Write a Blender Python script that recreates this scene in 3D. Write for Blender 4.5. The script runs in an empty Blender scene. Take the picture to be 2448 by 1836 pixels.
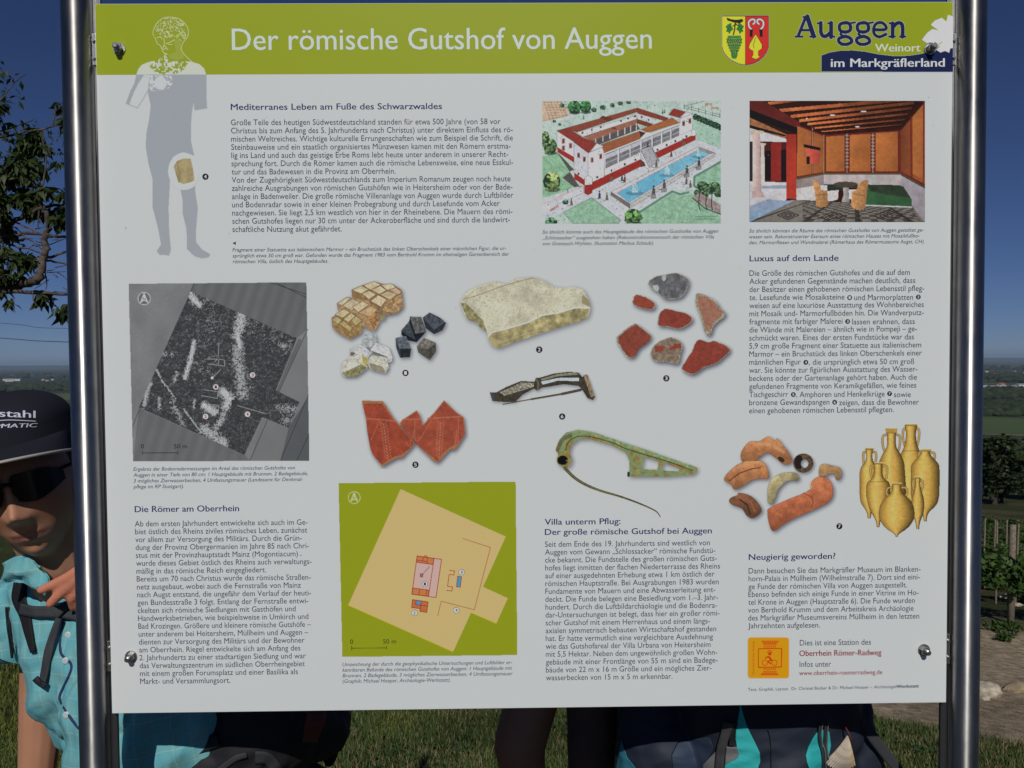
import bpy, bmesh, math, random
import numpy as np
from mathutils import Vector, Matrix
random.seed(7); RNG = np.random.default_rng(11)
SC = bpy.context.scene; COL = SC.collection
# ------------------------------------------------------------ camera, world, sun, exposure
FPX, CX, CY = 1980.0, 1224.0, 918.0          # focal length and centre in photograph pixels (2448 wide)
PITCH, YAW, ROLL = 0.027, -0.01271, 0.00787
CAM = np.array([-0.0397, -1.1778, 1.6181])
def _cam_axes():
    c, s = math.cos(PITCH), math.sin(PITCH)
    yaw = np.array([[math.cos(YAW), -math.sin(YAW), 0], [math.sin(YAW), math.cos(YAW), 0], [0, 0, 1]])
    right = yaw @ np.array([1, 0, 0]); fwd = yaw @ np.array([0, c, -s]); down = np.cross(fwd, right)
    r2 = right*math.cos(ROLL) + down*math.sin(ROLL); d2 = -right*math.sin(ROLL) + down*math.cos(ROLL)
    return r2, d2, fwd
CR, CD, CF = _cam_axes()
cd = bpy.data.cameras.new('camera'); cam = bpy.data.objects.new('camera', cd); COL.objects.link(cam)
cd.sensor_width = 36; cd.lens = FPX/2448*36; cd.clip_start = 0.05; cd.clip_end = 60000
cam.matrix_world = Matrix(((CR[0], -CD[0], -CF[0], CAM[0]), (CR[1], -CD[1], -CF[1], CAM[1]), (CR[2], -CD[2], -CF[2], CAM[2]), (0, 0, 0, 1)))
SC.camera = cam
SUN_EL, SUN_AZ = 39.0, -1.0                 # sun behind the camera, to the left
w = bpy.data.worlds.new('World'); SC.world = w; w.use_nodes = True
nt = w.node_tree; bg = nt.nodes['Background']; sky = nt.nodes.new('ShaderNodeTexSky')
sky.sky_type = 'NISHITA'; sky.sun_disc = False; sky.sun_elevation = math.radians(SUN_EL)
sky.sun_rotation = math.radians(180-SUN_AZ); sky.altitude = 350; sky.air_density = 0.62; sky.dust_density = 0.0; sky.ozone_density = 4
hs = nt.nodes.new('ShaderNodeVectorMath'); hs.operation = 'MULTIPLY'; hs.inputs[1].default_value = (.88, .99, 1.36); nt.links.new(sky.outputs[0], hs.inputs[0]); nt.links.new(hs.outputs[0], bg.inputs[0]); bg.inputs[1].default_value = 0.05
sl = bpy.data.lights.new('sun', 'SUN'); sl.energy = 5.0; sl.angle = math.radians(0.53); sl.color = (1, 0.965, 0.915)
so = bpy.data.objects.new('sun', sl); COL.objects.link(so)
_sd = Vector((math.sin(math.radians(SUN_AZ))*math.cos(math.radians(SUN_EL)), -math.cos(math.radians(SUN_AZ))*math.cos(math.radians(SUN_EL)), math.sin(math.radians(SUN_EL))))
so.rotation_euler = _sd.to_track_quat('Z', 'Y').to_euler(); so.location = (3, -6, 8)
SC.view_settings.view_transform = 'Standard'; SC.view_settings.look = 'None'; SC.view_settings.gamma = 1
SC.view_settings.use_curve_mapping = False; SC.view_settings.exposure = -0.98

# ------------------------------------------------------------ small helpers
def ray(px, py):
    return CF + CR*((px-CX)/FPX) + CD*((py-CY)/FPX)
def at(px, py, Y):                            # the point at depth plane Y seen at photo pixel (px, py)
    d = ray(px, py); return Vector(CAM + d*((Y-CAM[1])/d[1]))
def tag(o, label=None, cat=None, group=None, kind=None):
    if label: o['label'] = label
    if cat: o['category'] = cat
    if group: o['group'] = group
    if kind: o['kind'] = kind
    return o
def empty(name, loc=(0, 0, 0), parent=None):
    o = bpy.data.objects.new(name, None); COL.objects.link(o); o.location = loc; o.parent = parent; return o
def link(name, me, m=None, parent=None, loc=None, smooth=True):
    if m is not None and len(me.materials) == 0: me.materials.append(m)
    if smooth: me.shade_smooth()
    o = bpy.data.objects.new(name, me); COL.objects.link(o); o.parent = parent
    if loc is not None: o.location = loc
    return o
def pymesh(name, v, f):
    me = bpy.data.meshes.new(name); me.from_pydata([tuple(map(float, p)) for p in v], [], f); me.update(); return me
def npmesh(name, V, F):                       # V (n,3), F (m,k) with k 3 or 4
    me = bpy.data.meshes.new(name); V = np.asarray(V, np.float32); F = np.asarray(F, np.int32); k = F.shape[1]
    me.vertices.add(len(V)); me.vertices.foreach_set('co', V.ravel())
    me.loops.add(F.size); me.loops.foreach_set('vertex_index', F.ravel())
    me.polygons.add(len(F)); me.polygons.foreach_set('loop_start', np.arange(0, F.size, k, dtype=np.int32))
    me.polygons.foreach_set('loop_total', np.full(len(F), k, np.int32)); me.update(calc_edges=True); return me
def bm_mesh(name, bm):
    me = bpy.data.meshes.new(name); bm.normal_update(); bm.to_mesh(me); bm.free(); return me
def add_box(bm, a, b, bev=0, M=None):
    r = bmesh.ops.create_cube(bm, size=1)
    for v in r['verts']: v.co = Vector([(a[i]+b[i])/2 + v.co[i]*(b[i]-a[i]) for i in range(3)])
    if bev: bmesh.ops.bevel(bm, geom=list({e for v in r['verts'] for e in v.link_edges}), offset=bev, segments=2, affect='EDGES', profile=0.6)
    if M is not None:
        for v in r['verts']:
            if v.is_valid: v.co = M @ v.co
def add_tube(bm, pts, rad, n=10, cap=True):
    pts = [Vector(p) for p in pts]; N = len(pts); rad = rad if hasattr(rad, '__len__') else [rad]*N
    t0 = (pts[1]-pts[0]).normalized(); u = t0.orthogonal().normalized(); rings = []
    for i, p in enumerate(pts):
        t = (pts[min(i+1, N-1)]-pts[max(i-1, 0)]).normalized()
        u = (u - t*u.dot(t)).normalized(); vv = t.cross(u)
        rings.append([bm.verts.new(p + (u*math.cos(a)+vv*math.sin(a))*rad[i]) for a in [2*math.pi*k/n for k in range(n)]])
    for i in range(N-1):
        for k in range(n): bm.faces.new((rings[i][k], rings[i][(k+1) % n], rings[i+1][(k+1) % n], rings[i+1][k]))
    if cap: bm.faces.new(rings[0][::-1]); bm.faces.new(rings[-1])
def spline(P, n=6, closed=False):             # Catmull-Rom
    P = [np.array(p, float) for p in P]; N = len(P); out = []
    for i in range(N if closed else N-1):
        g = (lambda k: P[k % N]) if closed else (lambda k: P[min(max(k, 0), N-1)])
        a, b, c, d = g(i-1), g(i), g(i+1), g(i+2)
        for j in range(n):
            t = j/n; out.append(0.5*((2*b)+(c-a)*t+(2*a-5*b+4*c-d)*t*t+(3*b-a-3*c+d)*t**3))
    if not closed: out.append(P[-1])
    return out
def lin(c):
    c = np.asarray(c, float)/255.0
    return np.where(c <= 0.04045, c/12.92, ((c+0.055)/1.055)**2.4)
def hashn(ix, iy, seed):
    h = (ix.astype(np.int64)*374761393 + iy.astype(np.int64)*668265263 + seed*1442695041) & 0xffffffff
    h = ((h ^ (h >> 13))*1274126177) & 0xffffffff
    return ((h ^ (h >> 16)) & 0xffff)/65535.0
def vnoise(X, Y, s, seed=0):                  # smooth value noise 0..1
    x, y = X/s, Y/s; ix, iy = np.floor(x), np.floor(y); fx, fy = x-ix, y-iy
    fx = fx*fx*(3-2*fx); fy = fy*fy*(3-2*fy)
    a, b, c, d = hashn(ix, iy, seed), hashn(ix+1, iy, seed), hashn(ix, iy+1, seed), hashn(ix+1, iy+1, seed)
    return (a*(1-fx)+b*fx)*(1-fy)+(c*(1-fx)+d*fx)*fy
def fnoise(X, Y, s, seed=0, o=3):
    t = 0; n = 0
    for i in range(o): t = t+vnoise(X, Y, s/2**i, seed+i)*0.55**i; n += 0.55**i
    return t/n

# ------------------------------------------------------------ materials
def mat(name, col=(.5, .5, .5), rough=.6, metal=0, spec=.5, noise=None, bump=None, coord='Object', sss=0):
    """noise=(scale, colour2, detail, lo, hi) mixes two colours; bump=(scale, strength, distance)"""
    m = bpy.data.materials.new(name); m.use_nodes = True; n = m.node_tree; L = n.links.new
    b = n.nodes['Principled BSDF']; b.inputs['Base Color'].default_value = (*col, 1); b.inputs['Roughness'].default_value = rough
    b.inputs['Metallic'].default_value = metal; b.inputs['Specular IOR Level'].default_value = spec
    tc = n.nodes.new('ShaderNodeTexCoord')
    if noise:
        t = n.nodes.new('ShaderNodeTexNoise'); t.inputs['Scale'].default_value = noise[0]; t.inputs['Detail'].default_value = noise[2]
        L(tc.outputs[coord], t.inputs['Vector']); r = n.nodes.new('ShaderNodeValToRGB')
        r.color_ramp.elements[0].position = noise[3]; r.color_ramp.elements[1].position = noise[4]
        r.color_ramp.elements[0].color = (*col, 1); r.color_ramp.elements[1].color = (*noise[1], 1)
        L(t.outputs['Fac'], r.inputs[0]); L(r.outputs[0], b.inputs['Base Color'])
    if bump:
        t2 = n.nodes.new('ShaderNodeTexNoise'); t2.inputs['Scale'].default_value = bump[0]; t2.inputs['Detail'].default_value = 6
        L(tc.outputs[coord], t2.inputs['Vector']); bp = n.nodes.new('ShaderNodeBump'); bp.inputs['Strength'].default_value = bump[1]; bp.inputs['Distance'].default_value = bump[2]
        L(t2.outputs['Fac'], bp.inputs['Height']); L(bp.outputs[0], b.inputs['Normal'])
    if sss: b.inputs['Subsurface Weight'].default_value = sss; b.inputs['Subsurface Radius'].default_value = (.01, .004, .002); b.inputs['Subsurface Scale'].default_value = .5
    return m
def vcol_mat(name, rough=.5, spec=.3, mul=None):
    m = bpy.data.materials.new(name); m.use_nodes = True; n = m.node_tree; b = n.nodes['Principled BSDF']
    a = n.nodes.new('ShaderNodeVertexColor'); a.layer_name = 'print'; n.links.new(a.outputs[0], b.inputs['Base Color'])
    b.inputs['Roughness'].default_value = rough; b.inputs['Specular IOR Level'].default_value = spec
    return m
# ------------------------------------------------------------ the board: its plane and how print lands on it
TILT, BZ, BW, BH = 0.00701, 1.12, 1.2, 0.9992
board = empty('information_board', (0, BZ*math.sin(TILT), BZ*(1-math.cos(TILT)))); board.rotation_euler = (TILT, 0, 0)
tag(board, 'large white panel with green header about a Roman estate, bolted between two steel posts', 'information board')
_n = np.array([0, math.cos(TILT), math.sin(TILT)]); _o = np.array([0, BZ*math.sin(TILT), BZ*(1-math.cos(TILT))])
_ez = np.array([0, -math.sin(TILT), math.cos(TILT)])
def uv(px, py):                               # measured position in the photo -> (x, z) on the board's own face
    px = np.asarray(px, float); py = np.asarray(py, float)
    d = CF[None]+CR[None]*((px.reshape(-1, 1)-CX)/FPX)+CD[None]*((py.reshape(-1, 1)-CY)/FPX)
    t = ((_o-CAM)@_n)/(d@_n); P = CAM[None]+d*t[:, None]-_o[None]
    return P[:, 0].reshape(px.shape), (P@_ez).reshape(px.shape)
WHITE = np.array([184., 190., 187.]); ALB = np.array([.762, .80, .785])
def ink(c):                                   # printed colour -> reflectance, the board's white being 0.8
    return np.clip(lin(c)/lin(WHITE)*ALB, 0.004, 0.86)
M_print = vcol_mat('printed_ink', .42, .14)
M_white = mat('white_laminate', tuple(ink(WHITE)), .42, spec=.14, noise=(2.0, tuple(ink(WHITE)*.985), 3, .3, .7))
M_steel = mat('brushed_stainless', (.47, .458, .44), .31, metal=1, noise=(40, (.40, .39, .375), 3, .3, .7), bump=(180, .02, .0004))
_n2 = M_steel.node_tree; _b2 = _n2.nodes['Principled BSDF']; _b2.inputs['Anisotropic'].default_value = .88; _b2.inputs['Anisotropic Rotation'].default_value = .25; _b2.inputs['Anisotropic'].default_value = .86
_tx = _n2.nodes.new('ShaderNodeTexNoise'); _tx.inputs['Scale'].default_value = 7; _tx.inputs['Detail'].default_value = 5; _tx.inputs['Roughness'].default_value = .7; _tc = _n2.nodes.new('ShaderNodeTexCoord'); _mp = _n2.nodes.new('ShaderNodeMapping'); _mp.inputs['Scale'].default_value = (6, 6, 1.2)
_n2.links.new(_tc.outputs['Object'], _mp.inputs[0]); _n2.links.new(_mp.outputs[0], _tx.inputs['Vector']); _mr = _n2.nodes.new('ShaderNodeMapRange'); _mr.inputs['From Min'].default_value = .3; _mr.inputs['From Max'].default_value = .7; _mr.inputs['To Min'].default_value = .33; _mr.inputs['To Max'].default_value = .54; _n2.links.new(_tx.outputs['Fac'], _mr.inputs[0]); _n2.links.new(_mr.outputs[0], _b2.inputs['Roughness'])
_tg = _n2.nodes.new('ShaderNodeTangent'); _tg.direction_type = 'RADIAL'; _tg.axis = 'Z'; _n2.links.new(_tg.outputs[0], _b2.inputs['Tangent'])
M_steel2 = mat('dull_steel', (.20, .20, .21), .42, metal=1, bump=(90, .06, .0005))
M_bolt = mat('bolt_steel', (.40, .40, .39), .40, metal=1, bump=(300, .3, .0004))
bm = bmesh.new(); add_box(bm, (-.6, 0.0, BZ), (.6, .004, BZ+BH), .0006); panel = link('panel', bm_mesh('panel', bm), M_white, board, smooth=False)
LAY = [0]
def lay(k): return -0.00005*k
def colmesh(name, V, F, C, domain='POINT', label=None, parent=None):
    me = npmesh(name, V, F); a = me.attributes.new('print', 'FLOAT_COLOR', domain)
    C = np.concatenate([C, np.ones((len(C), 1))], 1).astype(np.float32); a.data.foreach_set('color', C.ravel())
    o = link(name, me, M_print, parent or panel, smooth=False); tag(o, label); return o

class Pic:
    def __init__(s, box, crop, step=1.25):    # box in crop coordinates; crop=(x0, y0, scale)
        s.ox, s.oy, s.k = crop; x0, y0, x1, y1 = [b/s.k for b in box]
        x0 += s.ox; x1 += s.ox; y0 += s.oy; y1 += s.oy
        nx = max(2, int(round((x1-x0)/step))+1); ny = max(2, int(round((y1-y0)/step))+1)
        s.PX, s.PY = np.meshgrid(np.linspace(x0, x1, nx), np.linspace(y0, y1, ny))
        s.X = (s.PX-s.ox)*s.k; s.Y = (s.PY-s.oy)*s.k; s.C = np.tile(WHITE, (ny, nx, 1)).astype(float); s.A = np.zeros((ny, nx))
    def mask(s, P):
        P = np.asarray(P, float); m = np.zeros(s.X.shape, bool); x0, y0 = P.min(0); x1, y1 = P.max(0)
        r = np.where((s.Y[:, 0] >= y0) & (s.Y[:, 0] <= y1))[0]; c = np.where((s.X[0] >= x0) & (s.X[0] <= x1))[0]
        if len(r) == 0 or len(c) == 0: return m
        sl = (slice(r[0], r[-1]+1), slice(c[0], c[-1]+1)); X, Y = s.X[sl], s.Y[sl]; mm = np.zeros(X.shape, bool)
        for i in range(len(P)):
            (xa, ya), (xb, yb) = P[i], P[i-1]
            if ya == yb: continue
            mm ^= ((ya > Y) != (yb > Y)) & (X < (xb-xa)*(Y-ya)/(yb-ya)+xa)
        m[sl] = mm; return m
    def put(s, m, col, al=1., nz=0, ns=12, sh=None, seed=3):
        if not np.any(m): return
        a = (m.astype(float) if m.dtype == bool else m)*al; col = np.asarray(col, float)
        c = np.broadcast_to(col, s.C.shape).copy()
        if sh is not None:                    # (dx, dy, amount): printed light to dark across the piece
            mm = a > 0; q = s.X*sh[0]+s.Y*sh[1]; lo, hi = q[mm].min(), q[mm].max(); t = (q-lo)/(hi-lo+1e-6)
            c *= (1+sh[2]*(0.5-t))[..., None]
        if nz: c *= (1+nz*(fnoise(s.X, s.Y, ns, seed)-.5)*2)[..., None]
        s.C = s.C*(1-a[..., None])+c*a[..., None]; s.A = np.maximum(s.A, a)
    def poly(s, P, col, **k):
        sm = k.pop('smooth', 0)
        if sm: P = spline(P, sm, True)
        m = s.mask(P); s.put(m, col, **k); return m
    def line(s, P, wd, col, al=1., closed=False, taper=None, **k):
        P = [np.array(p, float) for p in P]
        if closed: P = P+[P[0]]
        D = np.full(s.X.shape, 1e9)
        n = len(P)-1
        for i in range(n):
            a, b = P[i], P[i+1]; w2 = wd/2 if taper is None else wd/2*(taper[0]+(taper[1]-taper[0])*(i+.5)/n)
            x0, x1 = min(a[0], b[0])-wd, max(a[0], b[0])+wd; y0, y1 = min(a[1], b[1])-wd, max(a[1], b[1])+wd
            r = np.where((s.Y[:, 0] >= y0) & (s.Y[:, 0] <= y1))[0]; c = np.where((s.X[0] >= x0) & (s.X[0] <= x1))[0]
            if len(r) == 0 or len(c) == 0: continue
            sl = (slice(r[0], r[-1]+1), slice(c[0], c[-1]+1)); X, Y = s.X[sl], s.Y[sl]
            d = b-a; L = d@d+1e-9; t = np.clip(((X-a[0])*d[0]+(Y-a[1])*d[1])/L, 0, 1)
            D[sl] = np.minimum(D[sl], np.hypot(X-a[0]-d[0]*t, Y-a[1]-d[1]*t)-w2)
        soft = 0.6*s.k; m = np.clip(0.5-D/soft, 0, 1); s.put(m, col, al=al, **k); return m
    def ell(s, cx, cy, rx, ry, col, rot=0, **k):
        c, q = math.cos(rot), math.sin(rot); X, Y = s.X-cx, s.Y-cy
        m = ((X*c+Y*q)/rx)**2+((-X*q+Y*c)/ry)**2 <= 1; s.put(m, col, **k); return m
    def shadow(s, m, dx, dy, blur, amt, col=(70, 72, 90)):
        g = s.X[0, 1]-s.X[0, 0]; a = m.astype(float); a = np.roll(a, (int(round(dy/g)), int(round(dx/g))), (0, 1)); b = max(1, int(round(blur/g)))
        for _ in range(3):
            for ax in (0, 1):
                c = np.cumsum(np.pad(a, [(b+1, b) if i == ax else (0, 0) for i in (0, 1)], mode='edge'), ax)
                n = a.shape[ax]; a = (np.take(c, np.arange(2*b+1, n+2*b+1), ax)-np.take(c, np.arange(0, n), ax))/(2*b+1)
        a = np.where(a > .02, a, 0); s.put(a, col, al=amt)
    def build(s, name, k, label=None, thr=.02, sat=.74, gam=1.2, grain=.05):
        q = s.C/WHITE; lm = (q@np.array([.3, .59, .11]))[..., None]; q = np.clip(lm+(q-lm)*sat, .02, 1.3)
        if grain: q = q*(1+grain*((hashn(np.floor(s.PX*.8), np.floor(s.PY*.8), 5)-.5)*1.4+(vnoise(s.PX, s.PY, 5, 6)-.5)*1.4)*(s.A > .9))[..., None]
        s.C = WHITE*q**gam
        ny, nx = s.X.shape; x, z = uv(s.PX, s.PY); V = np.stack([x, np.full_like(x, lay(k)), z+0.0], -1).reshape(-1, 3)
        I = np.arange(ny*nx).reshape(ny, nx); A = s.A > thr
        use = A[:-1, :-1] | A[1:, :-1] | A[:-1, 1:] | A[1:, 1:]
        F = np.stack([I[:-1, :-1], I[1:, :-1], I[1:, 1:], I[:-1, 1:]], -1)[use]
        C = ink(np.clip(s.C, 2, 250)).reshape(-1, 3)
        u = np.unique(F); mp = np.full(ny*nx, -1); mp[u] = np.arange(len(u))
        return colmesh(name, V[u], mp[F], C[u], label=label)

# ---- lettering
DG = bpy.context.evaluated_depsgraph_get
_fc = bpy.data.curves.new('type', 'FONT'); _fo = bpy.data.objects.new('type', _fc); COL.objects.link(_fo); _fc.resolution_u = 3
def glyphs(txt, bold=0, shear=0):
    _fc.body = txt; _fc.shear = shear; dg = DG(); dg.update(); me = _fo.evaluated_get(dg).to_mesh()
    n = len(me.vertices); V = np.zeros(n*3, np.float32); me.vertices.foreach_get('co', V); V = V.reshape(-1, 3).copy()
    me.calc_loop_triangles(); F = np.zeros(len(me.loop_triangles)*3, np.int32); me.loop_triangles.foreach_get('vertices', F); F = F.reshape(-1, 3).copy()
    _fo.evaluated_get(dg).to_mesh_clear()
    lb = np.arange(len(V))                     # glyph islands, so that kerned letters never share a plane
    for _ in range(400):
        m = lb[F].min(1); nl = lb.copy(); np.minimum.at(nl, F.ravel(), np.repeat(m, 3)); nl = nl[nl]
        if (nl == lb).all(): break
        lb = nl
    u, inv = np.unique(lb, return_inverse=True); ISL[0] = (inv % 3)*.000008; return V[:, :2], F
ISL = [0]
_capV, _ = glyphs('H'); CAPH = float(_capV[:, 1].max())
INK = (52, 58, 80); HEAD = (33, 43, 90); MAROON = (128, 36, 54)
class Text:
    def __init__(s): s.V = []; s.F = []; s.C = []; s.L = {}; s.n = 0
    def run(s, crop, txt, x0, x1, yb, cap, col=INK, bold=0, shear=0, yb2=None, rot=False, fx=None):
        ox, oy, k = crop; V, F = glyphs(txt, bold, shear); a, b = V[:, 0].min(), V[:, 0].max()
        xr, zr = uv([ox+x0/k, ox+x1/k, ox+x0/k], [oy+yb/k, oy+(yb2 or yb)/k, oy+(yb+100)/k]); mm = abs(zr[0]-zr[2])/100*k
        sy = cap*mm/CAPH
        X = xr[0]+(V[:, 0]-a)/(b-a)*(xr[1]-xr[0]); Z = zr[0]+V[:, 1]*sy
        if yb2 is not None: Z = Z+(V[:, 0]-a)/(b-a)*(zr[1]-zr[0])
        if rot:                               # reads upwards: x0 is its column, yb bottom, x1 top
            pass
        for j in range(1 if not bold else 2 if bold < .01 else 3):      # heavier type: the same glyphs printed a hair apart
            e = bold*1.15*sy*(j-1 if bold >= .01 else j-.5)
            s.V.append(np.stack([X+e, Z], -1)); s.L[len(s.V)-1] = j*.000012+ISL[0]; s.F.append(F+s.n); s.n += len(V); s.C.append(np.tile(ink(col), (len(V), 1)))
    def up(s, crop, txt, x, y0, y1, cap, col):
        ox, oy, k = crop; V, F = glyphs(txt); a, b = V[:, 0].min(), V[:, 0].max()
        xr, zr = uv([ox+x/k, ox+x/k], [oy+y0/k, oy+y1/k]); sc = cap/CAPH*0.000588
        s.V.append(np.stack([xr[0]-V[:, 1]*sc, zr[0]+(V[:, 0]-a)/(b-a)*(zr[1]-zr[0])], -1)); s.F.append(F+s.n); s.n += len(V); s.C.append(np.tile(ink(col), (len(V), 1)))
    def para(s, crop, lines, xa, ya, xb, yb, cap, **kw):
        n = len(lines)-1
        for i, (t, r) in enumerate(lines):
            f = i/max(n, 1); xl = xa+(xb-xa)*f; y = ya+(yb-ya)*f
            if isinstance(r, (int, float)): s.run(crop, t, xl, r, y, cap, **kw)
            else:
                for (tt, p, q) in t: s.run(crop, tt, xl if p is None else p, q, y, cap, **kw)
    def disc(s, crop, x, y, r, t, col=(28, 30, 44), tcol=(190, 196, 192), cap=None):
        ox, oy, k = crop; n = 24; a = np.arange(n)*2*math.pi/n; xs, zs = uv(ox+(x+r*np.cos(a))/k, oy+(y+r*np.sin(a))/k)
        t_ = Text(); t_.V.append(np.stack([xs, zs], -1)); t_.F.append(np.array([[0, i+1, i] for i in range(1, n-1)])); t_.n = n; t_.C.append(np.tile(ink(col), (n, 1)))
        t_.run(crop, t, x-r*.38, x+r*.38, y+r*.55, cap or 1.1*r/k, col=tcol, bold=.03)
        for q in range(1, len(t_.V)): t_.L[q] = t_.L[q]+.00004
        t_.build('number_disc', 3, 'dark printed disc with the white number '+t if sum(col) < 300 else 'pale printed disc with the number '+t)
    def build(s, name, k, label=None):
        V = np.concatenate(s.V); F = np.concatenate(s.F); dz = lay(k)-np.concatenate([np.zeros(len(v))+s.L.get(i, 0.) for i, v in enumerate(s.V)])
        T = F.ravel(); q = np.repeat((np.arange(len(F)) % 7)*.0000015, 3); V3 = np.stack([V[T, 0], dz[T]-q, V[T, 1]], -1); CC = np.concatenate(s.C)[T]
        return colmesh(name, V3, np.arange(len(T)).reshape(-1, 3), CC, label=label)
# ------------------------------------------------------------ printed content (all flat print on the board)
A = (0, 0, 2.5143); B = (1600, 0, 2.6085); Vc = (1260, 220, 4.148); Rc = (1740, 220, 3.1243); G = (280, 650, 3.072)
Tc = (770, 640, 5.531); Mc = (1080, 640, 4.74); Pc = (1440, 640, 5.529); Sc = (830, 930, 6.9125); Fc = (1300, 1000, 5.53)
Hc = (1700, 1000, 3.8138); Lc = (790, 1130, 3.1894); Nc = (1770, 1300, 4.483); T1 = (540, 230, 3.16); Lx = (1780, 600, 4.1467)
Oc = (310, 1190, 3.6067); Uc = (1290, 1230, 4.0467); Ti = (530, 20, 2.0673); PXC = (0, 0, 1)
GREEN = (134, 147, 30); GREEN2 = (133, 144, 28); GREY = (146, 153, 157); NAVY = (21, 31, 68)
# header band
xs, zs = uv([229, 1224, 2277, 229, 1224, 2277], [179.8, 176, 171.4, 11, 2, 7])
V = [(-.5994, lay(1), zs[0]), (.5994, lay(1), zs[2]), (.5994, lay(1), BZ+BH-.0005), (-.5994, lay(1), BZ+BH-.0005)]
V[0] = (-.5994, lay(1), float(zs[0]+zs[2])/2); V[1] = (.5994, lay(1), float(zs[0]+zs[2])/2)
colmesh('header_band', V, [(0, 1, 2, 3)], np.tile(ink(GREEN), (4, 1)), label='green header band across the top of the panel')
# ---- statue figure
p = Pic((740, 90, 1280, 1570), A, 1.0)
bnd = 449
body = [(820, 449), (905, 452), (893, 500), (890, 560), (906, 635), (896, 720), (880, 800), (876, 880), (893, 985), (918, 1080), (916, 1240), (950, 1370), (968, 1470), (942, 1508), (958, 1530), (985, 1530), (1015, 1536), (1028, 1500), (1017, 1400), (1013, 1250), (1022, 1075), (1014, 1000), (1040, 945), (1100, 915), (1168, 935), (1148, 850), (1147, 760), (1153, 680), (1163, 615), (1170, 663), (1245, 650), (1240, 560), (1241, 449)]
p.poly(body, GREY)
p.poly([(1085, 1142), (1130, 1140), (1172, 1120), (1176, 1170), (1189, 1250), (1178, 1380), (1178, 1455), (1215, 1500), (1265, 1528), (1255, 1545), (1215, 1553), (1170, 1540), (1122, 1495), (1124, 1440), (1120, 1370), (1097, 1280), (1098, 1200)], GREY)
p.poly([(820, 449), (865, 449), (838, 490), (808, 545), (790, 590), (778, 625), (757, 620), (785, 545), (808, 500)], GREY)
p.line([(757, 620), (825, 648), (860, 595), (892, 535)], 4, GREY)
mm = p.mask([(855, 452), (1030, 452), (1042, 500), (1010, 535), (960, 545), (915, 550), (893, 525), (900, 480)])
p.put(mm & (fnoise(p.X, p.Y, 13, 5) > .46), WHITE); p.put(mm & (np.hypot(p.X-965, p.Y-500) < 38), WHITE)
p.ell(1105, 1030, 94, 112, WHITE)
for q in [(820, 449, 1241)]: pass
fr = [(1064, 968), (1100, 954), (1146, 952), (1158, 1000), (1170, 1085), (1148, 1095), (1105, 1106), (1072, 1096), (1058, 1050), (1044, 1000)]
p.poly(fr, (150, 139, 100), nz=.18, ns=30, sh=(1, 0, -.12)); p.line([(1066, 970), (1080, 1040), (1074, 1095)], 5, (120, 105, 60), al=.6)
# the part over the green band is reversed out in white
sh = [(820, 449), (832, 415), (852, 390), (885, 376), (950, 358), (985, 342), (990, 328), (1010, 352), (1012, 372), (1060, 366), (1110, 368), (1155, 372), (1200, 386), (1228, 412), (1240, 449)]
p.A[p.Y < bnd] = 0; m = p.mask(sh) & (p.Y < bnd)
hole = (fnoise(p.X, p.Y, 11, 9, 3) > .5) & (p.X > 895) & (p.X < 1130) & (np.hypot((p.X-1010)/120, (p.Y-370)/80) < 1)
p.put(m & ~hole, (184, 192, 176))
p.C[(p.Y < bnd) & ~(m & ~hole)] = GREEN
LW = (176, 188, 140)
hd = [(923, 215), (921, 185), (940, 145), (975, 112), (1020, 103), (1075, 113), (1115, 145), (1133, 185), (1130, 215), (1115, 240), (1098, 262), (1090, 290), (1105, 325), (1155, 372)]
p.line(spline(hd, 5), 4.5, LW); p.line([(930, 222), (945, 262), (965, 275), (975, 300), (988, 322), (1000, 330)], 4.5, LW)
hm = (np.hypot((p.X-1022)/92, (p.Y-165)/58) < 1) & (p.Y < 235)
p.put(hm & (np.abs(fnoise(p.X, p.Y, 15, 21, 3)-.5) < .055), LW)
p.put(p.mask([(1040, 235), (1090, 240), (1088, 300), (1110, 350), (1060, 366), (1020, 350), (1010, 330), (1060, 310)]), (146, 158, 78), al=.6); p.put(p.mask([(975, 215), (1060, 205), (1090, 190), (1120, 200), (1100, 250), (1080, 240), (1040, 225), (985, 235)]) & (fnoise(p.X, p.Y, 10, 33) > .5), LW, al=.7)
for q in [[(945, 228), (965, 220), (975, 235)], [(1000, 262), (1020, 255), (1048, 240)], [(985, 232), (990, 262), (978, 290)], [(975, 300), (1000, 290), (1010, 300)], [(985, 318), (1005, 325)], [(1108, 235), (1118, 215), (1108, 195)], [(985, 275), (1000, 285)], [(1010, 268), (1035, 268)]]: p.line(q, 5, LW)
p.build('statue_print', 3, 'grey printed figure of a statue with the thigh fragment', sat=1, gam=1, grain=0)
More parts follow.
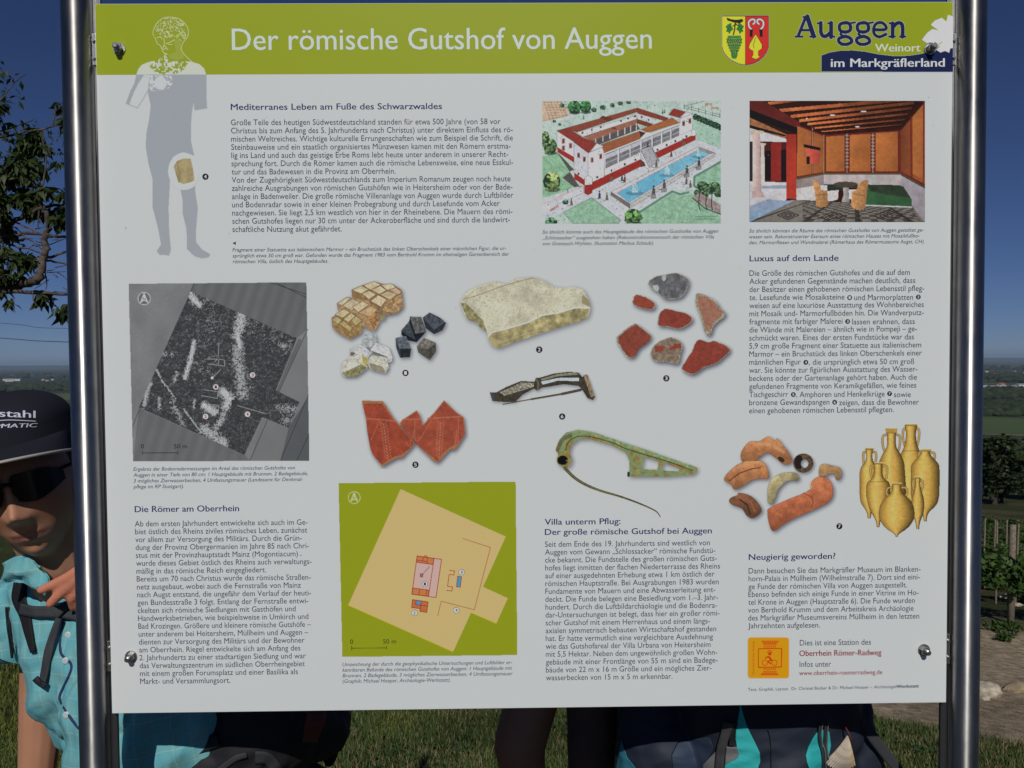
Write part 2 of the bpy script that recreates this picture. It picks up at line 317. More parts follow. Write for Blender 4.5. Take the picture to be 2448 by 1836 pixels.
# ---- crest
p = Pic((318, 88, 630, 416), B, 1.0)
shd = [(326, 97), (621, 97), (621, 290), (610, 325), (590, 355), (560, 380), (520, 400), (474, 408), (428, 400), (388, 380), (358, 355), (337, 325), (326, 290)]
p.poly(shd, (22, 24, 30))
ins = [((x-474)*.975+474, (y-250)*.972+250) for x, y in shd]
m = p.mask(ins); p.put(m & (p.X < 472), (216, 200, 44)); p.put(m & (p.X > 476), (188, 42, 34))
p.poly([(356, 110), (385, 120), (420, 124), (455, 118), (463, 132), (440, 146), (400, 140), (362, 128)], (30, 28, 20)); p.line([(412, 135), (408, 180), (400, 215)], 8, (30, 28, 20)); p.line([(395, 165), (415, 150), (432, 165)], 6, (30, 28, 20))
for cx, f in ((374, 1), (442, -1)):
    p.poly([(cx-24*f, 165), (cx-6*f, 150), (cx+12*f, 142), (cx+14*f, 165), (cx+26*f, 182), (cx+10*f, 196), (cx+2*f, 214), (cx-10*f, 198), (cx-22*f, 200), (cx-14*f, 182)], (44, 110, 52)); p.line([(cx-14*f, 195), (cx+10*f, 155)], 2.5, (20, 60, 30))
for r_, (n_, y_) in enumerate([(6, 230), (7, 247), (7, 264), (6, 281), (5, 298), (4, 314), (3, 330), (3, 345), (2, 358)]):
    for i in range(n_):
        x_ = 405+(i-(n_-1)/2)*13.5; p.ell(x_, y_, 8.2, 8.6, (22, 52, 30)); p.ell(x_-1, y_-1, 5.6, 5.8, (62, 138, 72))
for f in (-1, 1):
    q = spline([(541+f*30, 205), (541+f*28, 185), (541+f*42, 168), (541+f*46, 140), (541+f*30, 122), (541+f*10, 124), (541+f*8, 140), (541+f*18, 150)], 5)
    p.line(q, 15, (30, 26, 30)); p.line(q, 10, (205, 205, 205)); p.poly([(541+f*22, 184), (541+f*40, 184), (541+f*40, 230), (541+f*22, 230)], (24, 22, 26))
pl = [(538, 216), (560, 250), (577, 280), (578, 300), (562, 312), (552, 318), (554, 345), (562, 356), (540, 368), (515, 358), (524, 344), (526, 318), (508, 308), (497, 296), (502, 275), (520, 245)]
p.poly([((x-538)*1.08+538, (y-300)*1.05+300) for x, y in pl], (40, 36, 20)); p.poly(pl, (214, 196, 48)); p.line([(538, 235), (524, 280), (528, 300)], 3, (60, 50, 20))
p.build('crest_print', 3, 'coat of arms with grapes and red half in the header', sat=1, gam=1, grain=0)
# ---- wine town logo: slab letters drawn by hand
p = Pic((770, 80, 1768, 450), B, 1.0)
blue = [(948, 345), (1000, 327), (1060, 317), (1140, 314), (1220, 322), (1300, 338), (1400, 350), (1490, 348), (1570, 336), (1640, 315), (1768, 300), (1768, 449), (948, 446)]
p.poly(blue, NAVY)
leaf = [(1577, 248), (1610, 205), (1640, 183), (1685, 192), (1632, 155), (1660, 128), (1700, 112), (1728, 138), (1738, 94), (1768, 104), (1768, 298), (1752, 300), (1745, 330), (1720, 318), (1690, 328), (1668, 312), (1690, 290), (1660, 275), (1610, 268)]
p.poly(leaf, (196, 204, 200)); p.line([(1700, 262), (1680, 280), (1655, 300)], 6, (150, 160, 120))
def N_(*q, w=27): p.line(q, w, NAVY)
def F_(x0, x1, y, h=13): p.poly([(x0, y-h), (x1, y-h), (x1, y), (x0, y)], NAVY)
p.line([(850, 108), (803, 226)], 20, NAVY); p.line([(860, 104), (900, 226)], 29, NAVY); F_(832, 872, 112); F_(822, 892, 196, 15); F_(783, 836, 235); F_(872, 917, 235)
def u_(x):
    p.line(spline([(x+14, 142), (x+14, 195), (x+24, 222), (x+46, 226), (x+68, 208)], 4), 24, NAVY); N_((x+78, 142), (x+78, 232), w=25); F_(x-10, x+14, 152); F_(x+55, x+78, 152); F_(x+72, x+104, 234)
def g_(x):
    for q in (spline([(x+40, 142), (x+8, 150), (x, 172), (x+10, 194), (x+40, 200), (x+66, 190), (x+70, 168), (x+62, 148)], 5, True), spline([(x+36, 228), (x+2, 238), (x-4, 256), (x+14, 274), (x+48, 276), (x+76, 262), (x+70, 240), (x+50, 230)], 5, True)): p.line(q, 22, NAVY, closed=True)
    p.line([(x+12, 196), (x+8, 214), (x+30, 228), (x+60, 232)], 15, NAVY); p.line([(x+62, 146), (x+98, 140)], 13, NAVY)
u_(931); g_(1060); g_(1172)
p.line(spline([(1282, 186), (1346, 184), (1348, 160), (1322, 141), (1290, 148), (1274, 180), (1280, 214), (1310, 230), (1350, 214)], 5), 20, NAVY)
x = 1378; N_((x+14, 145), (x+14, 230), w=24); p.line(spline([(x+18, 170), (x+40, 146), (x+64, 145), (x+76, 165), (x+76, 230)], 4), 24, NAVY); F_(x-10, x+14, 151); F_(x-12, x+34, 236); F_(x+54, x+100, 236)
p.build('logo_print', 3, 'blue town logo with white vine leaf at the header right end', sat=1, gam=1, grain=0)
# ---- villa illustration
p = Pic((150, 88, 1922, 1304), Vc, 1.15); p.A[:] = 1; p.C[:] = (166, 188, 176)
K = (52, 50, 52)
def Q(P, c, nz=.08, ns=20, out=None, **k):
    p.poly(P, c, nz=nz, ns=ns, **k)
    if out: p.line(P, out, K, al=.75, closed=True)
p.put(p.A > 0, (168, 190, 178), nz=.07, ns=60)
Q([(150, 88), (345, 88), (412, 190), (400, 240), (150, 298)], (192, 166, 136))
for i in range(7):
    for j in range(7):
        x_, y_ = 165+i*34+j*9, 105+j*26-i*1
        if x_ < 400-j*2: p.line([(x_, y_-8), (x_+5, y_+4), (x_+14, y_-4)], 3, (90, 70, 55))
Q([(150, 300), (430, 236), (520, 240), (150, 320)], (184, 190, 188), .03); p.line([(150, 290), (420, 225)], 2.5, K, al=.6)
PAVE = (182, 188, 190)
Q([(150, 1060), (560, 930), (640, 960), (1690, 470), (1922, 560), (1922, 680), (1650, 840), (1660, 960), (1430, 985), (1120, 1200), (960, 1304), (450, 1304), (360, 1190), (150, 1304)], PAVE, .04, 30)
LAWN = (134, 178, 146)
Q([(640, 1045), (930, 1275), (910, 1304), (455, 1304), (355, 1195)], LAWN, .12, 24, 2.5)
Q([(1922, 690), (1922, 990), (1690, 945), (1650, 860), (1700, 830)], LAWN, .12, 24); Q([(1120, 1200), (1440, 1005), (1530, 1030), (1640, 1005), (1922, 1240), (1922, 1304), (965, 1304)], LAWN, .12, 24)
Q([(150, 640), (300, 600), (460, 760), (350, 860), (470, 940), (330, 1000), (150, 1050)], (132, 180, 140), .14, 24); Q([(1650, 250), (1922, 380), (1922, 560), (1690, 470), (1640, 380)], (150, 186, 164), .08)
p.line([(1110, 1195), (1440, 985), (1520, 1015), (1600, 995)], 22, (92, 140, 116)); p.line([(1922, 690), (1660, 840), (1655, 930), (1700, 960)], 20, (90, 136, 116))
Q([(290, 590), (470, 770), (440, 780), (350, 850), (470, 945), (560, 930), (560, 1000), (470, 860)], (92, 88, 84), .15, 12)
W1, W2 = (198, 200, 206), (186, 188, 194); RED = (172, 44, 34)
Q([(300, 385), (467, 490), (467, 650), (300, 548)], W1, .03, 30, 3); Q([(300, 548), (467, 645), (467, 700), (300, 595)], RED, .1)
Q([(1515, 255), (1642, 212), (1642, 400), (1520, 440)], W1, .03, 30, 3)
Q([(765, 760), (1122, 600), (1525, 425), (1642, 375), (1642, 440), (645, 900), (605, 900), (640, 860)], W1, .03, 30, 2)
Q([(640, 892), (1640, 428), (1640, 488), (640, 978)], RED, .12, 16, 2)
Q([(775, 615), (1518, 318), (1520, 425), (1130, 590), (775, 762)], (118, 118, 124), .25, 10)
Q([(775, 625), (1130, 480), (1130, 520), (775, 668)], (176, 178, 184), .05); Q([(1140, 470), (1515, 322), (1515, 350), (1140, 505)], (170, 172, 178), .05)
for x_ in range(790, 1500, 14):
    yb = 745-(x_-775)*.43; p.line([(x_, yb), (x_+10, yb-28)], 3, (60, 58, 60)); p.line([(x_+10, yb-4), (x_, yb-26)], 2.5, (190, 190, 194))
p.line([(775, 708), (1518, 390)], 4, (196, 198, 200))
for x_ in (770, 905, 1022, 1130, 1240, 1335, 1427, 1515): p.line([(x_, 610-(x_-770)*.39), (x_, 760-(x_-770)*.435)], 13, (196, 198, 202)); p.line([(x_+8, 615-(x_-770)*.39), (x_+8, 758-(x_-770)*.435)], 2, K)
Q([(467, 498), (606, 605), (606, 870), (570, 900), (467, 800)], W2, .04, 30, 3); Q([(467, 798), (572, 872), (572, 930), (467, 862)], RED)
Q([(606, 605), (762, 540), (766, 850), (640, 905), (606, 880)], W1, .03, 30, 3); Q([(640, 895), (766, 838), (766, 915), (640, 978)], RED)
TILE = (166, 92, 52); TILE2 = (158, 56, 42)
def roof(P, c, a, st, out=2.5):
    Q(P, c, .1, 8, out); m = p.mask(P); q = p.X*math.cos(a)+p.Y*math.sin(a); q2 = -p.X*math.sin(a)+p.Y*math.cos(a)
    p.put(m & ((q % st) < st*.28), tuple(np.array(c)*.62), al=.75); p.put(m & ((q2 % (st*.9)) < st*.2), tuple(np.minimum(np.array(c)*1.35, 210)), al=.5)
roof([(292, 384), (1090, 158), (1100, 195), (490, 400), (405, 362)], (150, 72, 48), -.28, 12)
roof([(292, 384), (405, 360), (540, 440), (465, 495)], TILE2, .6, 12); roof([(1092, 156), (1402, 258), (1372, 290), (1095, 212)], (150, 62, 44), .3, 12)
Q([(490, 400), (1080, 236), (1090, 268), (560, 442)], W1, .03, 30, 2); Q([(1095, 212), (1295, 290), (1280, 305), (1095, 260)], W2, .03)
roof([(560, 442), (1088, 268), (1095, 318), (640, 486)], (164, 104, 78), -.3, 11); Q([(640, 488), (1092, 318), (1120, 368), (720, 520)], (96, 88, 88), .2, 10)
for x_ in (680, 752, 822, 900, 970, 1028, 1085): p.line([(x_, 480-(x_-640)*.37), (x_, 510-(x_-680)*.34)], 9, W1)
roof([(1090, 268), (1250, 318), (1205, 345), (1092, 310)], (140, 60, 40), .3, 11)
for x_, y_ in ((550, 404), (642, 376), (730, 348), (932, 286), (1004, 264), (1068, 242), (1135, 248), (1206, 276)): p.poly([(x_-9, y_-10), (x_+9, y_-12), (x_+9, y_+8), (x_-9, y_+10)], (110, 70, 74))
roof([(735, 520), (1118, 388), (1128, 462), (765, 605)], TILE, -.4, 13); roof([(1122, 372), (1440, 255), (1512, 306), (1200, 405)], (176, 100, 52), -.35, 13)
p.poly([(1122, 450), (1195, 400), (1235, 408), (1128, 462)], (196, 198, 202)); p.line([(770, 612), (1128, 470), (1240, 418), (1516, 314)], 12, (200, 202, 204)); p.line([(770, 622), (1516, 324)], 2.5, K)
roof([(1110, 384), (1175, 405), (1128, 455)], (90, 44, 40), 0, 12, 1); roof([(745, 235), (850, 262), (810, 290), (720, 260)], (120, 56, 44), .4, 12, 1); p.poly([(838, 370), (895, 366), (850, 340)], (120, 60, 44))
roof([(532, 440), (690, 508), (608, 606), (465, 500)], TILE2, .55, 12); Q([(690, 508), (762, 540), (622, 596)], W1, .03, 20, 3)
roof([(1452, 163), (1570, 196), (1512, 256), (1402, 226)], TILE2, .3, 12); Q([(1570, 196), (1644, 214), (1520, 262)], W1, .02, 20, 3)
for x_, y_ in ((360, 487), (432, 533), (360, 558), (510, 628), (568, 668), (646, 675), (730, 640), (1552, 312), (1614, 288)): p.poly([(x_-16, y_-26), (x_+15, y_-30), (x_+15, y_+24), (x_-16, y_+28)], (172, 116, 108)); p.poly([(x_-8, y_-17), (x_+8, y_-19), (x_+8, y_+17), (x_-8, y_+19)], (82, 62, 68))
for x_, y_ in ((698, 846), (838, 780), (970, 718), (1076, 672), (1295, 572), (1386, 526), (1472, 488), (1580, 440), (512, 812)): p.poly([(x_-9, y_-10), (x_+9, y_-12), (x_+9, y_+8), (x_-9, y_+12)], (60, 58, 62))
Q([(570, 850), (606, 826), (646, 850), (646, 925), (572, 925)], W1, .03, 20, 3); Q([(570, 925), (646, 915), (646, 1000), (605, 1022), (570, 1005)], RED, .1, 20, 2); Q([(1630, 385), (1650, 366), (1672, 380), (1672, 432), (1628, 440)], W1, .02, 20, 2.5); Q([(1628, 436), (1672, 430), (1672, 475), (1645, 488), (1628, 480)], RED)
Q([(1130, 570), (1232, 538), (1312, 685), (1208, 752)], (166, 168, 170), .04, 20, 2.5)
for i in range(9): p.line([(1138+i*9, 590+i*19), (1236+i*8, 556+i*15)], 2.5, (120, 122, 126))
Q([(1130, 580), (1212, 752), (1180, 758), (1128, 690)], (190, 192, 194), .03, 20, 2.5); Q([(1130, 668), (1165, 700), (1175, 735), (1120, 745)], (110, 60, 52)); p.line([(1232, 540), (1310, 690)], 12, (150, 152, 154)); p.line([(1240, 560), (1304, 680)], 6, (70, 72, 74))
Q([(835, 990), (1020, 1108), (1020, 1156), (825, 1020)], (118, 112, 108), .15, 8, 2); Q([(1020, 1108), (1870, 606), (1872, 632), (1020, 1156)], (176, 176, 170), .1, 10, 2)
Q([(832, 990), (1700, 540), (1870, 606), (1020, 1108)], (200, 184, 184), .05, 20, 2.5); Q([(892, 1000), (1698, 572), (1812, 616), (1012, 1096)], (112, 182, 204), .1, 90, 2)
p.put(p.mask([(892, 1000), (1300, 785), (1380, 880), (1012, 1096)]), (84, 164, 196), al=.5); Q([(1700, 545), (1870, 606), (1812, 616), (1698, 572)], (140, 136, 134), .1)
for x_, y_, s_ in ((1068, 950, 1.3), (1388, 780, 1.1), (1700, 605, .9)):
    p.ell(x_, y_+42*s_, 70*s_, 16*s_, (60, 110, 130), al=.45); p.poly([(x_-26*s_, y_+36*s_), (x_-20*s_, y_-20*s_), (x_, y_-46*s_), (x_+20*s_, y_-18*s_), (x_+26*s_, y_+36*s_)], (150, 190, 200), nz=.35, ns=8)
for i in range(14):
    f = i/13; p.line([(832+f*868, 990-f*450), (846+f*866, 1000-f*446)], 1.5, K, al=.5)
for x_, y_, s_, c_ in ((1255, 980, 1.3, 0), (1360, 920, 1.2, 0), (1585, 775, 1.2, 0), (1705, 700, 1.2, 0), (1580, 880, .9, 1), (1620, 915, .9, 1), (718, 1020, 1., 2), (792, 1035, .95, 1), (440, 1090, .9, 1), (968, 860, .9, 3), (942, 850, .8, 2), (1430, 610, .8, 3), (1282, 712, .9, 1), (838, 850, .9, 1), (1550, 500, .9, 1), (1196, 520, .7, 2), (1345, 195, .5, 2), (1365, 190, .5, 2), (560, 250, .5, 1), (405, 985, .5, 2)):
    c = [(84, 88, 92), (110, 96, 80), (56, 74, 88), (130, 66, 50)][c_]
    p.poly([(x_-15*s_, y_+40*s_), (x_-10*s_, y_-15*s_), (x_, y_-26*s_), (x_+11*s_, y_-14*s_), (x_+14*s_, y_+40*s_)], c, nz=.4, ns=7); p.ell(x_, y_-34*s_, 7*s_, 9*s_, (70, 60, 55)); p.line([(x_-12*s_, y_+42*s_), (x_-45*s_, y_+38*s_)], 5*s_, (60, 62, 72), al=.7)
    if c_ == 0: Q([(x_-22*s_, y_+30*s_), (x_+18*s_, y_+24*s_), (x_+20*s_, y_+56*s_), (x_-22*s_, y_+62*s_)], (136, 138, 138), .1, 10, 2)
Q([(290, 1050), (560, 935), (560, 1000), (300, 1115)], (190, 190, 194), .04, 20, 2); p.line([(290, 1052), (560, 934)], 9, (196, 160, 160)); Q([(150, 1112), (228, 1088), (232, 1160), (150, 1200)], (190, 190, 194)); p.line([(150, 1114), (230, 1088)], 7, (196, 160, 160)); Q([(228, 1165), (300, 1120), (318, 1135), (235, 1190)], (176, 130, 130), .1)
def tree(x_, y_, rx, ry, g=(70, 124, 66), n=40, sd=1):
    r = np.random.default_rng(sd+int(x_)); p.ell(x_+rx*.1, y_+ry*.85, rx*.9, ry*.25, (50, 58, 54), al=.6); p.ell(x_, y_, rx, ry, (34, 58, 44), al=.92)
    for i in range(n):
        a = r.uniform(0, 6.28); q = math.sqrt(r.uniform(0, 1)); bx, by = x_+rx*q*math.cos(a), y_+ry*q*math.sin(a); s_ = rx*r.uniform(.13, .24); f = 1+.45*(-(by-y_)/ry*.6-(bx-x_)/rx*.2)+r.uniform(-.25, .25)
        p.ell(bx, by, s_, s_*.8, tuple(np.clip(np.array(g)*f, 20, 215)))
tree(468, 150, 62, 66, (62, 132, 70)); tree(580, 145, 56, 66, (60, 134, 72)); tree(180, 460, 42, 70, (120, 150, 84)); tree(230, 540, 66, 78, (104, 142, 82)); tree(245, 890, 86, 92, (130, 158, 84)); tree(1052, 1235, 84, 76, (96, 148, 74))
for x_, y_, r_ in ((662, 176, 28), (750, 152, 30), (845, 130, 26), (926, 112, 26), (1008, 100, 24), (270, 290, 18), (322, 320, 16), (380, 1090, 30), (240, 1290, 60), (345, 132, 26)): tree(x_, y_, r_, r_*.8, (90, 146, 100), 14)
for i in range(9): tree(1670+i*31, 245+i*13, 28, 30, (56, 112, 78), 14)
for x_, y_, r_ in ((1740, 930, 55), (1800, 960, 62), (1860, 940, 58), (1900, 1000, 50), (1700, 1000, 46), (1760, 1020, 40)): tree(x_, y_, r_, r_*.8, (84, 120, 78), 26)
Q([(1700, 990), (1922, 1120), (1922, 1220), (1650, 1060)], (150, 134, 130), .2, 14); p.line([(1640, 1050), (1760, 1150), (1922, 1215)], 12, (56, 60, 56), al=.7)
for x_ in (1710, 1780, 1835): p.line([(x_, 1000), (x_-8, 1120), (x_+4, 1170)], 9, (52, 54, 48))
p.line([(1560, 140), (1760, 88)], 3, K); p.line([(1555, 155), (1922, 250)], 3.5, (70, 68, 66)); p.line([(1555, 135), (1922, 228)], 2.5, (70, 68, 66))
for i in range(6): p.line([(1560+i*70, 120+i*18), (1560+i*70, 168+i*18)], 4, (70, 66, 62))
for x_, y_ in ((1798, 130), (1860, 168)): Q([(x_-36, y_-18), (x_+34, y_-22), (x_+40, y_+10), (x_+30, y_+12), (x_+22, y_-2), (x_-22, y_+2), (x_-30, y_+18), (x_-38, y_+4)], (176, 142, 120), .1)
p.line([(150, 1025), (560, 900)], 2, K, al=.3); p.line([(640, 1045), (940, 1275)], 2.5, K, al=.5); p.line([(1690, 470), (1922, 560)], 2, K, al=.5)
p.put((hashn(np.floor(p.X/9), np.floor(p.Y/9), 4) > .985) & (p.Y > 90), (90, 96, 90), al=.6)
p.build('villa_picture', 2, 'colour drawing of a red roofed Roman villa with pool')
# ---- dining room photograph
p = Pic((162, 66, 1472, 971), Rc, 1.15); p.A[:] = 1; p.C[:] = (70, 28, 18)
ORA = (178, 100, 44); DR = (132, 42, 34)
Q([(715, 320), (1290, 280), (1290, 605), (715, 605)], DR, .05, 40); Q([(270, 66), (1420, 66), (1295, 285), (715, 322), (530, 250)], (66, 28, 20), .25, 40)
for (a, b, c, d, h0, h1) in ((300, 98, 620, 60, 22, 26), (385, 152, 1300, 72, 26, 26), (470, 196, 1390, 92, 24, 22), (535, 226, 1372, 130, 22, 18), (595, 250, 1345, 172, 18, 15), (650, 276, 1320, 212, 13, 11), (700, 300, 1300, 248, 8, 8)):
    Q([(a, b-h0), (c, d-h1), (c, d), (a, b)], (176, 92, 44), .22, 60, sh=(1, 0, .7)); p.line([(a, b+3), (c, d+3)], 7, (38, 16, 14))
Q([(162, 66), (270, 66), (535, 225), (540, 275), (162, 130)], (124, 40, 32), .08, 40); Q([(162, 128), (540, 275), (535, 318), (162, 190)], (30, 24, 26), .1)
Q([(162, 190), (440, 318), (432, 350), (162, 262)], (176, 112, 66), .25, 10); Q([(162, 245), (435, 322), (430, 334), (162, 270)], (40, 28, 28))
Q([(162, 268), (435, 350), (435, 375), (162, 375)], (206, 206, 206), .12, 8); Q([(162, 370), (435, 372), (435, 680), (162, 680)], (96, 34, 32), .05, 40); Q([(322, 380), (400, 375), (400, 668), (322, 668)], (166, 44, 38), .06)
Q([(276, 440), (322, 436), (322, 658), (276, 658)], (34, 24, 28)); Q([(398, 430), (435, 430), (435, 665), (398, 665)], (38, 26, 30)); Q([(162, 370), (182, 370), (182, 660), (162, 660)], (60, 56, 60))
Q([(162, 668), (437, 675), (437, 805), (162, 970)], (204, 202, 204), .06, 40); Q([(255, 700), (437, 695), (437, 722), (250, 722)], (150, 166, 182)); Q([(162, 852), (300, 800), (437, 812), (510, 806), (162, 971)], (150, 170, 196), .08, 40); Q([(162, 910), (400, 850), (162, 971)], (140, 176, 200))
Q([(520, 245), (715, 322), (715, 605), (515, 640)], ORA, .06, 60, sh=(1, 0, .15)); p.line([(632, 262), (630, 640)], 14, DR); p.line([(632, 270), (630, 630)], 4, (170, 160, 130)); p.line([(516, 636), (715, 603)], 12, DR); p.line([(520, 250), (715, 325)], 9, DR)
Q([(565, 388), (690, 416), (690, 438), (565, 412)], (40, 26, 30)); Q([(585, 420), (690, 438), (685, 530), (588, 538)], (212, 84, 62), sh=(1, 0, .3)); Q([(588, 480), (614, 480), (614, 536), (588, 538)], (48, 26, 30))
Q([(512, 655), (715, 618), (718, 700), (512, 722)], (150, 136, 132), .1, 30)
for a, b, t in ((733, 872, 330), (909, 1066, 318), (1103, 1271, 302)): Q([(a, t+4), (b, t-6), (b, 592), (a, 592)], (184, 106, 44), .09, 90, sh=(1, .3, .16))
for x_ in (890, 1083):
    p.line([(x_, 310), (x_, 600)], 6, (150, 146, 124)); 
    for y_ in range(325, 570, 26): p.ell(x_, y_, 13, 7, (160, 156, 140), al=.8)
p.line([(717, 320), (717, 605)], 6, (150, 130, 80)); p.line([(512, 648), (715, 612), (1292, 612), (1472, 712)], 9, (96, 98, 56))
Q([(715, 618), (1292, 618), (1292, 695), (715, 690)], (182, 172, 170), .08, 40); Q([(1066, 618), (1105, 618), (1105, 692), (1066, 690)], (170, 176, 168))
Q([(1292, 280), (1472, 66), (1472, 700), (1292, 605)], (166, 86, 40), .08, 60, sh=(1, 0, -.35)); Q([(1380, 170), (1455, 90), (1455, 650), (1380, 612)], (192, 112, 46), .06, 70); p.line([(1366, 190), (1372, 640)], 16, (140, 52, 36)); p.line([(1462, 66), (1462, 690)], 14, (150, 60, 50)); p.line([(1292, 283), (1472, 70)], 8, (90, 34, 28)); p.line([(1296, 604), (1472, 696)], 14, DR)
Q([(1292, 622), (1472, 722), (1472, 971), (1460, 965), (1375, 855), (1292, 700)], (170, 162, 168), .08, 40)
Q([(437, 316), (512, 316), (512, 800), (437, 795)], (196, 58, 38), .05, 60, sh=(0, 1, -.15))
Q([(186, 310), (240, 310), (252, 772), (186, 772)], (204, 176, 168), .04, 40, sh=(1, 0, .25)); Q([(166, 282), (268, 290), (260, 312), (176, 316)], (206, 186, 160)); Q([(182, 740), (262, 745), (272, 785), (182, 790)], (200, 170, 160)); Q([(246, 392), (272, 392), (276, 684), (246, 686)], (204, 196, 184)); Q([(240, 380), (288, 384), (276, 400), (240, 400)], (200, 190, 176))
Q([(512, 808), (1380, 850), (1462, 971), (162, 971)], (134, 128, 116), .1, 20)
m = p.mask([(512, 808), (1372, 852), (1440, 971), (162, 971)]); yy = (p.Y-700)/100; uu = (p.X-950)/yy; st = (uu % 46 < 20) ^ ((1/yy*260) % 15 < 7); p.put(m & st & (p.X > 560), (62, 56, 52), al=.62); p.put(m & ((uu % 150) < 16), (58, 52, 50), al=.7)
for x_, y_, s_ in ((450, 920, 1), (790, 935, 1.2), (1200, 925, 1.3)):
    for q in (1, .66, .33): p.line([(x_-80*s_*q, y_), (x_, y_-34*s_*q), (x_+80*s_*q, y_), (x_, y_+34*s_*q)], 6, (54, 48, 46), closed=True)
Q([(512, 722), (640, 700), (830, 690), (822, 800), (780, 815), (660, 810), (512, 808)], (200, 196, 190), .12, 10); Q([(740, 690), (850, 690), (850, 730), (740, 740)], (52, 62, 54)); Q([(900, 730), (960, 730), (940, 800), (905, 800)], (204, 204, 200))
Q([(860, 712), (904, 712), (898, 770), (912, 822), (850, 822), (864, 770)], (156, 154, 150), .06, sh=(1, 0, .3)); p.ell(880, 688, 90, 19, (92, 76, 62), nz=.15)
Q([(1010, 690), (1200, 700), (1310, 702), (1372, 800), (1372, 852), (1030, 842)], (58, 108, 64), .12, 60); Q([(1040, 690), (1300, 702), (1365, 790), (1200, 770), (1060, 740)], (56, 74, 52), .2, 30); p.line([(1030, 846), (1370, 860)], 9, (190, 200, 198)); p.line([(800, 708), (960, 712)], 8, (60, 90, 60))
CH = (190, 134, 76)
Q([(634, 656), (655, 655), (688, 690), (697, 732), (742, 738), (750, 855), (662, 860), (655, 790)], CH, .16, 12, sh=(1, 0, .25)); Q([(1050, 656), (1020, 655), (972, 690), (960, 735), (925, 745), (921, 850), (948, 880), (1025, 876), (1035, 780)], CH, .16, 12, sh=(1, 0, .25)); p.line([(938, 760), (1020, 775)], 4, (120, 80, 46)); p.line([(660, 770), (745, 765)], 4, (120, 80, 46))
for x_, y_ in ((672, 866), (742, 862), (950, 888), (1022, 882)): p.line([(x_, y_-16), (x_, y_)], 5, (90, 60, 40))
for x_, y_, r_ in ((782, 173, 20), (1013, 146, 22), (967, 259, 17), (590, 198, 6)): p.ell(x_, y_, r_, 6, (208, 206, 204))
p.C *= (1-.12*((np.abs(p.X-817)/655)**2+(np.abs(p.Y-518)/452)**2)/2-.10*(fnoise(p.X, p.Y, 160, 4)-.3))[..., None]
p.build('dining_room_picture', 2, 'photograph of an orange painted Roman dining room')
# ---- ground radar picture
P4 = [(85, 87), (1390, 76), (1412, 1386), (117, 1392)]
p = Pic((85, 76, 1412, 1392), G, 1.0); p.poly(P4, (94, 98, 98)); m0 = p.A > 0
q = p.X*.39+p.Y*.92
p.C[m0] = (np.array([112, 116, 115])*(1+.10*(fnoise(p.X, p.Y, 160, 2)[..., None]-.5)*2+.05*(vnoise(p.X, p.Y, 4, 9)[..., None]-.5)*2))[m0]
up = p.mask([(560, 85), (1390, 76), (1400, 420), (1320, 487), (540, 143)]); s1 = (np.sin((p.X*.93+p.Y*.3)/14)+1)/2; p.put(up & m0, (84, 88, 88), al=.55+.25*s1); low = p.mask([(160, 1000), (940, 1345), (980, 1390), (117, 1392)]); p.put(low & m0, (84, 88, 88), al=.5+.2*s1)
p.put(p.mask([(1165, 870), (1395, 430), (1412, 1300), (1340, 955)]) & m0, (112, 116, 114), al=.6); p.put(p.mask([(1260, 1145), (1412, 900), (1412, 1386), (1200, 1386)]) & m0, (70, 74, 76), al=.7); p.put(p.mask([(1065, 1065), (1260, 1145), (1200, 1386), (980, 1386)]) & m0, (104, 108, 106), al=.6)
for l_ in ([(1125, 78), (1390, 165)], [(1165, 78), (1392, 190)], [(565, 85), (540, 143)], [(1400, 420), (1180, 900)], [(1405, 905), (1200, 1386)], [(1105, 1085), (975, 1386)], [(165, 1005), (112, 1140)], [(1410, 1190), (1320, 1386)]): p.line(l_, 4, (44, 48, 50))
p.line([(1340, 505), (1180, 880)], 26, (80, 84, 84), al=.6)
sv = p.mask([(540, 143), (1320, 487), (1165, 870), (1340, 955), (1260, 1145), (1065, 1065), (935, 1343), (160, 995)])
p.put(sv, (50, 53, 54)); den = np.full(p.X.shape, .13)
def band(P, wd, a):
    D = np.full(p.X.shape, 1e9)
    for i in range(len(P)-1):
        (xa, ya), (xb, yb) = P[i], P[i+1]; L = (xb-xa)**2+(yb-ya)**2+1e-9; t = np.clip(((p.X-xa)*(xb-xa)+(p.Y-ya)*(yb-ya))/L, 0, 1); D = np.minimum(D, np.hypot(p.X-xa-(xb-xa)*t, p.Y-ya-(yb-ya)*t))
    den[:] = np.maximum(den, a*np.exp(-(D/wd)**2))
_bd = band
def band(P, wd, a): _bd(P, wd*1.45, min(1.1, a*1.25))
band([(530, 150), (560, 200), (600, 240)], 24, 1.); band([(600, 240), (660, 210)], 18, .5); band([(910, 300), (900, 400), (880, 460)], 34, .8); band([(880, 450), (900, 550)], 18, .95); band([(890, 560), (880, 640), (900, 720), (920, 900)], 42, .62); band([(780, 880), (830, 930), (800, 990)], 30, .95)
band([(800, 980), (770, 1080), (700, 1180)], 24, .6); band([(650, 1160), (780, 1260)], 44, .7); band([(565, 510), (545, 620), (500, 780)], 16, .85); band([(200, 980), (215, 900), (245, 820)], 16, .7); band([(290, 720), (330, 800), (430, 930)], 7, .7); band([(330, 600), (430, 610)], 20, .5); band([(440, 740), (420, 800)], 14, .6); band([(640, 980), (715, 1030)], 26, .95)
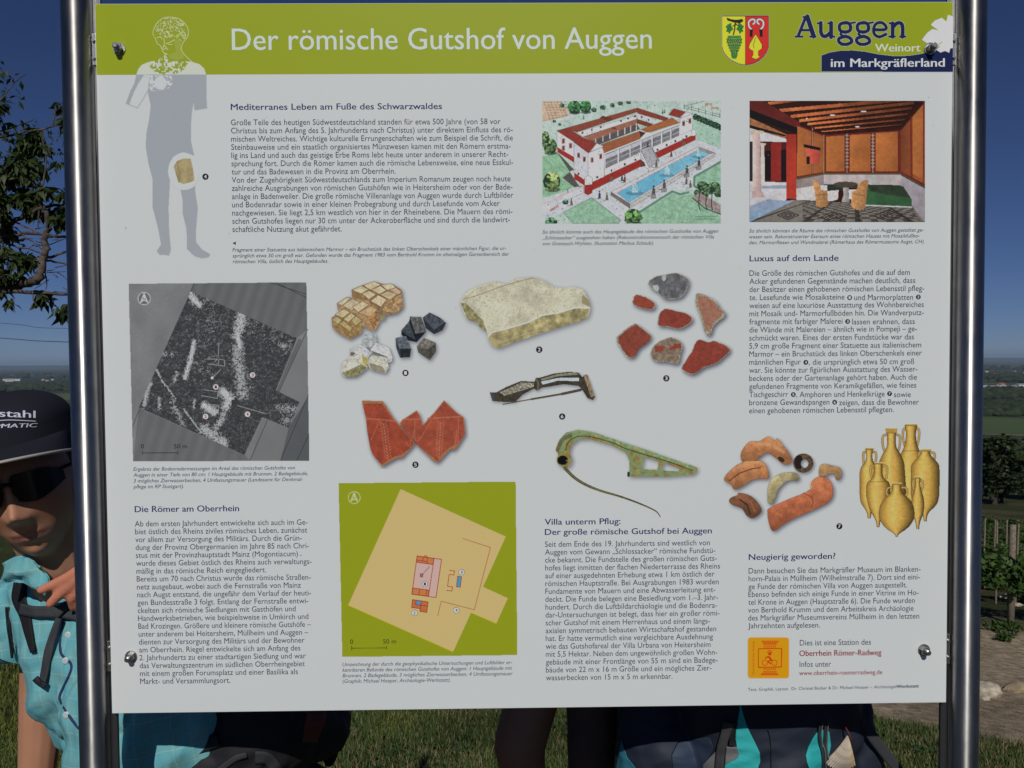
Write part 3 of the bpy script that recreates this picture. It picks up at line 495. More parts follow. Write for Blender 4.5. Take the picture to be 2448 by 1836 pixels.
band([(310, 930), (310, 1000)], 12, .7); band([(400, 950), (480, 1110)], 24, .5); band([(490, 1010), (620, 1180)], 6, .7); band([(570, 940), (560, 1000)], 12, .6); band([(1200, 1000), (1300, 1000), (1230, 1100)], 34, .5); band([(1200, 540), (1260, 540)], 22, .5); band([(980, 380), (1300, 560)], 90, .28); band([(700, 300), (640, 700)], 120, .25); band([(950, 720), (980, 850)], 22, .4)
den[(p.X > 840) & (p.Y > 940) & (p.X-p.Y*.45 < 640) & (p.Y > 930)] *= .45
sp = hashn(np.floor(p.X/5), np.floor(p.Y/5), 31)*.5+vnoise(p.X, p.Y, 15, 5)*.3+vnoise(p.X+p.Y*.5, p.Y*2.2, 26, 8)*.2
lv = np.clip((sp-(.84-den*.74))*3.4, 0, 1); p.put(sv*np.clip(lv, 0, 1), (186, 190, 188)); p.put(sv*np.clip((sp-.42)*1.6, 0, .6), (112, 116, 116))
for l_ in ([(665, 675), (740, 685), (790, 692), (790, 648), (748, 640), (742, 685)], [(660, 640), (735, 640), (715, 660)], [(762, 715), (700, 778)], [(640, 866), (742, 880), (735, 930), (620, 908)], [(885, 982), (1095, 1042)], [(748, 520), (742, 620)], [(700, 975), (748, 980), (742, 1030)]): p.line(l_, 5, (170, 174, 170), al=.7)
p.ell(698, 778, 10, 10, (200, 200, 200)); WL = (178, 186, 180)
def compass(x_, y_, c, bgc):
    p.ell(x_, y_, 48, 48, c); p.ell(x_, y_, 43, 43, bgc); p.poly([(x_-1, y_-46), (x_+33, y_+34), (x_, y_+14), (x_-32, y_+34)], c)
    p.line([(x_-9, y_+12), (x_-9, y_-8), (x_+9, y_+12), (x_+9, y_-8)], 4, bgc)
compass(199, 196, WL, (98, 102, 102)); p.line([(187, 1315), (187, 1342)], 4, (30, 32, 34)); p.line([(445, 1315), (445, 1342)], 4, (30, 32, 34)); p.line([(187, 1330), (445, 1328)], 4, (30, 32, 34))
p.build('radar_picture', 2, 'grey ground radar survey picture', sat=1, gam=1, grain=0)
def one(*a, **k): t = Text(); t.run(*a, **k); t.build('scale_lettering', 4)
tx = Text()
one(G, '0', 175, 198, 1296, 10, col=(28, 30, 32)); one(G, '50 m', 418, 514, 1296, 10, col=(28, 30, 32))
for x_, y_, t_ in ((995, 757, '3'), (725, 845, '1'), (650, 1062, '2'), (958, 1045, '4')): tx.disc(G, x_, y_, 20, t_, (206, 190, 186), (90, 60, 60))
# ---- plan
p = Pic((62, 68, 1425, 1404), Lc, 1.0); p.poly([(62, 80), (1412, 68), (1425, 1390), (90, 1404)], GREEN2)
YL = (186, 168, 28)
pl = [(535, 125), (1337, 487), (1163, 870), (1352, 957), (1265, 1150), (1072, 1067), (935, 1366), (135, 1010)]
p.poly(pl, (188, 168, 110)); p.line([(135, 1010), (935, 1366)], 4, YL); p.line([(1072, 1067), (1265, 1150)], 4, YL)
BR = (140, 38, 40)
for q, c in (([(661, 635), (847, 661), (805, 952), (620, 926)], (188, 160, 148)), ([(661, 635), (790, 654), (781, 700), (655, 682)], (184, 116, 66)), ([(629, 879), (752, 896), (745, 942), (620, 926)], (184, 116, 66)), ([(626, 968), (745, 985), (734, 1065), (682, 1057), (685, 1036), (619, 1028)], (176, 104, 62)), ([(654, 973), (692, 978), (688, 1011), (650, 1006)], (70, 140, 176)), ([(970, 790), (999, 793), (990, 873), (961, 869)], (70, 140, 176)), ([(687, 770), (706, 773), (702, 796), (684, 793)], (120, 110, 150))):
    p.poly(q, c); p.line(q, 5, BR, closed=True)
for q in ([(790, 654), (748, 940)], [(661, 668), (738, 678)], [(740, 648), (736, 690)], [(708, 642), (704, 672)], [(680, 888), (674, 932)], [(735, 893), (728, 940)], [(690, 1010), (740, 1016)], [(690, 1010), (685, 1040)], [(655, 682), (781, 700)], [(713, 642), (718, 634), (732, 634), (738, 645)]): p.line(q, 4.5, BR)
p.line([(755, 717), (700, 776)], 5, (110, 90, 110)); p.line([(908, 745), (946, 749), (941, 780), (905, 776), (893, 866), (930, 871), (926, 902), (886, 898)], 5, (160, 48, 40)); p.line([(1010, 502), (1220, 570), (1097, 1045), (844, 980), (818, 1090)], 4, (150, 64, 40))
compass(181, 190, (180, 190, 140), GREEN2); DK = (36, 40, 22)
p.line([(162, 1322), (162, 1352)], 4, DK); p.line([(429, 1320), (429, 1350)], 4, DK); p.line([(162, 1338), (429, 1336)], 4, DK)
for x_, y_ in ((1000, 759), (720, 848), (641, 1069), (960, 1049)): p.ell(x_, y_, 23, 23, (70, 76, 84))
p.build('site_plan_picture', 2, 'green and beige plan of the excavation', sat=1, gam=1, grain=0)
one(Lc, '0', 150, 174, 1305, 10.5, col=DK); one(Lc, '50 m', 402, 501, 1303, 10.5, col=DK)
for x_, y_, t_ in ((1000, 759, '3'), (720, 848, '1'), (641, 1069, '2'), (960, 1049, '4')): tx.disc(Lc, x_, y_, 20, t_, (196, 198, 190), (60, 64, 84))
# ---- tesserae
p = Pic((60, 120, 1720, 1520), Tc, 1.0)
def stones(L, dx=18, dy=22, bl=20, amt=.75):
    mk = np.zeros(p.X.shape, bool)
    for P, *_ in L: mk |= p.mask(P)
    p.shadow(mk, dx, dy, bl, amt)
    for P, c, *r in L:
        p.poly(P, c, nz=.22, ns=34, **(r[0] if r else {})); p.put(p.mask(P) & (vnoise(p.X, p.Y, 9, 41) > .78), tuple(np.array(c)*.72), al=.6)
b1 = (196, 180, 140); b2 = (150, 118, 74); b3 = (184, 166, 126); b4 = (158, 144, 96)
def blk(P, c): return (P, c)
stones([([(388, 290), (520, 235), (690, 180), (800, 215), (930, 215), (1050, 290), (1075, 520), (1000, 600), (880, 630), (760, 600), (640, 480), (400, 400)], b2),
 ([(195, 470), (330, 385), (470, 410), (600, 440), (720, 540), (765, 720), (690, 845), (560, 790), (480, 680), (210, 560)], (170, 138, 92)),
 ([(125, 660), (290, 545), (440, 600), (540, 690), (530, 860), (370, 950), (230, 880), (135, 790)], (156, 126, 76)),
 ([(740, 600), (840, 620), (830, 690), (770, 700)], (140, 134, 90))])
for P, c in (([(390, 295), (520, 238), (615, 285), (525, 345)], b1), ([(540, 232), (690, 180), (775, 225), (640, 295)], b1), ([(650, 290), (770, 240), (855, 300), (760, 350)], b1), ([(780, 225), (920, 212), (975, 260), (860, 300)], (200, 184, 150)), ([(530, 345), (620, 300), (715, 355), (620, 420)], b1), ([(640, 440), (740, 362), (855, 420), (780, 520)], (204, 180, 142)), ([(768, 355), (860, 310), (1000, 345), (900, 430)], b3), ([(880, 290), (980, 265), (1055, 320), (1000, 360)], (186, 160, 128)),
 ([(200, 480), (330, 388), (380, 405), (265, 500)], (196, 184, 148)), ([(270, 500), (390, 412), (500, 455), (390, 570)], (184, 172, 136)), ([(400, 520), (540, 438), (615, 490), (480, 590)], b1), ([(480, 595), (640, 505), (730, 550), (640, 650)], (190, 160, 112)),
 ([(170, 620), (290, 545), (370, 590), (270, 665)], (188, 176, 132)), ([(280, 680), (390, 598), (440, 640), (350, 720)], (190, 176, 128)), ([(128, 690), (190, 645), (265, 690), (215, 745)], (178, 168, 112)), ([(222, 740), (280, 700), (400, 790), (370, 850)], (180, 158, 96)), ([(385, 690), (450, 640), (535, 700), (440, 770)], (172, 158, 104))):
    p.poly(P, c, nz=.12, ns=30); p.line(P, 7, (104, 78, 48), closed=True, al=.7)
p.poly([(900, 440), (1000, 370), (1050, 340), (1070, 520), (990, 590), (820, 600), (790, 540)], (160, 130, 86), nz=.4, ns=22); p.poly([(600, 660), (730, 570), (760, 700), (690, 830)], (166, 122, 72), nz=.4, ns=22)
w1, w2 = (186, 192, 188), (146, 144, 124)
stones([([(530, 960), (570, 880), (700, 875), (725, 970), (640, 1060), (540, 1040)], (166, 172, 170)), ([(370, 1060), (480, 1020), (560, 1040), (655, 1130), (610, 1195), (480, 1140), (370, 1170)], w1), ([(640, 1080), (710, 990), (880, 1060), (930, 1180), (925, 1240), (880, 1255), (860, 1190), (660, 1130)], w1), ([(255, 1400), (265, 1250), (400, 1165), (530, 1135), (605, 1200), (600, 1330), (450, 1440), (310, 1445)], (194, 192, 172)), ([(610, 1210), (660, 1155), (860, 1185), (880, 1320), (840, 1395), (650, 1350), (612, 1300)], (192, 190, 170))])
p.poly([(265, 1400), (400, 1330), (520, 1275), (600, 1325), (450, 1440), (320, 1445)], (134, 132, 88), nz=.3, ns=26); p.poly([(525, 1150), (600, 1205), (600, 1310), (540, 1260)], (172, 160, 74), nz=.2); p.poly([(620, 1255), (800, 1310), (840, 1390), (650, 1350)], (142, 138, 108), nz=.25, ns=26); p.poly([(650, 1095), (860, 1175), (900, 1250), (860, 1190), (670, 1135)], (110, 112, 100), nz=.2); p.poly([(380, 1110), (450, 1130), (400, 1165), (370, 1165)], (120, 104, 84))
k1, k2 = (70, 80, 90), (34, 40, 48)
stones([([(1330, 660), (1420, 592), (1560, 660), (1640, 730), (1590, 830), (1480, 880), (1370, 800)], (52, 58, 66)), ([(1045, 830), (1150, 710), (1165, 645), (1310, 650), (1375, 850), (1250, 985), (1130, 960), (1050, 890)], k2), ([(970, 930), (1110, 900), (1180, 1080), (1160, 1185), (1030, 1190), (980, 1060)], (66, 74, 82)), ([(1252, 1040), (1350, 930), (1500, 990), (1510, 1100), (1425, 1225), (1270, 1120)], (92, 90, 80))], amt=.6)
for P, c in (([(1160, 650), (1305, 650), (1365, 850), (1235, 870)], (96, 100, 96)), ([(1150, 720), (1230, 950), (1130, 890), (1050, 830)], (70, 82, 86)), ([(1340, 660), (1420, 600), (1620, 720), (1480, 820)], (76, 86, 96)), ([(975, 935), (1110, 905), (1175, 1065), (1025, 1065)], (96, 108, 116)), ([(1030, 1070), (1178, 1068), (1160, 1185), (1035, 1185)], (44, 50, 54)), ([(1260, 1045), (1360, 940), (1500, 990), (1400, 1080)], (120, 116, 102)), ([(1400, 1080), (1505, 1000), (1505, 1100), (1425, 1220)], (78, 74, 66))):
    p.poly(P, c, nz=.4, ns=20); p.line(P, 4, (120, 128, 130), closed=True, al=.5)
p.build('mosaic_stones_print', 2, 'printed beige, white and black mosaic stones')
# ---- marble slab and knee fibula
p = Pic((60, 70, 1700, 1600), Mc, 1.0)
sl = [(95, 390), (170, 270), (320, 200), (500, 160), (630, 195), (700, 130), (920, 108), (1050, 150), (1140, 215), (1260, 235), (1380, 215), (1490, 250), (1560, 380), (1572, 460), (1545, 560), (1440, 610), (1080, 720), (700, 850), (530, 915), (450, 880), (410, 800), (400, 725), (330, 690), (280, 620), (180, 590), (140, 520)]
m = p.mask(sl); p.shadow(m, 14, 20, 22, .6); p.poly(sl, (188, 186, 158), nz=.13, ns=120); p.put(m & (vnoise(p.X, p.Y, 12, 8) > .72), (160, 156, 126), al=.5)
p.poly([(410, 790), (450, 740), (650, 690), (850, 630), (1030, 545), (1200, 520), (1400, 460), (1560, 465), (1545, 560), (1440, 610), (1080, 720), (700, 850), (530, 915), (450, 880)], (160, 150, 100), nz=.3, ns=60); p.poly([(100, 400), (160, 400), (250, 490), (350, 590), (400, 725), (330, 690), (280, 620), (180, 590)], (140, 134, 88), nz=.3, ns=30); p.poly([(1480, 300), (1560, 380), (1570, 450), (1470, 400)], (150, 142, 100))
p.line([(410, 790), (450, 735), (650, 685), (850, 625), (1030, 540), (1200, 512), (1400, 455), (1540, 455)], 14, (196, 202, 190), al=.8); p.line([(130, 360), (300, 310), (560, 215), (700, 170), (920, 115)], 10, (140, 120, 94), al=.7); p.line([(140, 350), (280, 240), (520, 170)], 6, (150, 140, 110), al=.5); p.line([(480, 870), (850, 745), (1080, 690)], 6, (186, 186, 150), al=.7)
pin = [(580, 1548), (900, 1490), (1250, 1430), (1460, 1385)]; fm = p.line(pin, 26, (70, 60, 46), taper=(.3, 1.3))
bodyf = [(430, 1410), (500, 1415), (620, 1350), (780, 1285), (940, 1290), (950, 1250), (1000, 1245), (1150, 1200), (1330, 1178), (1440, 1190), (1480, 1240), (1520, 1205), (1560, 1280), (1625, 1460), (1600, 1500), (1540, 1480), (1490, 1400), (1440, 1340), (1270, 1320), (1020, 1360), (970, 1395), (930, 1370), (800, 1440), (720, 1520), (580, 1520), (460, 1510)]
m = p.mask(bodyf); p.shadow(m, 10, 16, 14, .5); p.poly(bodyf, (74, 68, 54), nz=.3, ns=20)
p.poly([(1010, 1290), (1200, 1250), (1440, 1245), (1440, 1285), (1200, 1280), (1030, 1325)], (176, 192, 196), nz=.1); p.poly([(1010, 1260), (1200, 1205), (1400, 1185), (1440, 1210), (1200, 1230), (1020, 1280)], (136, 134, 108), nz=.15); p.poly([(540, 1410), (640, 1370), (780, 1300), (930, 1305), (930, 1350), (800, 1390), (600, 1450)], (140, 138, 118), nz=.5, ns=12); p.poly([(430, 1410), (480, 1420), (495, 1500), (465, 1510)], (74, 82, 92)); p.line([(960, 1260), (980, 1310), (975, 1390)], 14, (120, 112, 84)); p.poly([(1490, 1215), (1540, 1215), (1620, 1450), (1580, 1470)], (140, 120, 90), nz=.4, ns=16); p.line(pin, 8, (130, 116, 88), al=.6)
p.build('marble_slab_print', 2, 'printed marble slab fragment and silvery brooch')
# ---- painted plaster fragments
p = Pic((170, 50, 1740, 1480), Pc, 1.0); edge = (150, 140, 116)
def frag(P, c, rim=10, nz=.12, sc=.93, off=(0, 0), rimc=edge):
    P = [tuple(q) for q in spline(P, 4, True)]; r = np.random.default_rng(int(P[0][0])); P = [(x+r.uniform(-5, 5), y+r.uniform(-5, 5)) for x, y in P]
    m = p.mask(P); p.shadow(m, 22, 26, 22, .8); p.put(m, rimc, nz=.35, ns=14); cx = sum(x for x, y in P)/len(P); cy = sum(y for x, y in P)/len(P)
    P2 = [((x-cx)*sc+cx+off[0], (y-cy)*sc+cy+off[1]) for x, y in P]; p.poly(P2, c, nz=nz, ns=40); p.put(p.mask(P2) & (vnoise(p.X, p.Y, 10, 77) > .8), tuple(np.array(c)*.85), al=.5)
frag([(610, 190), (700, 120), (790, 95), (900, 80), (1000, 75), (1120, 140), (1145, 220), (1110, 300), (1020, 400), (830, 415), (760, 350), (640, 260)], (108, 110, 112), nz=.3, sc=.95)
p.ell(815, 130, 28, 44, (160, 172, 166)); p.poly([(660, 240), (730, 225), (750, 270), (735, 320), (680, 290)], (164, 176, 168))
frag([(400, 440), (430, 365), (500, 365), (600, 400), (690, 470), (670, 550), (560, 545), (410, 490)], (160, 72, 50)); frag([(740, 760), (745, 640), (820, 540), (960, 565), (1120, 610), (1195, 690), (1110, 770), (1000, 810), (850, 780)], (152, 66, 50), sc=.95)
frag([(1235, 360), (1290, 340), (1480, 430), (1560, 540), (1630, 620), (1480, 760), (1430, 880), (1370, 880), (1290, 640), (1235, 480)], (164, 112, 88), sc=.82, off=(4, -10)); frag([(195, 920), (400, 752), (490, 770), (635, 890), (620, 970), (500, 1060), (400, 1190), (320, 1170), (240, 1050)], (148, 70, 52), sc=.94, off=(6, 4))
frag([(640, 1110), (690, 1020), (830, 940), (940, 925), (1055, 1010), (1040, 1120), (990, 1270), (860, 1250), (700, 1235), (640, 1180)], (136, 118, 98), nz=.25); p.put(p.mask([(690, 1040), (1040, 1000), (1040, 1060), (700, 1120)]) & (vnoise(p.X, p.Y, 34, 6) > .42), (156, 70, 48))
frag([(1260, 950), (1400, 980), (1500, 970), (1690, 1070), (1600, 1190), (1500, 1270), (1340, 1320), (1200, 1410), (1050, 1350), (1090, 1250), (1180, 1110)], (154, 66, 50), sc=.965)
p.build('plaster_fragments_print', 2, 'printed red and grey painted plaster fragments')
# ---- red bowl sherds
p = Pic((220, 160, 2010, 1320), Sc, 1.0); s1 = [(240, 190), (590, 200), (770, 480), (870, 590), (1110, 890), (1110, 920), (900, 1140), (820, 1140), (640, 1240), (580, 1280), (480, 1160), (420, 1080), (380, 980), (330, 700), (310, 500), (270, 330)]
s2 = [(870, 560), (910, 510), (1150, 350), (1200, 430), (1250, 600), (1330, 500), (1420, 410), (1600, 185), (1800, 380), (1925, 465), (1955, 740), (1850, 910), (1780, 1005), (1700, 1000), (1580, 1130), (1495, 1215), (1420, 1180), (1180, 950), (1110, 880)]
m = p.mask(s1) | p.mask(s2); p.shadow(m, 24, 34, 30, .8); p.put(m, (168, 112, 64), nz=.1)
i1 = [(262, 238), (570, 238), (760, 500), (860, 610), (1100, 890), (1095, 915), (1030, 985), (900, 1085), (760, 1125), (640, 1200), (580, 1255), (480, 1150), (425, 1080), (385, 980), (335, 700), (316, 500)]
i2 = [(880, 575), (920, 520), (1150, 368), (1190, 430), (1245, 615), (1340, 510), (1430, 420), (1600, 210), (1800, 390), (1915, 475), (1945, 740), (1840, 900), (1720, 950), (1610, 1030), (1495, 1205), (1420, 1130), (1180, 945), (1115, 880)]
CL = (166, 72, 46)
p.poly(i1, CL, nz=.12, ns=90); p.poly(i2, (170, 78, 52), nz=.12, ns=90)
for l_ in ([(320, 490), (560, 505), (780, 530)], [(930, 500), (1220, 498)], [(1330, 490), (1600, 470), (1900, 455)]): p.line(l_, 26, (186, 112, 80), al=.7)
HL = (196, 126, 92)
def fern(x0, y0, x1, y1, n=12):
    p.line([(x0, y0), (x1, y1)], 8, HL, al=.8)
    for i in range(n):
        f = i/n; x_, y_ = x0+(x1-x0)*f, y0+(y1-y0)*f
        for s_ in (-1, 1): p.line(spline([(x_, y_+34), (x_+s_*34, y_+8), (x_+s_*58, y_-18), (x_+s_*40, y_-16)], 3), 7, HL, al=.8)
fern(600, 560, 675, 1170); fern(1545, 540, 1515, 1150)
for l_ in ([(510, 580), (390, 850)], [(1050, 850), (1040, 960)], [(1115, 520), (1122, 850)], [(1115, 680), (1060, 850)], [(1390, 520), (1220, 800), (1160, 860)], [(1815, 680), (1780, 930)], [(1840, 480), (1830, 900)], [(970, 880), (1020, 940)]): p.line(l_, 8, HL, al=.75)
p.line([(880, 600), (1000, 750), (1150, 910)], 12, (110, 64, 44), al=.8); p.build('red_sherds_print', 2, 'printed red bowl sherds with fern relief')
# ---- green bow fibula
p = Pic((110, 110, 2080, 1340), Fc, 1.0)
bow = [(160, 400), (200, 290), (290, 190), (450, 150), (650, 180), (1000, 300), (1400, 430), (1700, 540), (2025, 650), (2030, 690), (1980, 745), (1600, 775), (1140, 770), (1100, 740), (1130, 700), (1130, 560), (1080, 450), (880, 350), (600, 275), (460, 280), (370, 350), (340, 450), (380, 560), (330, 650), (250, 650), (180, 600), (165, 540), (190, 480)]
spring = spline([(280, 660), (400, 780), (560, 880), (760, 960), (1000, 1030), (1250, 1120), (1470, 1220), (1540, 1300)], 5)
h1 = [(1325, 512), (1520, 572), (1500, 682), (1295, 670), (1310, 600)]; h2 = [(1580, 590), (1790, 660), (1790, 700), (1560, 690)]
m = p.mask(bow) & ~p.mask(h1) & ~p.mask(h2); p.shadow(m, 22, 24, 24, .55); m = m & ~p.mask(h1) & ~p.mask(h2)
p.put(m, (140, 138, 76), nz=.2, ns=50); n_ = fnoise(p.X, p.Y, 60, 71)
p.put(m & (n_ > .55), (120, 148, 100), al=.8); p.put(m & (n_ < .38), (150, 118, 52), al=.8)
p.line(spline([(230, 330), (320, 215), (460, 180), (640, 205), (1000, 325), (1400, 460), (1980, 650)], 5), 44, (128, 158, 108), al=.75, nz=.25, ns=26); p.line(spline([(290, 420), (330, 310), (450, 240), (620, 245), (900, 320), (1080, 400), (1300, 470), (1700, 590), (1960, 690)], 5), 12, (70, 58, 34), al=.8)
p.line(spline([(180, 420), (250, 280), (350, 230)], 4), 50, (92, 86, 58), al=.6); p.ell(250, 555, 72, 64, (70, 66, 44)); p.ell(248, 552, 64, 58, (22, 20, 18)); p.line([(1120, 720), (1120, 760)], 30, (52, 58, 40)); p.line([(300, 560), (370, 560), (330, 640)], 18, (150, 150, 104), al=.7)
p.line(spring, 34, (96, 88, 52), taper=(1.3, .35), nz=.35, ns=22); p.line(spring[:20], 8, (130, 142, 96), al=.7)
p.build('bronze_brooch_print', 2, 'printed green bronze brooch with long pin')
# ---- handles and amphorae
p = Pic((100, 30, 2140, 1120), Hc, 1.0)
CLY = (176, 120, 76)
def clay(P, c=CLY, sh=(0, 1, .35), nz=.16, sm=4, am=.75):
    P = spline(P, sm, True); m = p.mask(P); p.shadow(m, 14, 16, 14, am); p.put(m, c, nz=nz, ns=40, sh=sh); p.put(m & (vnoise(p.X, p.Y, 7, 12) > .8), tuple(np.array(c)*.75), al=.45); p.line(P, 4, tuple(np.array(c)*.6), closed=True, al=.5)
clay([(270, 330), (300, 265), (355, 212), (440, 210), (520, 165), (575, 205), (605, 182), (640, 230), (700, 300), (740, 380), (715, 410), (660, 420), (600, 370), (520, 315), (460, 340), (400, 390), (290, 395)]); p.line([(430, 230), (560, 240), (660, 310)], 30, (200, 158, 112), al=.5); p.ell(640, 375, 34, 20, (70, 48, 34), rot=.6)
clay([(118, 550), (150, 500), (230, 430), (320, 390), (400, 388), (480, 400), (525, 500), (520, 550), (470, 550), (380, 560), (300, 610), (215, 650), (180, 600), (130, 575)]); p.line([(165, 570), (260, 500), (370, 460), (450, 450)], 9, (96, 62, 40)); p.line([(250, 440), (380, 410)], 26, (196, 146, 104), al=.5)
clay([(165, 760), (180, 725), (240, 700), (250, 680), (330, 695), (400, 740), (460, 830), (430, 880), (370, 910), (320, 880), (280, 820), (200, 790)], (124, 84, 58)); p.line([(260, 740), (330, 790), (360, 880)], 14, (70, 52, 42)); p.line([(240, 705), (360, 760), (400, 850)], 12, (152, 98, 66))
clay([(515, 740), (520, 620), (570, 540), (650, 500), (760, 495), (800, 530), (785, 570), (700, 570), (620, 640), (580, 740), (555, 785), (520, 770)], (160, 150, 108), sh=(1, 1, .4))
clay([(515, 860), (530, 820), (700, 740), (850, 680), (920, 630), (910, 590), (960, 540), (1040, 530), (1100, 600), (1108, 700), (1060, 770), (900, 850), (740, 920), (640, 980), (580, 1025), (545, 1010), (520, 920)], (180, 106, 70), sh=(.3, 1, .45)); p.line([(840, 680), (920, 720), (930, 770), (915, 820)], 6, (110, 66, 44)); p.line([(920, 620), (1000, 640), (1050, 700)], 50, (196, 130, 86), al=.35)
clay([(985, 520), (990, 440), (1030, 415), (1100, 430), (1170, 450), (1190, 510), (1160, 565), (1135, 550), (1125, 510), (1080, 505), (1040, 525)], (158, 126, 84))
m = (np.hypot((p.X-840)/92, (p.Y-408)/88) < 1) & ~(np.hypot((p.X-852)/34, (p.Y-412)/38) < 1); p.shadow(m, 12, 14, 12, .6); m = m & ~(np.hypot((p.X-852)/34, (p.Y-412)/38) < 1); p.put(m, (92, 74, 54), nz=.4, ns=18); p.put(m & (np.hypot((p.X-800)/40, (p.Y-400)/64) < 1), (44, 36, 32))
OC = np.array([184., 148., 66.])
def amph(prof, cx, cy=None, handles=(), lip=None):
    """prof: (y, half width) down the jar"""
    ys = np.array([q[0] for q in prof], float); ws = np.array([q[1] for q in prof], float)
    yy = np.linspace(ys[0], ys[-1], 90); ww = np.interp(yy, ys, ws); ww = np.convolve(np.pad(ww, 3, mode='edge'), np.ones(7)/7, 'valid')
    for H in handles:
        h = spline(H, 6); p.line(h, 22, (92, 74, 44)); p.line(h, 15, (178, 150, 84))
    W = np.interp(p.Y, yy, ww); m = (np.abs(p.X-cx) < W) & (p.Y > ys[0]) & (p.Y < ys[-1]); m2 = (np.abs(p.X-cx) < W+4) & (p.Y > ys[0]-3) & (p.Y < ys[-1]+3)
    t = np.clip((p.X-cx)/np.maximum(W, 1), -1, 1); e_ = np.clip((np.abs(t+.12)-.35)/.75, 0, 1); tv = (p.Y-ys[0])/(ys[-1]-ys[0]); f = 1.10+.10*np.exp(-((t+.25)/.25)**2)-.52*e_**1.4; f = f-.32*np.clip(tv-.70, 0, 1)*(1+t*.5)-.10*np.clip(t, 0, 1)
    p.put(m2, (84, 64, 38)); c = OC[None, None]*f[..., None]; c = c*(1+.035*(vnoise(p.X*.25, p.Y, 7, 3)-.5)*2)[..., None]; c[..., 2] += 24*np.clip(.5-np.abs(t+.2), 0, 1)
    a = m[..., None]; p.C = np.where(a, c, p.C); p.A = np.maximum(p.A, m)
    if lip: x0, x1, y0, y1 = lip; p.poly([(x0, y0), (x1, y0), (x1-6, y1), (x0+6, y1)], (170, 140, 70)); p.line([(x0, y0), (x1, y0)], 6, (206, 190, 130)); p.line([(x0+6, y1), (x1-6, y1)], 4, (90, 70, 40))
amph([(60, 54), (150, 40), (240, 52), (300, 76), (380, 120), (470, 128), (640, 100), (760, 60), (830, 30)], 1822, handles=[[(1780, 85), (1752, 110), (1750, 190), (1772, 270), (1782, 285)], [(1868, 85), (1895, 110), (1893, 190), (1872, 270), (1864, 285)]], lip=(1765, 1880, 52, 68))
amph([(130, 38), (200, 34), (270, 40), (320, 78), (400, 112), (560, 124), (700, 130), (820, 100)], 1645, handles=[[(1612, 150), (1572, 158), (1562, 200), (1568, 260), (1582, 300)], [(1678, 150), (1716, 158), (1722, 200), (1718, 260), (1704, 300)]], lip=(1588, 1700, 90, 134))
amph([(290, 36), (330, 40), (360, 70), (420, 125), (500, 128), (700, 126), (780, 108), (830, 60), (862, 22), (900, 14), (936, 8)], 1952, handles=[[(1926, 318), (1900, 312), (1892, 345), (1898, 372)], [(1984, 318), (2030, 315), (2040, 350), (2030, 385)]], lip=(1926, 2010, 280, 300))
amph([(275, 32), (340, 24), (400, 30), (430, 66), (480, 84), (700, 84), (770, 76), (820, 40), (860, 16), (908, 10)], 1442, handles=[[(1420, 308), (1392, 312), (1388, 360), (1392, 425)], [(1474, 308), (1500, 312), (1504, 360), (1498, 400)]], lip=(1404, 1488, 270, 284))
amph([(410, 36), (500, 34), (550, 48), (580, 98), (640, 108), (720, 104), (830, 76), (900, 36), (940, 14), (988, 9)], 1523, handles=[[(1498, 432), (1460, 438), (1454, 490), (1466, 540)], [(1556, 432), (1600, 438), (1604, 490), (1598, 545)]], lip=(1488, 1566, 404, 416))
amph([(540, 22), (600, 18), (660, 30), (720, 50), (800, 58), (870, 48), (930, 24), (960, 14), (1010, 8)], 1884, handles=[[(1862, 565), (1842, 572), (1842, 620), (1856, 660)], [(1900, 565), (1926, 572), (1930, 620), (1918, 660)]], lip=(1856, 1914, 532, 546))
amph([(600, 38), (660, 40), (690, 60), (740, 118), (800, 150), (860, 160), (920, 154), (980, 118), (1030, 60), (1050, 16), (1078, 4)], 1692, handles=[[(1654, 632), (1612, 636), (1598, 680), (1624, 712)], [(1730, 632), (1776, 636), (1786, 680), (1766, 718)]], lip=(1646, 1738, 590, 606))
p.line([(1740, 296), (1900, 296)], 4, (110, 88, 50)); p.line([(1428, 580), (1620, 580)], 4, (110, 88, 50))
p.build('handles_and_amphorae_print', 2, 'printed clay handles beside a group of ochre amphorae', sat=.86, gam=1.15)
# ---- cycle route badge
p = Pic((70, 990, 530, 1450), Nc, .9); r_ = 26
def rr(x0, y0, x1, y1, r):
    o = []
    for cx, cy, a in ((x1-r, y0+r, -90), (x1-r, y1-r, 0), (x0+r, y1-r, 90), (x0+r, y0+r, 180)):
        for i in range(6): o.append((cx+r*math.cos(math.radians(a+18*i)), cy+r*math.sin(math.radians(a+18*i))))
    return o
p.poly(rr(78, 1002, 523, 1443, 30), (200, 150, 110)); p.poly(rr(84, 1007, 517, 1437, 26), (200, 140, 18)); RO = (186, 52, 20)
p.line([(193, 1125), (442, 1121), (438, 1320), (193, 1325)], 10, RO, closed=True)
for y_, a, b in ((1044, 228, 410), (1060, 238, 396), (1074, 250, 384), (1402, 222, 404), (1387, 232, 396), (1372, 250, 384)): p.line([(a, y_), (b, y_)], 9, RO)
for i in range(7):
    for y_ in (1100, 1343): p.line([(256+i*20, y_-10), (256+i*20, y_+10)], 8, RO)
for x_ in (262, 365): p.line([(x_+29*math.cos(a), 1275+29*math.sin(a)) for a in np.linspace(0, 6.28, 20)], 7, RO)
p.line(spline([(270, 1225), (300, 1208), (330, 1240), (300, 1262), (325, 1285)], 4), 14, RO); p.line([(300, 1210), (335, 1250)], 16, RO); p.line(spline([(290, 1165), (300, 1148), (325, 1148), (342, 1170)], 4), 8, RO); p.poly([(300, 1160), (330, 1160), (332, 1190), (315, 1198), (296, 1190)], RO)
p.build('cycle_route_badge_print', 2, 'orange badge with a cyclist inside a column', sat=1, gam=1, grain=0)
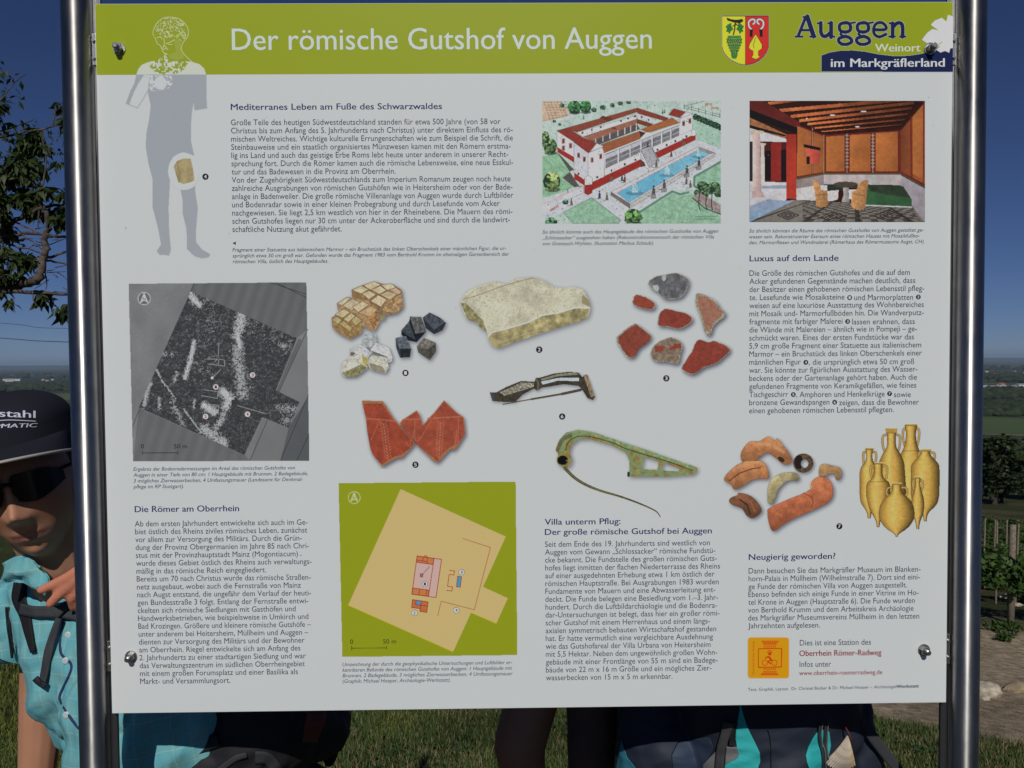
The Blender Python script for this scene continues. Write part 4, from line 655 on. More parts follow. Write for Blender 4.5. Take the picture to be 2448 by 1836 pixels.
# ---- all lettering
tt = Text(); tt.run(Ti, 'Der römische Gutshof von Auggen', 52, 2125, 206, 51, col=(184, 197, 190), bold=.008, yb2=199); tt.build('title_lettering', 3, 'white title lettering in the green header')
tl = Text(); tl.run(B, 'Weinort', 1283, 1565, 322, 18.5, col=(188, 198, 176), bold=.018); tl.run(B, 'im Markgräflerland', 1008, 1716, 418, 20, col=(190, 198, 192), bold=.02); tl.build('logo_lettering', 4)
def block(name, f, label=None): t = Text(); f(t); t.build(name, 3, label)
def _a(t):
    t.run(T1, 'Mediterranes Leben am Fuße des Schwarzwaldes', 38, 1632, 104, 14.6, col=HEAD, bold=.012, yb2=97)
    t.para(T1, [("Große Teile des heutigen Südwestdeutschland standen für etwa 500 Jahre (von 58 vor", 2075), ("Christus bis zum Anfang des 5. Jahrhunderts nach Christus) unter direktem Einfluss des rö-", 2168), ("mischen Weltreiches. Wichtige kulturelle Errungenschaften wie zum Beispiel die Schrift, die", 2168), ("Steinbauweise und ein staatlich organisiertes Münzwesen kamen mit den Römern erstma-", 2152), ("lig ins Land und auch das geistige Erbe Roms lebt heute unter anderem in unserer Recht-", 2133), ("sprechung fort. Durch die Römer kamen auch die römische Lebensweise, eine neue Esskul-", 2170), ("tur und das Badewesen in die Provinz am Oberrhein.", 1282), ("Von der Zugehörigkeit Südwestdeutschlands zum Imperium Romanum zeugen noch heute", 2150), ("zahlreiche Ausgrabungen von römischen Gutshöfen wie in Heitersheim oder von der Bade-", 2165), ("anlage in Badenweiler. Die große römische Villenanlage von Auggen wurde durch Luftbilder", 2172), ("und Bodenradar sowie in einer kleinen Probegrabung und durch Lesefunde vom Acker", 2070), ("nachgewiesen. Sie liegt 2,5 km westlich von hier in der Rheinebene. Die Mauern des römi-", 2165), ("schen Gutshofes liegen nur 30 cm unter der Ackeroberfläche und sind durch die landwirt-", 2146), ("schaftliche Nutzung akut gefährdet.", 875)], 38, 219, 50, 1026, 13.5)
    t.para(T1, [("Fragment einer Statuette aus italienischem Marmor – ein Bruchstück des linken Oberschenkels einer männlichen Figur, die ur-", 2118), ("sprünglich etwa 50 cm groß war. Gefunden wurde das Fragment 1983 vom Berthold Krumm im ehemaligen Gartenbereich der", 2140), ("römischen Villa, östlich des Hauptgebäudes.", 773)], 50, 1174, 52, 1262, 8.6, shear=.2)
    xs, zs = uv([540+50/3.16, 540+75/3.16, 540+75/3.16], [230+1110/3.16, 230+1098/3.16, 230+1124/3.16]); t.V.append(np.stack([xs, zs], -1)); t.F.append(np.array([[0, 1, 2]])+t.n); t.n += 3; t.C.append(np.tile(ink(INK), (3, 1)))
    t.disc(A, 1235, 1062, 19, '4')
block('introduction_lettering', _a)
def _b(t):
    t.para(Vc, [("So ähnlich könnte auch das Hauptgebäude des römischen Gutshofes von Auggen", 1897), ("„Schlossacker“ ausgesehen haben (Rekonstruktionsversuch der römischen Villa", 1853), ("von Grenzach-Wyhlen, Illustration Markus Schaub).", 1256)], 153, 1405, 155, 1520, 8.4, shear=.2)
    t.run(Vc, 'Illustration Markus Schaub', 1664, 1886, 1240, 3.2, col=(40, 44, 46)); t.run(Vc, 'Rekonstruktionsversuch', 1664, 1868, 1264, 3.2, col=(40, 44, 46))
block('villa_caption_lettering', _b)
block('dining_room_caption_lettering', lambda t: t.para(Rc, [("So ähnlich könnten die Räume des römischen Gutshofes von Auggen gestaltet ge-", 1463), ("wesen sein. Rekonstruierter Essraum eines römischen Hauses mit Mosaikfußbo-", 1432), ("den, Marmorfliesen und Wandmalerei (Römerhaus des Römermuseums Augst, CH).", 1468)], 160, 1050, 160, 1137, 8.4, shear=.2))
def _c(t):
    t.run(Lx, 'Luxus auf dem Lande', 50, 930, 102, 14, col=HEAD, bold=.012)
    n = None
    t.para(Lx, [("Die Größe des römischen Gutshofes und die auf dem", 1638), ("Acker gefundenen Gegenstände machen deutlich, dass", 1692), ("der Besitzer einen gehobenen römischen Lebensstil pfleg-", 1780), ([("te. Lesefunde wie Mosaiksteine", n, 990), ("und Marmorplatten", 1087, 1670)], n), ("weisen auf eine luxuriöse Ausstattung des Wohnbereiches", 1776), ("mit Mosaik und- Marmorfußböden hin. Die Wandverputz-", 1776), ([("fragmente mit farbiger Malerei", n, 970), ("lassen erahnen, dass", 1066, 1687)], n), ("die Wände mit Malereien – ähnlich wie in Pompeji – ge-", 1708), ("schmückt waren. Eines der ersten Fundstücke war das", 1678), ("5,9 cm große Fragment einer Statuette aus italienischem", 1750), ("Marmor – ein Bruchstück des linken Oberschenkels einer", 1757), ([("männlichen Figur", n, 557), (", die ursprünglich etwa 50 cm groß", 638, 1680)], n), ("war. Sie könnte zur figürlichen Ausstattung des Wasser-", 1713), ("beckens oder der Gartenanlage gehört haben. Auch die", 1708), ("gefundenen Fragmente von Keramikgefäßen, wie feines", 1702), ([("Tischgeschirr", n, 432), (", Amphoren und Henkelkrüge", 512, 1388), ("sowie", 1480, 1648)], n), ([("bronzene Gewandspangen", n, 840), ("zeigen, dass die Bewohner", 936, 1728)], n), ("einen gehobenen römischen Lebensstil pflegten.", 1478)], 48, 247, 45, 1609, 13.2)
    for x_, y_, d_ in ((1041, 462, '1'), (1722, 456, '2'), (1021, 699, '3'), (607, 1104, '4'), (483, 1423, '5'), (1437, 1414, '7'), (893, 1499, '6')): t.disc(Lx, x_, y_, 24, d_)
block('luxury_lettering', _c)
def _d(t):
    t.run(Oc, 'Die Römer am Oberrhein', 45, 943, 124, 14.5, col=HEAD, bold=.012)
    t.para(Oc, [("Ab dem ersten Jahrhundert entwickelte sich auch im Ge-", 1535), ("biet östlich des Rheins ziviles römisches Leben, zunächst", 1532), ("vor allem zur Versorgung des Militärs. Durch die Grün-", 1485), ("dung der Provinz Obergermanien im Jahre 85 nach Chri-", 1546), ("stus mit der Provinzhauptstadt Mainz (Mogontiacum)", 1451), ("wurde dieses Gebiet östlich des Rheins auch verwaltungs-", 1570), ("mäßig in das römische Reich eingegliedert.", 1177), ("Bereits um 70 nach Christus wurde das römische Straßen-", 1562), ("netz ausgebaut, wobei auch die Fernstraße von Mainz", 1477), ("nach Augst entstand, die ungefähr dem Verlauf der heuti-", 1565), ("gen Bundesstraße 3 folgt. Entlang der Fernstraße entwi-", 1541), ("ckelten sich römische Siedlungen mit Gasthöfen und", 1431), ("Handwerksbetrieben, wie beispielsweise in Umkirch und", 1541), ("Bad Krozingen. Größere und kleinere römische Gutshöfe –", 1563), ("unter anderem bei Heitersheim, Müllheim und Auggen –", 1541), ("dienten zur Versorgung des Militärs und der Bewohner", 1508), ("am Oberrhein. Riegel entwickelte sich am Anfang des", 1472), ("2. Jahrhunderts zu einer stadtartigen Siedlung und war", 1520), ("das Verwaltungszentrum im südlichen Oberrheingebiet", 1510), ("mit einem großen Forumsplatz und einer Basilika als", 1451), ("Markt- und Versammlungsort.", 868)], 45, 247, 92, 1605, 13)
block('upper_rhine_lettering', _d)
block('radar_caption_lettering', lambda t: t.para(G, [("Ergebnis der Bodenradarmessungen im Areal des römischen Gutshofes von", 1307), ("Auggen in einer Tiefe von 80 cm: 1 Hauptgebäude mit Brunnen, 2 Badegebäude,", 1400), ("3 mögliches Zierwasserbecken, 4 Umfassungsmauer (Landesamt für Denkmal-", 1365), ("pflege im RP Stuttgart).", 490)], 120, 1461, 121, 1590, 8.6, shear=.2))
block('plan_caption_lettering', lambda t: t.para(Lc, [("Umzeichnung der durch die geophysikalische Untersuchungen und Luftbilder er-", 1387), ("kennbaren Befunde des römischen Gutshofes von Auggen: 1 Hauptgebäude mit", 1385), ("Brunnen, 2 Badegebäude, 3 mögliches Zierwasserbecken, 4 Umfassungsmauer", 1390), ("(Graphik: Michael Hoeper, Archäologie-Werkstatt).", 915)], 92, 1475, 93, 1603, 8.6, shear=.2))
def _e(t):
    t.run(Uc, 'Villa unterm Pflug:', 50, 782, 99, 14, col=HEAD, bold=.012); t.run(Uc, 'Der große römische Gutshof bei Auggen', 52, 1665, 197, 14, col=HEAD, bold=.012, yb2=182)
    t.para(Uc, [("Seit dem Ende des 19. Jahrhunderts sind westlich von", 1647), ("Auggen vom Gewann „Schlossacker“ römische Fundstü-", 1699), ("cke bekannt. Die Fundstelle des großen römischen Guts-", 1714), ("hofes liegt inmitten der flachen Niederterrasse des Rheins", 1745), ("auf einer ausgedehnten Erhebung etwa 1 km östlich der", 1692), ("römischen Hauptstraße. Bei Ausgrabungen 1983 wurden", 1732), ("Fundamente von Mauern und eine Abwasserleitung ent-", 1700), ("deckt. Die Funde belegen eine Besiedlung vom 1.–3. Jahr-", 1727), ("hundert. Durch die Luftbildarchäologie und die Bodenra-", 1717), ("dar-Untersuchungen ist belegt, dass hier ein großer römi-", 1740), ("scher Gutshof mit einem Herrenhaus und einem längs-", 1648), ("axialen symmetrisch bebauten Wirtschaftshof gestanden", 1708), ("hat. Er hatte vermutlich eine vergleichbare Ausdehnung", 1677), ("wie das Gutshofareal der Villa Urbana von Heitersheim", 1653), ("mit 5,5 Hektar. Neben dem ungewöhnlich großen Wohn-", 1718), ("gebäude mit einer Frontlänge von 55 m sind ein Badege-", 1723), ("bäude von 22 m x 16 m Größe und ein mögliches Zier-", 1664), ("wasserbecken von 15 m x 5 m erkennbar.", 1285)], 52, 313, 62, 1604, 13)
block('estate_lettering', _e)
def _f(t):
    t.run(Nc, 'Neugierig geworden?', 90, 1018, 173, 14, col=HEAD, bold=.012, yb2=160)
    t.para(Nc, [("Dann besuchen Sie das Markgräfler Museum im Blanken-", 1930), ("horn-Palais in Müllheim (Wilhelmstraße 7). Dort sind eini-", 1923), ("ge Funde der römischen Villa von Auggen ausgestellt.", 1785), ("Ebenso befinden sich einige Funde in einer Vitrine im Ho-", 1910), ("tel Krone in Auggen (Hauptstraße 6). Die Funde wurden", 1868), ("von Berthold Krumm und dem Arbeitskreis Archäologie", 1855), ("des Markgräfler Museumsvereins Müllheim in den letzten", 1915), ("Jahrzehnten aufgelesen.", 852)], 88, 318, 82, 906, 13)
    t.run(Nc, 'Dies ist eine Station des', 636, 1398, 1090, 13.5); t.run(Nc, 'Oberrhein Römer-Radweg', 632, 1510, 1203, 13.5, col=MAROON, bold=.012); t.run(Nc, 'Infos unter', 634, 972, 1320, 13.5); t.run(Nc, 'www.oberrhein-roemerradweg.de', 630, 1520, 1408, 10.5, col=MAROON, bold=.008)
    t.run(Nc, 'Text, Graphik, Layout:  Dr. Christel Bücker & Dr. Michael Hoeper –', 80, 1412, 1577, 7.2, yb2=1550); t.run(Nc, 'Archäologie', 1428, 1668, 1550, 7.2, shear=.2, yb2=1545); t.run(Nc, 'Werkstatt', 1670, 1912, 1545, 7.4, bold=.03, yb2=1538)
    t.up(Nc, 'Oberrhein Römer-Radweg', 148, 1408, 1044, 5, (176, 70, 30))
block('museum_lettering', _f)
for crp, x_, y_, r_, d_ in ((Tc, 1103, 1391, 42, '1'), (Mc, 991, 928, 37, '2'), (Pc, 845, 1462, 42, '3'), (Sc, 1128, 1250, 53, '5'), ((1300, 960, 5.53), 243, 197, 42, '6'), (Hc, 1169, 984, 28, '7')): tx.disc(crp, x_, y_, r_, d_)

bpy.data.objects.remove(_fo)
rs = np.random.default_rng(77); dt = Text()
for i in range(80):
    x_, y_ = rs.uniform(240, 2255), rs.uniform(185 if i > 6 else 20, 1672); r_ = rs.uniform(.4, .9) if i % 14 else rs.uniform(1.2, 1.8); a_ = np.arange(6)*math.pi/3; xs, zs = uv(x_+r_*np.cos(a_)*rs.uniform(.6, 1.3), y_+r_*np.sin(a_)*rs.uniform(.6, 1.4)); dt.V.append(np.stack([xs, zs], -1)); dt.F.append(np.array([[0, 1, 2], [0, 2, 3], [0, 3, 4], [0, 4, 5]])+dt.n); dt.n += 6; dt.C.append(np.tile(ink(rs.choice([(96, 96, 84), (120, 118, 104), (140, 142, 130)])), (6, 1)))
ds = dt.build('dirt_specks', 6); ds['kind'] = 'stuff'
# ------------------------------------------------------------ posts, flat bars, clips and bolts
def post(pxt, name='post'):
    x = float(uv([pxt], [900])[0][0]) if pxt else 0; return x
LP_, RP_ = -.6270, .6275
for x in (LP_, RP_):
    bm = bmesh.new(); s = -1 if x < 0 else 1
    add_tube(bm, [(x, .004, -.5), (x, .004, 2.40)], .0205, 64); po = link('post', bm_mesh('post', bm), M_steel, board)
    for p_ in po.data.polygons: p_.use_smooth = len(p_.vertices) < 10
    bm = bmesh.new(); add_box(bm, (min(x-s*.018, s*.5968), .009, .3), (max(x-s*.018, s*.5968), .014, 2.3), .0008); link('flat_bar', bm_mesh('bar', bm), M_steel2, board, smooth=False)
    bm = bmesh.new(); add_tube(bm, [(x, .004, 2.401), (x, .004, 2.408)], [.0205, .018], 32); link('post_cap', bm_mesh('cap', bm), M_steel, po, smooth=False)
bolts = [(285.7, 117), (2222.5, 117), (314, 1569), (2208, 1553)]
for i, (a, b) in enumerate(bolts):
    x, z = [float(q[0]) for q in uv([a], [b])]; s = -1 if x < 0 else 1
    bm = bmesh.new(); add_tube(bm, [(x, -.0004, z), (x, -.0019, z)], .0085, 28); wsh = link('washer', bm_mesh('washer', bm), M_bolt, board, smooth=False)
    bm = bmesh.new(); add_tube(bm, [(x, -.0019, z), (x, -.0075, z), (x, -.0082, z)], [.0066, .0066, .0058], 6); nut = link('nut', bm_mesh('nut', bm), M_bolt, board, smooth=False)
    bm = bmesh.new(); pts = [(x, .018, z)]+[(x, -.008-.0004*k, z) for k in range(16)]+[(x, -.0150, z)]; add_tube(bm, pts, [.0040]+[.0040 if k % 2 else .0036 for k in range(16)]+[.0026], 20); link('bolt', bm_mesh('bolt', bm), M_bolt, board, smooth=False)
    bm = bmesh.new(); xe = s*.6; add_box(bm, (min(xe, xe+s*.0055), .001, z-.022), (max(xe, xe+s*.0055), .009, z+.022), .0008); add_tube(bm, [(xe+s*.0028, .001, z+.012), (xe+s*.0028, -.002, z+.012)], .0022, 8); add_tube(bm, [(xe+s*.0028, .001, z-.012), (xe+s*.0028, -.002, z-.012)], .0022, 8); link('clip', bm_mesh('clip', bm), M_bolt, board, smooth=False)
# ------------------------------------------------------------ terrain
def _prof(d, T):
    xs_, ys_ = zip(*T); return np.exp(np.interp(np.log(np.maximum(d, .3)), np.log(xs_), np.log(ys_)))
TR = [(.3, 1.6), (1.3, 1.62), (2.2, 1.8), (5.5, 2.62), (7.5, 3.0), (15, 4.2), (60, 10), (150, 19), (300, 33), (600, 54), (1000, 80), (1250, 88), (60000, 90)]
TL = [(.3, 1.6), (1.3, 1.62), (2.2, 1.8), (5.5, 2.62), (8, 3.05), (20, 3.9), (60, 5.6), (150, 9), (300, 15), (600, 27), (1200, 50), (2400, 85), (3000, 90), (60000, 90)]
def gz(x, y, rough=True):
    x = np.asarray(x, float); y = np.asarray(y, float); dy = y-CAM[1]; dx = x-CAM[0]; d = np.hypot(dx, dy)+1e-6
    s = np.clip(dx/d/.5*.5+.5, 0, 1); s = s*s*(3-2*s); D = _prof(d, TR)*s+_prof(d, TL)*(1-s)
    f = np.clip(dy/d*1.6+.25, -.35, 1); z = CAM[2]-(1.6+(D-1.6)*f)
    if rough: z = z+(fnoise(x, y, 1.2, 3)-.5)*.05*np.clip((d-2)/4, 0, 1)+(fnoise(x, y, 60, 5)-.5)*np.clip((d-60)/300, 0, 1)*3*np.clip((9000-d)/6000, 0, 1)
    return z
def gzf(x, y): return float(gz(np.array([x]), np.array([y]))[0])
def atg(px, py):                               # where the line of sight through a pixel meets the ground
    d = ray(px, py); t = 1.0; 
    for _ in range(4000):
        P = CAM+d*t
        if P[2] < gzf(P[0], P[1]): return Vector(P)
        t *= 1.004
    return Vector(P)
def ground_colour(X, Y):
    dx, dy = X-CAM[0], Y-CAM[1]; d = np.hypot(dx, dy); az = dx/np.maximum(d, .1); n1 = fnoise(X, Y, 1.4, 61); n2 = fnoise(X, Y, 5., 62)
    gr = np.array([.052, .066, .022]); C = np.tile(gr, X.shape+(1,)); C = C*(.8+.5*n1)[..., None]
    def mix(c, a):
        nonlocal C
        C = C*(1-a[..., None])+np.array(c)*a[..., None]
    sm = lambda v, a, b: np.clip((v-a)/(b-a), 0, 1)
    dirt = sm(d+n1*1.0, 7.6, 7.95)*sm(16-d+n2*2, 0, .6)*sm(az, -.3, .1); mix((.44, .35, .235), dirt); mix((.26, .20, .13), dirt*sm(n1, .5, .62)*.6)
    dl = sm(6.1-d+n1*.7, 0, .3)*sm(-az, .42, .5); mix((.15, .115, .085), dl*.9)
    v = sm(d, 14, 15)*sm(90-d, 0, 10)*sm(az, -.3, .1); mix((.05, .06, .025), v*.8); mix((.14, .10, .06), v*sm(n2, .5, .6)*.6)
    far = sm(d, 90, 130); cx_, cy_ = np.floor(X/160+n2*.2), np.floor(Y/110); h = hashn(cx_, cy_, 9)
    mix((.045, .062, .026), far*1.0); mix((.075, .095, .038), far*(h > .62)*.8); mix((.12, .115, .06), far*(h > .85)*.7)
    rt = sm(az, 0, .2); mix((.085, .125, .045), rt*sm(d, 1010, 1020)*sm(1430-d, 0, 20)); mix((.25, .22, .15), rt*sm(d, 980, 986)*sm(1008-d, 0, 8)); mix((.05, .068, .03), rt*sm(d, 300, 340)*sm(970-d, 0, 10)*.8)
    lf = 1-rt; mix((.11, .14, .06), lf*sm(d, 2000, 2050)*sm(3000-d, 0, 50)); mix((.10, .12, .06), rt*sm(d, 1800, 1820)*sm(2050-d, 0, 20))
    h2 = hashn(np.floor(X/700), np.floor(Y/900), 19); mix((.035, .05, .03), sm(d, 3200, 3300)*(h2 < .6)*.9); mix((.12, .13, .08), sm(d, 3200, 3300)*(h2 > .8)*.7)
    return C
rad = np.concatenate([np.linspace(.02, 3, 24), np.exp(np.linspace(math.log(3.05), math.log(34000), 330))]); ang = np.concatenate([np.linspace(-50, 50, 330), np.linspace(52, 308, 128)])
A_, R_ = np.meshgrid(np.radians(ang), rad); GX = CAM[0]+R_*np.sin(A_); GY = CAM[1]+R_*np.cos(A_); GZ = gz(GX, GY)
na, nr = len(ang), len(rad); I = np.arange(na*nr).reshape(nr, na); J = np.roll(I, -1, 1)
me = npmesh('ground', np.stack([GX, GY, GZ], -1).reshape(-1, 3), np.stack([I[:-1], J[:-1], J[1:], I[1:]], -1).reshape(-1, 4)); 
a = me.attributes.new('print', 'FLOAT_COLOR', 'POINT'); gc = ground_colour(GX, GY).reshape(-1, 3); a.data.foreach_set('color', np.concatenate([gc, np.ones((len(gc), 1))], 1).astype(np.float32).ravel())
def soil_mat():
    m = vcol_mat('ground_soil', .95, .1); n = m.node_tree; L = n.links.new; b = n.nodes['Principled BSDF']; att = [q for q in n.nodes if q.type == 'VERTEX_COLOR'][0]
    tc = n.nodes.new('ShaderNodeTexCoord'); last = att.outputs[0]
    for sc, lo, hi in ((9, .55, 1.35), (70, .6, 1.35)):
        t = n.nodes.new('ShaderNodeTexNoise'); t.inputs['Scale'].default_value = sc; t.inputs['Detail'].default_value = 6; t.inputs['Roughness'].default_value = .65; L(tc.outputs['Object'], t.inputs['Vector'])
        mr = n.nodes.new('ShaderNodeMapRange'); mr.inputs['From Min'].default_value = .35; mr.inputs['From Max'].default_value = .65; mr.inputs['To Min'].default_value = lo; mr.inputs['To Max'].default_value = hi; L(t.outputs['Fac'], mr.inputs[0])
        mx = n.nodes.new('ShaderNodeVectorMath'); mx.operation = 'SCALE'; L(last, mx.inputs[0]); L(mr.outputs[0], mx.inputs['Scale']); last = mx.outputs[0]
    L(last, b.inputs['Base Color']); bp = n.nodes.new('ShaderNodeBump'); bp.inputs['Strength'].default_value = .7; bp.inputs['Distance'].default_value = .03; L(t.outputs['Fac'], bp.inputs['Height']); L(bp.outputs[0], b.inputs['Normal']); return m
tag(link('ground', me, soil_mat()), kind='structure')
# far hills across the plain
def hills(name, r0, hgt, seed, c):
    an = np.radians(np.linspace(-60, 60, 260)); V = []
    for k, (dr, f) in enumerate(((0, 0), (1500, .45), (3500, .85), (5500, 1.), (9000, .6))):
        h = (fnoise(an*30, an*0, 5, seed, 4)*.8+.35)*hgt*f; V += [(CAM[0]+(r0+dr)*math.sin(q), CAM[1]+(r0+dr)*math.cos(q), -95+(hh*(.8+.4*hashn(np.array([i*7]), np.array([k]), seed)[0] if 0 < k < 3 else 1))) for i, (q, hh) in enumerate(zip(an, h))]
    n = 260; F = [(k*n+i, k*n+i+1, (k+1)*n+i+1, (k+1)*n+i) for k in range(4) for i in range(n-1)]
    tag(link(name, pymesh(name, V, F), mat(name+'_cover', c, .95, spec=.1, noise=(.0012, tuple(q*2.2 for q in c), 4, .52, .62))), kind='structure')
hills('distant_hills', 24000, 150, 3, (.035, .05, .03))
# ------------------------------------------------------------ foliage helpers
def leafcloud(centres, n, size, rng, droop=0., aspect=.5, fold=.25):
    """small folded leaves (4 triangles as 2 quads) around centres [(x,y,z,rx,ry,rz)]"""
    cs = np.array(centres); w_ = cs[:, 3]*cs[:, 4]; k = rng.choice(len(cs), n, p=w_/w_.sum()); u = rng.normal(size=(n, 3)); u /= np.linalg.norm(u, axis=1)[:, None]; r = rng.uniform(.15, 1, n)**.5
    P = cs[k, :3]+u*r[:, None]*cs[k, 3:6]; ax = rng.normal(size=(n, 3)); ax[:, 2] -= droop; ax /= np.linalg.norm(ax, axis=1)[:, None]; nn = rng.normal(size=(n, 3)); nn[:, 2] += .6; sd = np.cross(ax, nn); sd /= np.linalg.norm(sd, axis=1)[:, None]; up = np.cross(sd, ax)
    s = size*rng.uniform(.65, 1.25, n)[:, None]; a = P; b = P+ax*s*.45+sd*s*aspect*.5+up*s*fold*.25; c = P+ax*s-up*s*.12; d = P+ax*s*.45-sd*s*aspect*.5+up*s*fold*.25; m_ = P+ax*s*.5
    V = np.stack([a, b, c, d, m_], 1).reshape(-1, 3); o = np.arange(n)[:, None]*5; F = np.concatenate([o+np.array([[0, 1, 4]]), o+np.array([[1, 2, 4]]), o+np.array([[0, 4, 3]]), o+np.array([[4, 2, 3]])]); return V, F
def leaf_mat(name, c1, c2, tr=.25, scale=6):
    m = mat(name, c1, .55, spec=.35, noise=(scale, c2, 3, .35, .65)); n = m.node_tree; b = n.nodes['Principled BSDF']; t = n.nodes.new('ShaderNodeBsdfTranslucent'); mx = n.nodes.new('ShaderNodeMixShader'); mx.inputs[0].default_value = tr
    rp = [q for q in n.nodes if q.type == 'VALTORGB'][0]; n.links.new(rp.outputs[0], t.inputs[0]); n.links.new(b.outputs[0], mx.inputs[1]); n.links.new(t.outputs[0], mx.inputs[2]); n.links.new(mx.outputs[0], n.nodes['Material Output'].inputs[0]); return m
M_leaf = leaf_mat('cherry_leaf', (.022, .042, .012), (.065, .095, .022)); M_vine = leaf_mat('vine_leaf', (.03, .07, .014), (.085, .15, .03)); M_wood = mat('bark', (.06, .045, .035), .9, noise=(14, (.13, .10, .08), 5, .4, .6), bump=(40, .6, .01))
M_tree = leaf_mat('dark_tree_leaf', (.018, .032, .012), (.045, .065, .022), .15, .3); M_post = mat('weathered_post', (.15, .12, .085), .9, noise=(20, (.26, .215, .16), 5, .35, .65), bump=(60, .5, .01))
M_rock = mat('pale_limestone', (.34, .28, .19), .9, noise=(14, (.60, .54, .42), 6, .35, .65), bump=(25, .7, .02))
# ------------------------------------------------------------ cherry tree at the left edge
YT = 7.9; PPM = FPX/(YT-CAM[1])
def tp(x, y, dy=0): return at(x/2.55, 150+y/2.55, YT+dy)
cherry = empty('cherry_tree', (tp(-330, 1500).x, YT, gzf(tp(-330, 1500).x, YT))); tag(cherry, 'leafy cherry tree reaching its bare twigs in from beyond the left steel post', 'tree')
bm = bmesh.new(); base = Vector(cherry.location); top = tp(-330, 1420); rr_ = random.Random(4)
def limb(pts, r0, r1, off=None):
    P = spline([tuple(p) for p in pts], 4); n = len(P); P = [np.array(p)+np.array([rr_.uniform(-1, 1), rr_.uniform(-1, 1), rr_.uniform(-1, 1)])*r1*.8 for p in P]; add_tube(bm, P, [r0+(r1-r0)*i/(n-1) for i in range(n)], 7); return P
limb([base+Vector((0, 0, -.3)), base+Vector((.05, 0, .6)), base.lerp(top, .6), top], .17, .12)
B_ = lambda L, dy=0: [tp(x, y, dy+.12*math.sin(x*.02)) for x, y in L]
limb([top, tp(-150, 1430), tp(0, 1390)], .10, .055); main = limb(B_([(0, 1390), (100, 1360), (200, 1330), (245, 1300), (265, 1200), (285, 1130), (270, 1060), (295, 1000), (265, 910), (250, 850)]), .052, .022)
limb([top, tp(-200, 1250), tp(-60, 1080), tp(0, 1020)], .07, .03)
for L, a, b in (([(0, 420), (60, 400), (210, 345)], .010, .004), ([(-100, 470), (0, 455), (80, 440), (160, 420), (250, 410), (330, 385), (460, 360)], .014, .008), ([(-60, 300), (15, 215), (90, 120), (165, 65)], .009, .003), ([(325, 385), (335, 290), (350, 240)], .009, .006), ([(240, 860), (245, 780), (270, 700), (280, 600), (270, 520), (255, 460)], .013, .005), ([(0, 1020), (60, 990), (150, 930), (240, 890), (300, 870), (430, 865)], .030, .014), ([(0, 1060), (120, 1045), (250, 1050), (430, 1062)], .022, .014), ([(0, 1390), (150, 1395), (300, 1405), (440, 1418)], .024, .013), ([(265, 1195), (330, 1175), (430, 1148)], .018, .012), ([(265, 1195), (330, 1215), (430, 1228)], .014, .009), ([(270, 1260), (285, 1330), (280, 1380)], .008, .004), ([(200, 1390), (205, 1450), (235, 1490)], .008, .003), ([(0, 700), (-60, 900), (-160, 1200)], .012, .03), ([(90, 120), (85, 100)], .004, .002), ([(0, 330), (25, 380), (35, 410)], .008, .004), ([(440, 1418), (400, 1380), (380, 1370)], .006, .003), ([(440, 1480), (400, 1490), (360, 1505)], .010, .005), ([(100, 1045), (60, 1120), (0, 1150)], .01, .006), ([(250, 1050), (180, 1010), (80, 960), (0, 880)], .012, .008), ([(0, 1080), (90, 1120), (200, 1140), (265, 1180)], .012, .008), ([(130, 1045), (200, 1090), (260, 1140)], .01, .006), ([(0, 1330), (90, 1310), (150, 1270), (230, 1180)], .012, .006), ([(300, 1110), (350, 1090), (400, 1070)], .006, .003), ([(240, 900), (230, 980), (235, 1010)], .009, .005), ([(300, 870), (350, 820), (400, 815)], .009, .006), ([(-20, 700), (30, 800), (120, 840), (240, 860)], .012, .008), ([(260, 860), (220, 760), (150, 700)], .008, .004)): limb(B_(L), a, b)
for i in range(46):
    x, y = rr_.uniform(-20, 390), rr_.uniform(760, 1400); a = rr_.uniform(-.9, .9)+(math.pi if rr_.random() < .5 else 0); l = rr_.uniform(40, 120); limb([tp(x, y, rr_.uniform(-.3, .3)), tp(x+l*.5*math.cos(a)+6, y+l*.3*math.sin(a)), tp(x+l*math.cos(a), y+l*.7*math.sin(a))], .006, .0025)
link('branches', bm_mesh('branches', bm), M_wood).parent = cherry; bpy.data.objects['branches'].matrix_parent_inverse = Matrix.Translation(-Vector(cherry.location))
CL_ = [(30, 270, 32), (350, 240, 38), (375, 345, 26), (110, 480, 50), (150, 470, 40), (210, 430, 40), (285, 520, 30), (50, 690, 55), (110, 650, 55), (150, 620, 60), (210, 630, 38), (180, 700, 45), (110, 780, 55), (160, 830, 55), (300, 790, 40), (10, 830, 50), (20, 920, 50), (200, 900, 50), (310, 905, 34), (380, 960, 42), (10, 1010, 45), (40, 1160, 42), (130, 1190, 50), (180, 1220, 45), (30, 1290, 40), (100, 1280, 28), (245, 1420, 45), (70, 1455, 24), (350, 1510, 38), (400, 800, 26), (10, 1390, 16), (388, 620, 14), (10, 350, 18), (80, 840, 30), (400, 890, 30)]
cen = []
for x, y, r in CL_: p_ = tp(x, y); q = r/2.55/PPM; cen.append((p_.x, p_.y+rr_.uniform(-.15, .15), p_.z, q, q*1.4, q*.9))
V1, F1 = leafcloud(cen, 2100, .125, np.random.default_rng(5), 1.3, .42)
cen2 = [(tp(x, y).x, YT+rr_.uniform(-1.2, 1.2), tp(x, y).z, .4, .5, .35) for x, y in [(rr_.uniform(-1300, -60), rr_.uniform(-200, 1300)) for _ in range(46)]]
V2, F2 = leafcloud(cen2, 6500, .10, np.random.default_rng(6), 1.2, .42)
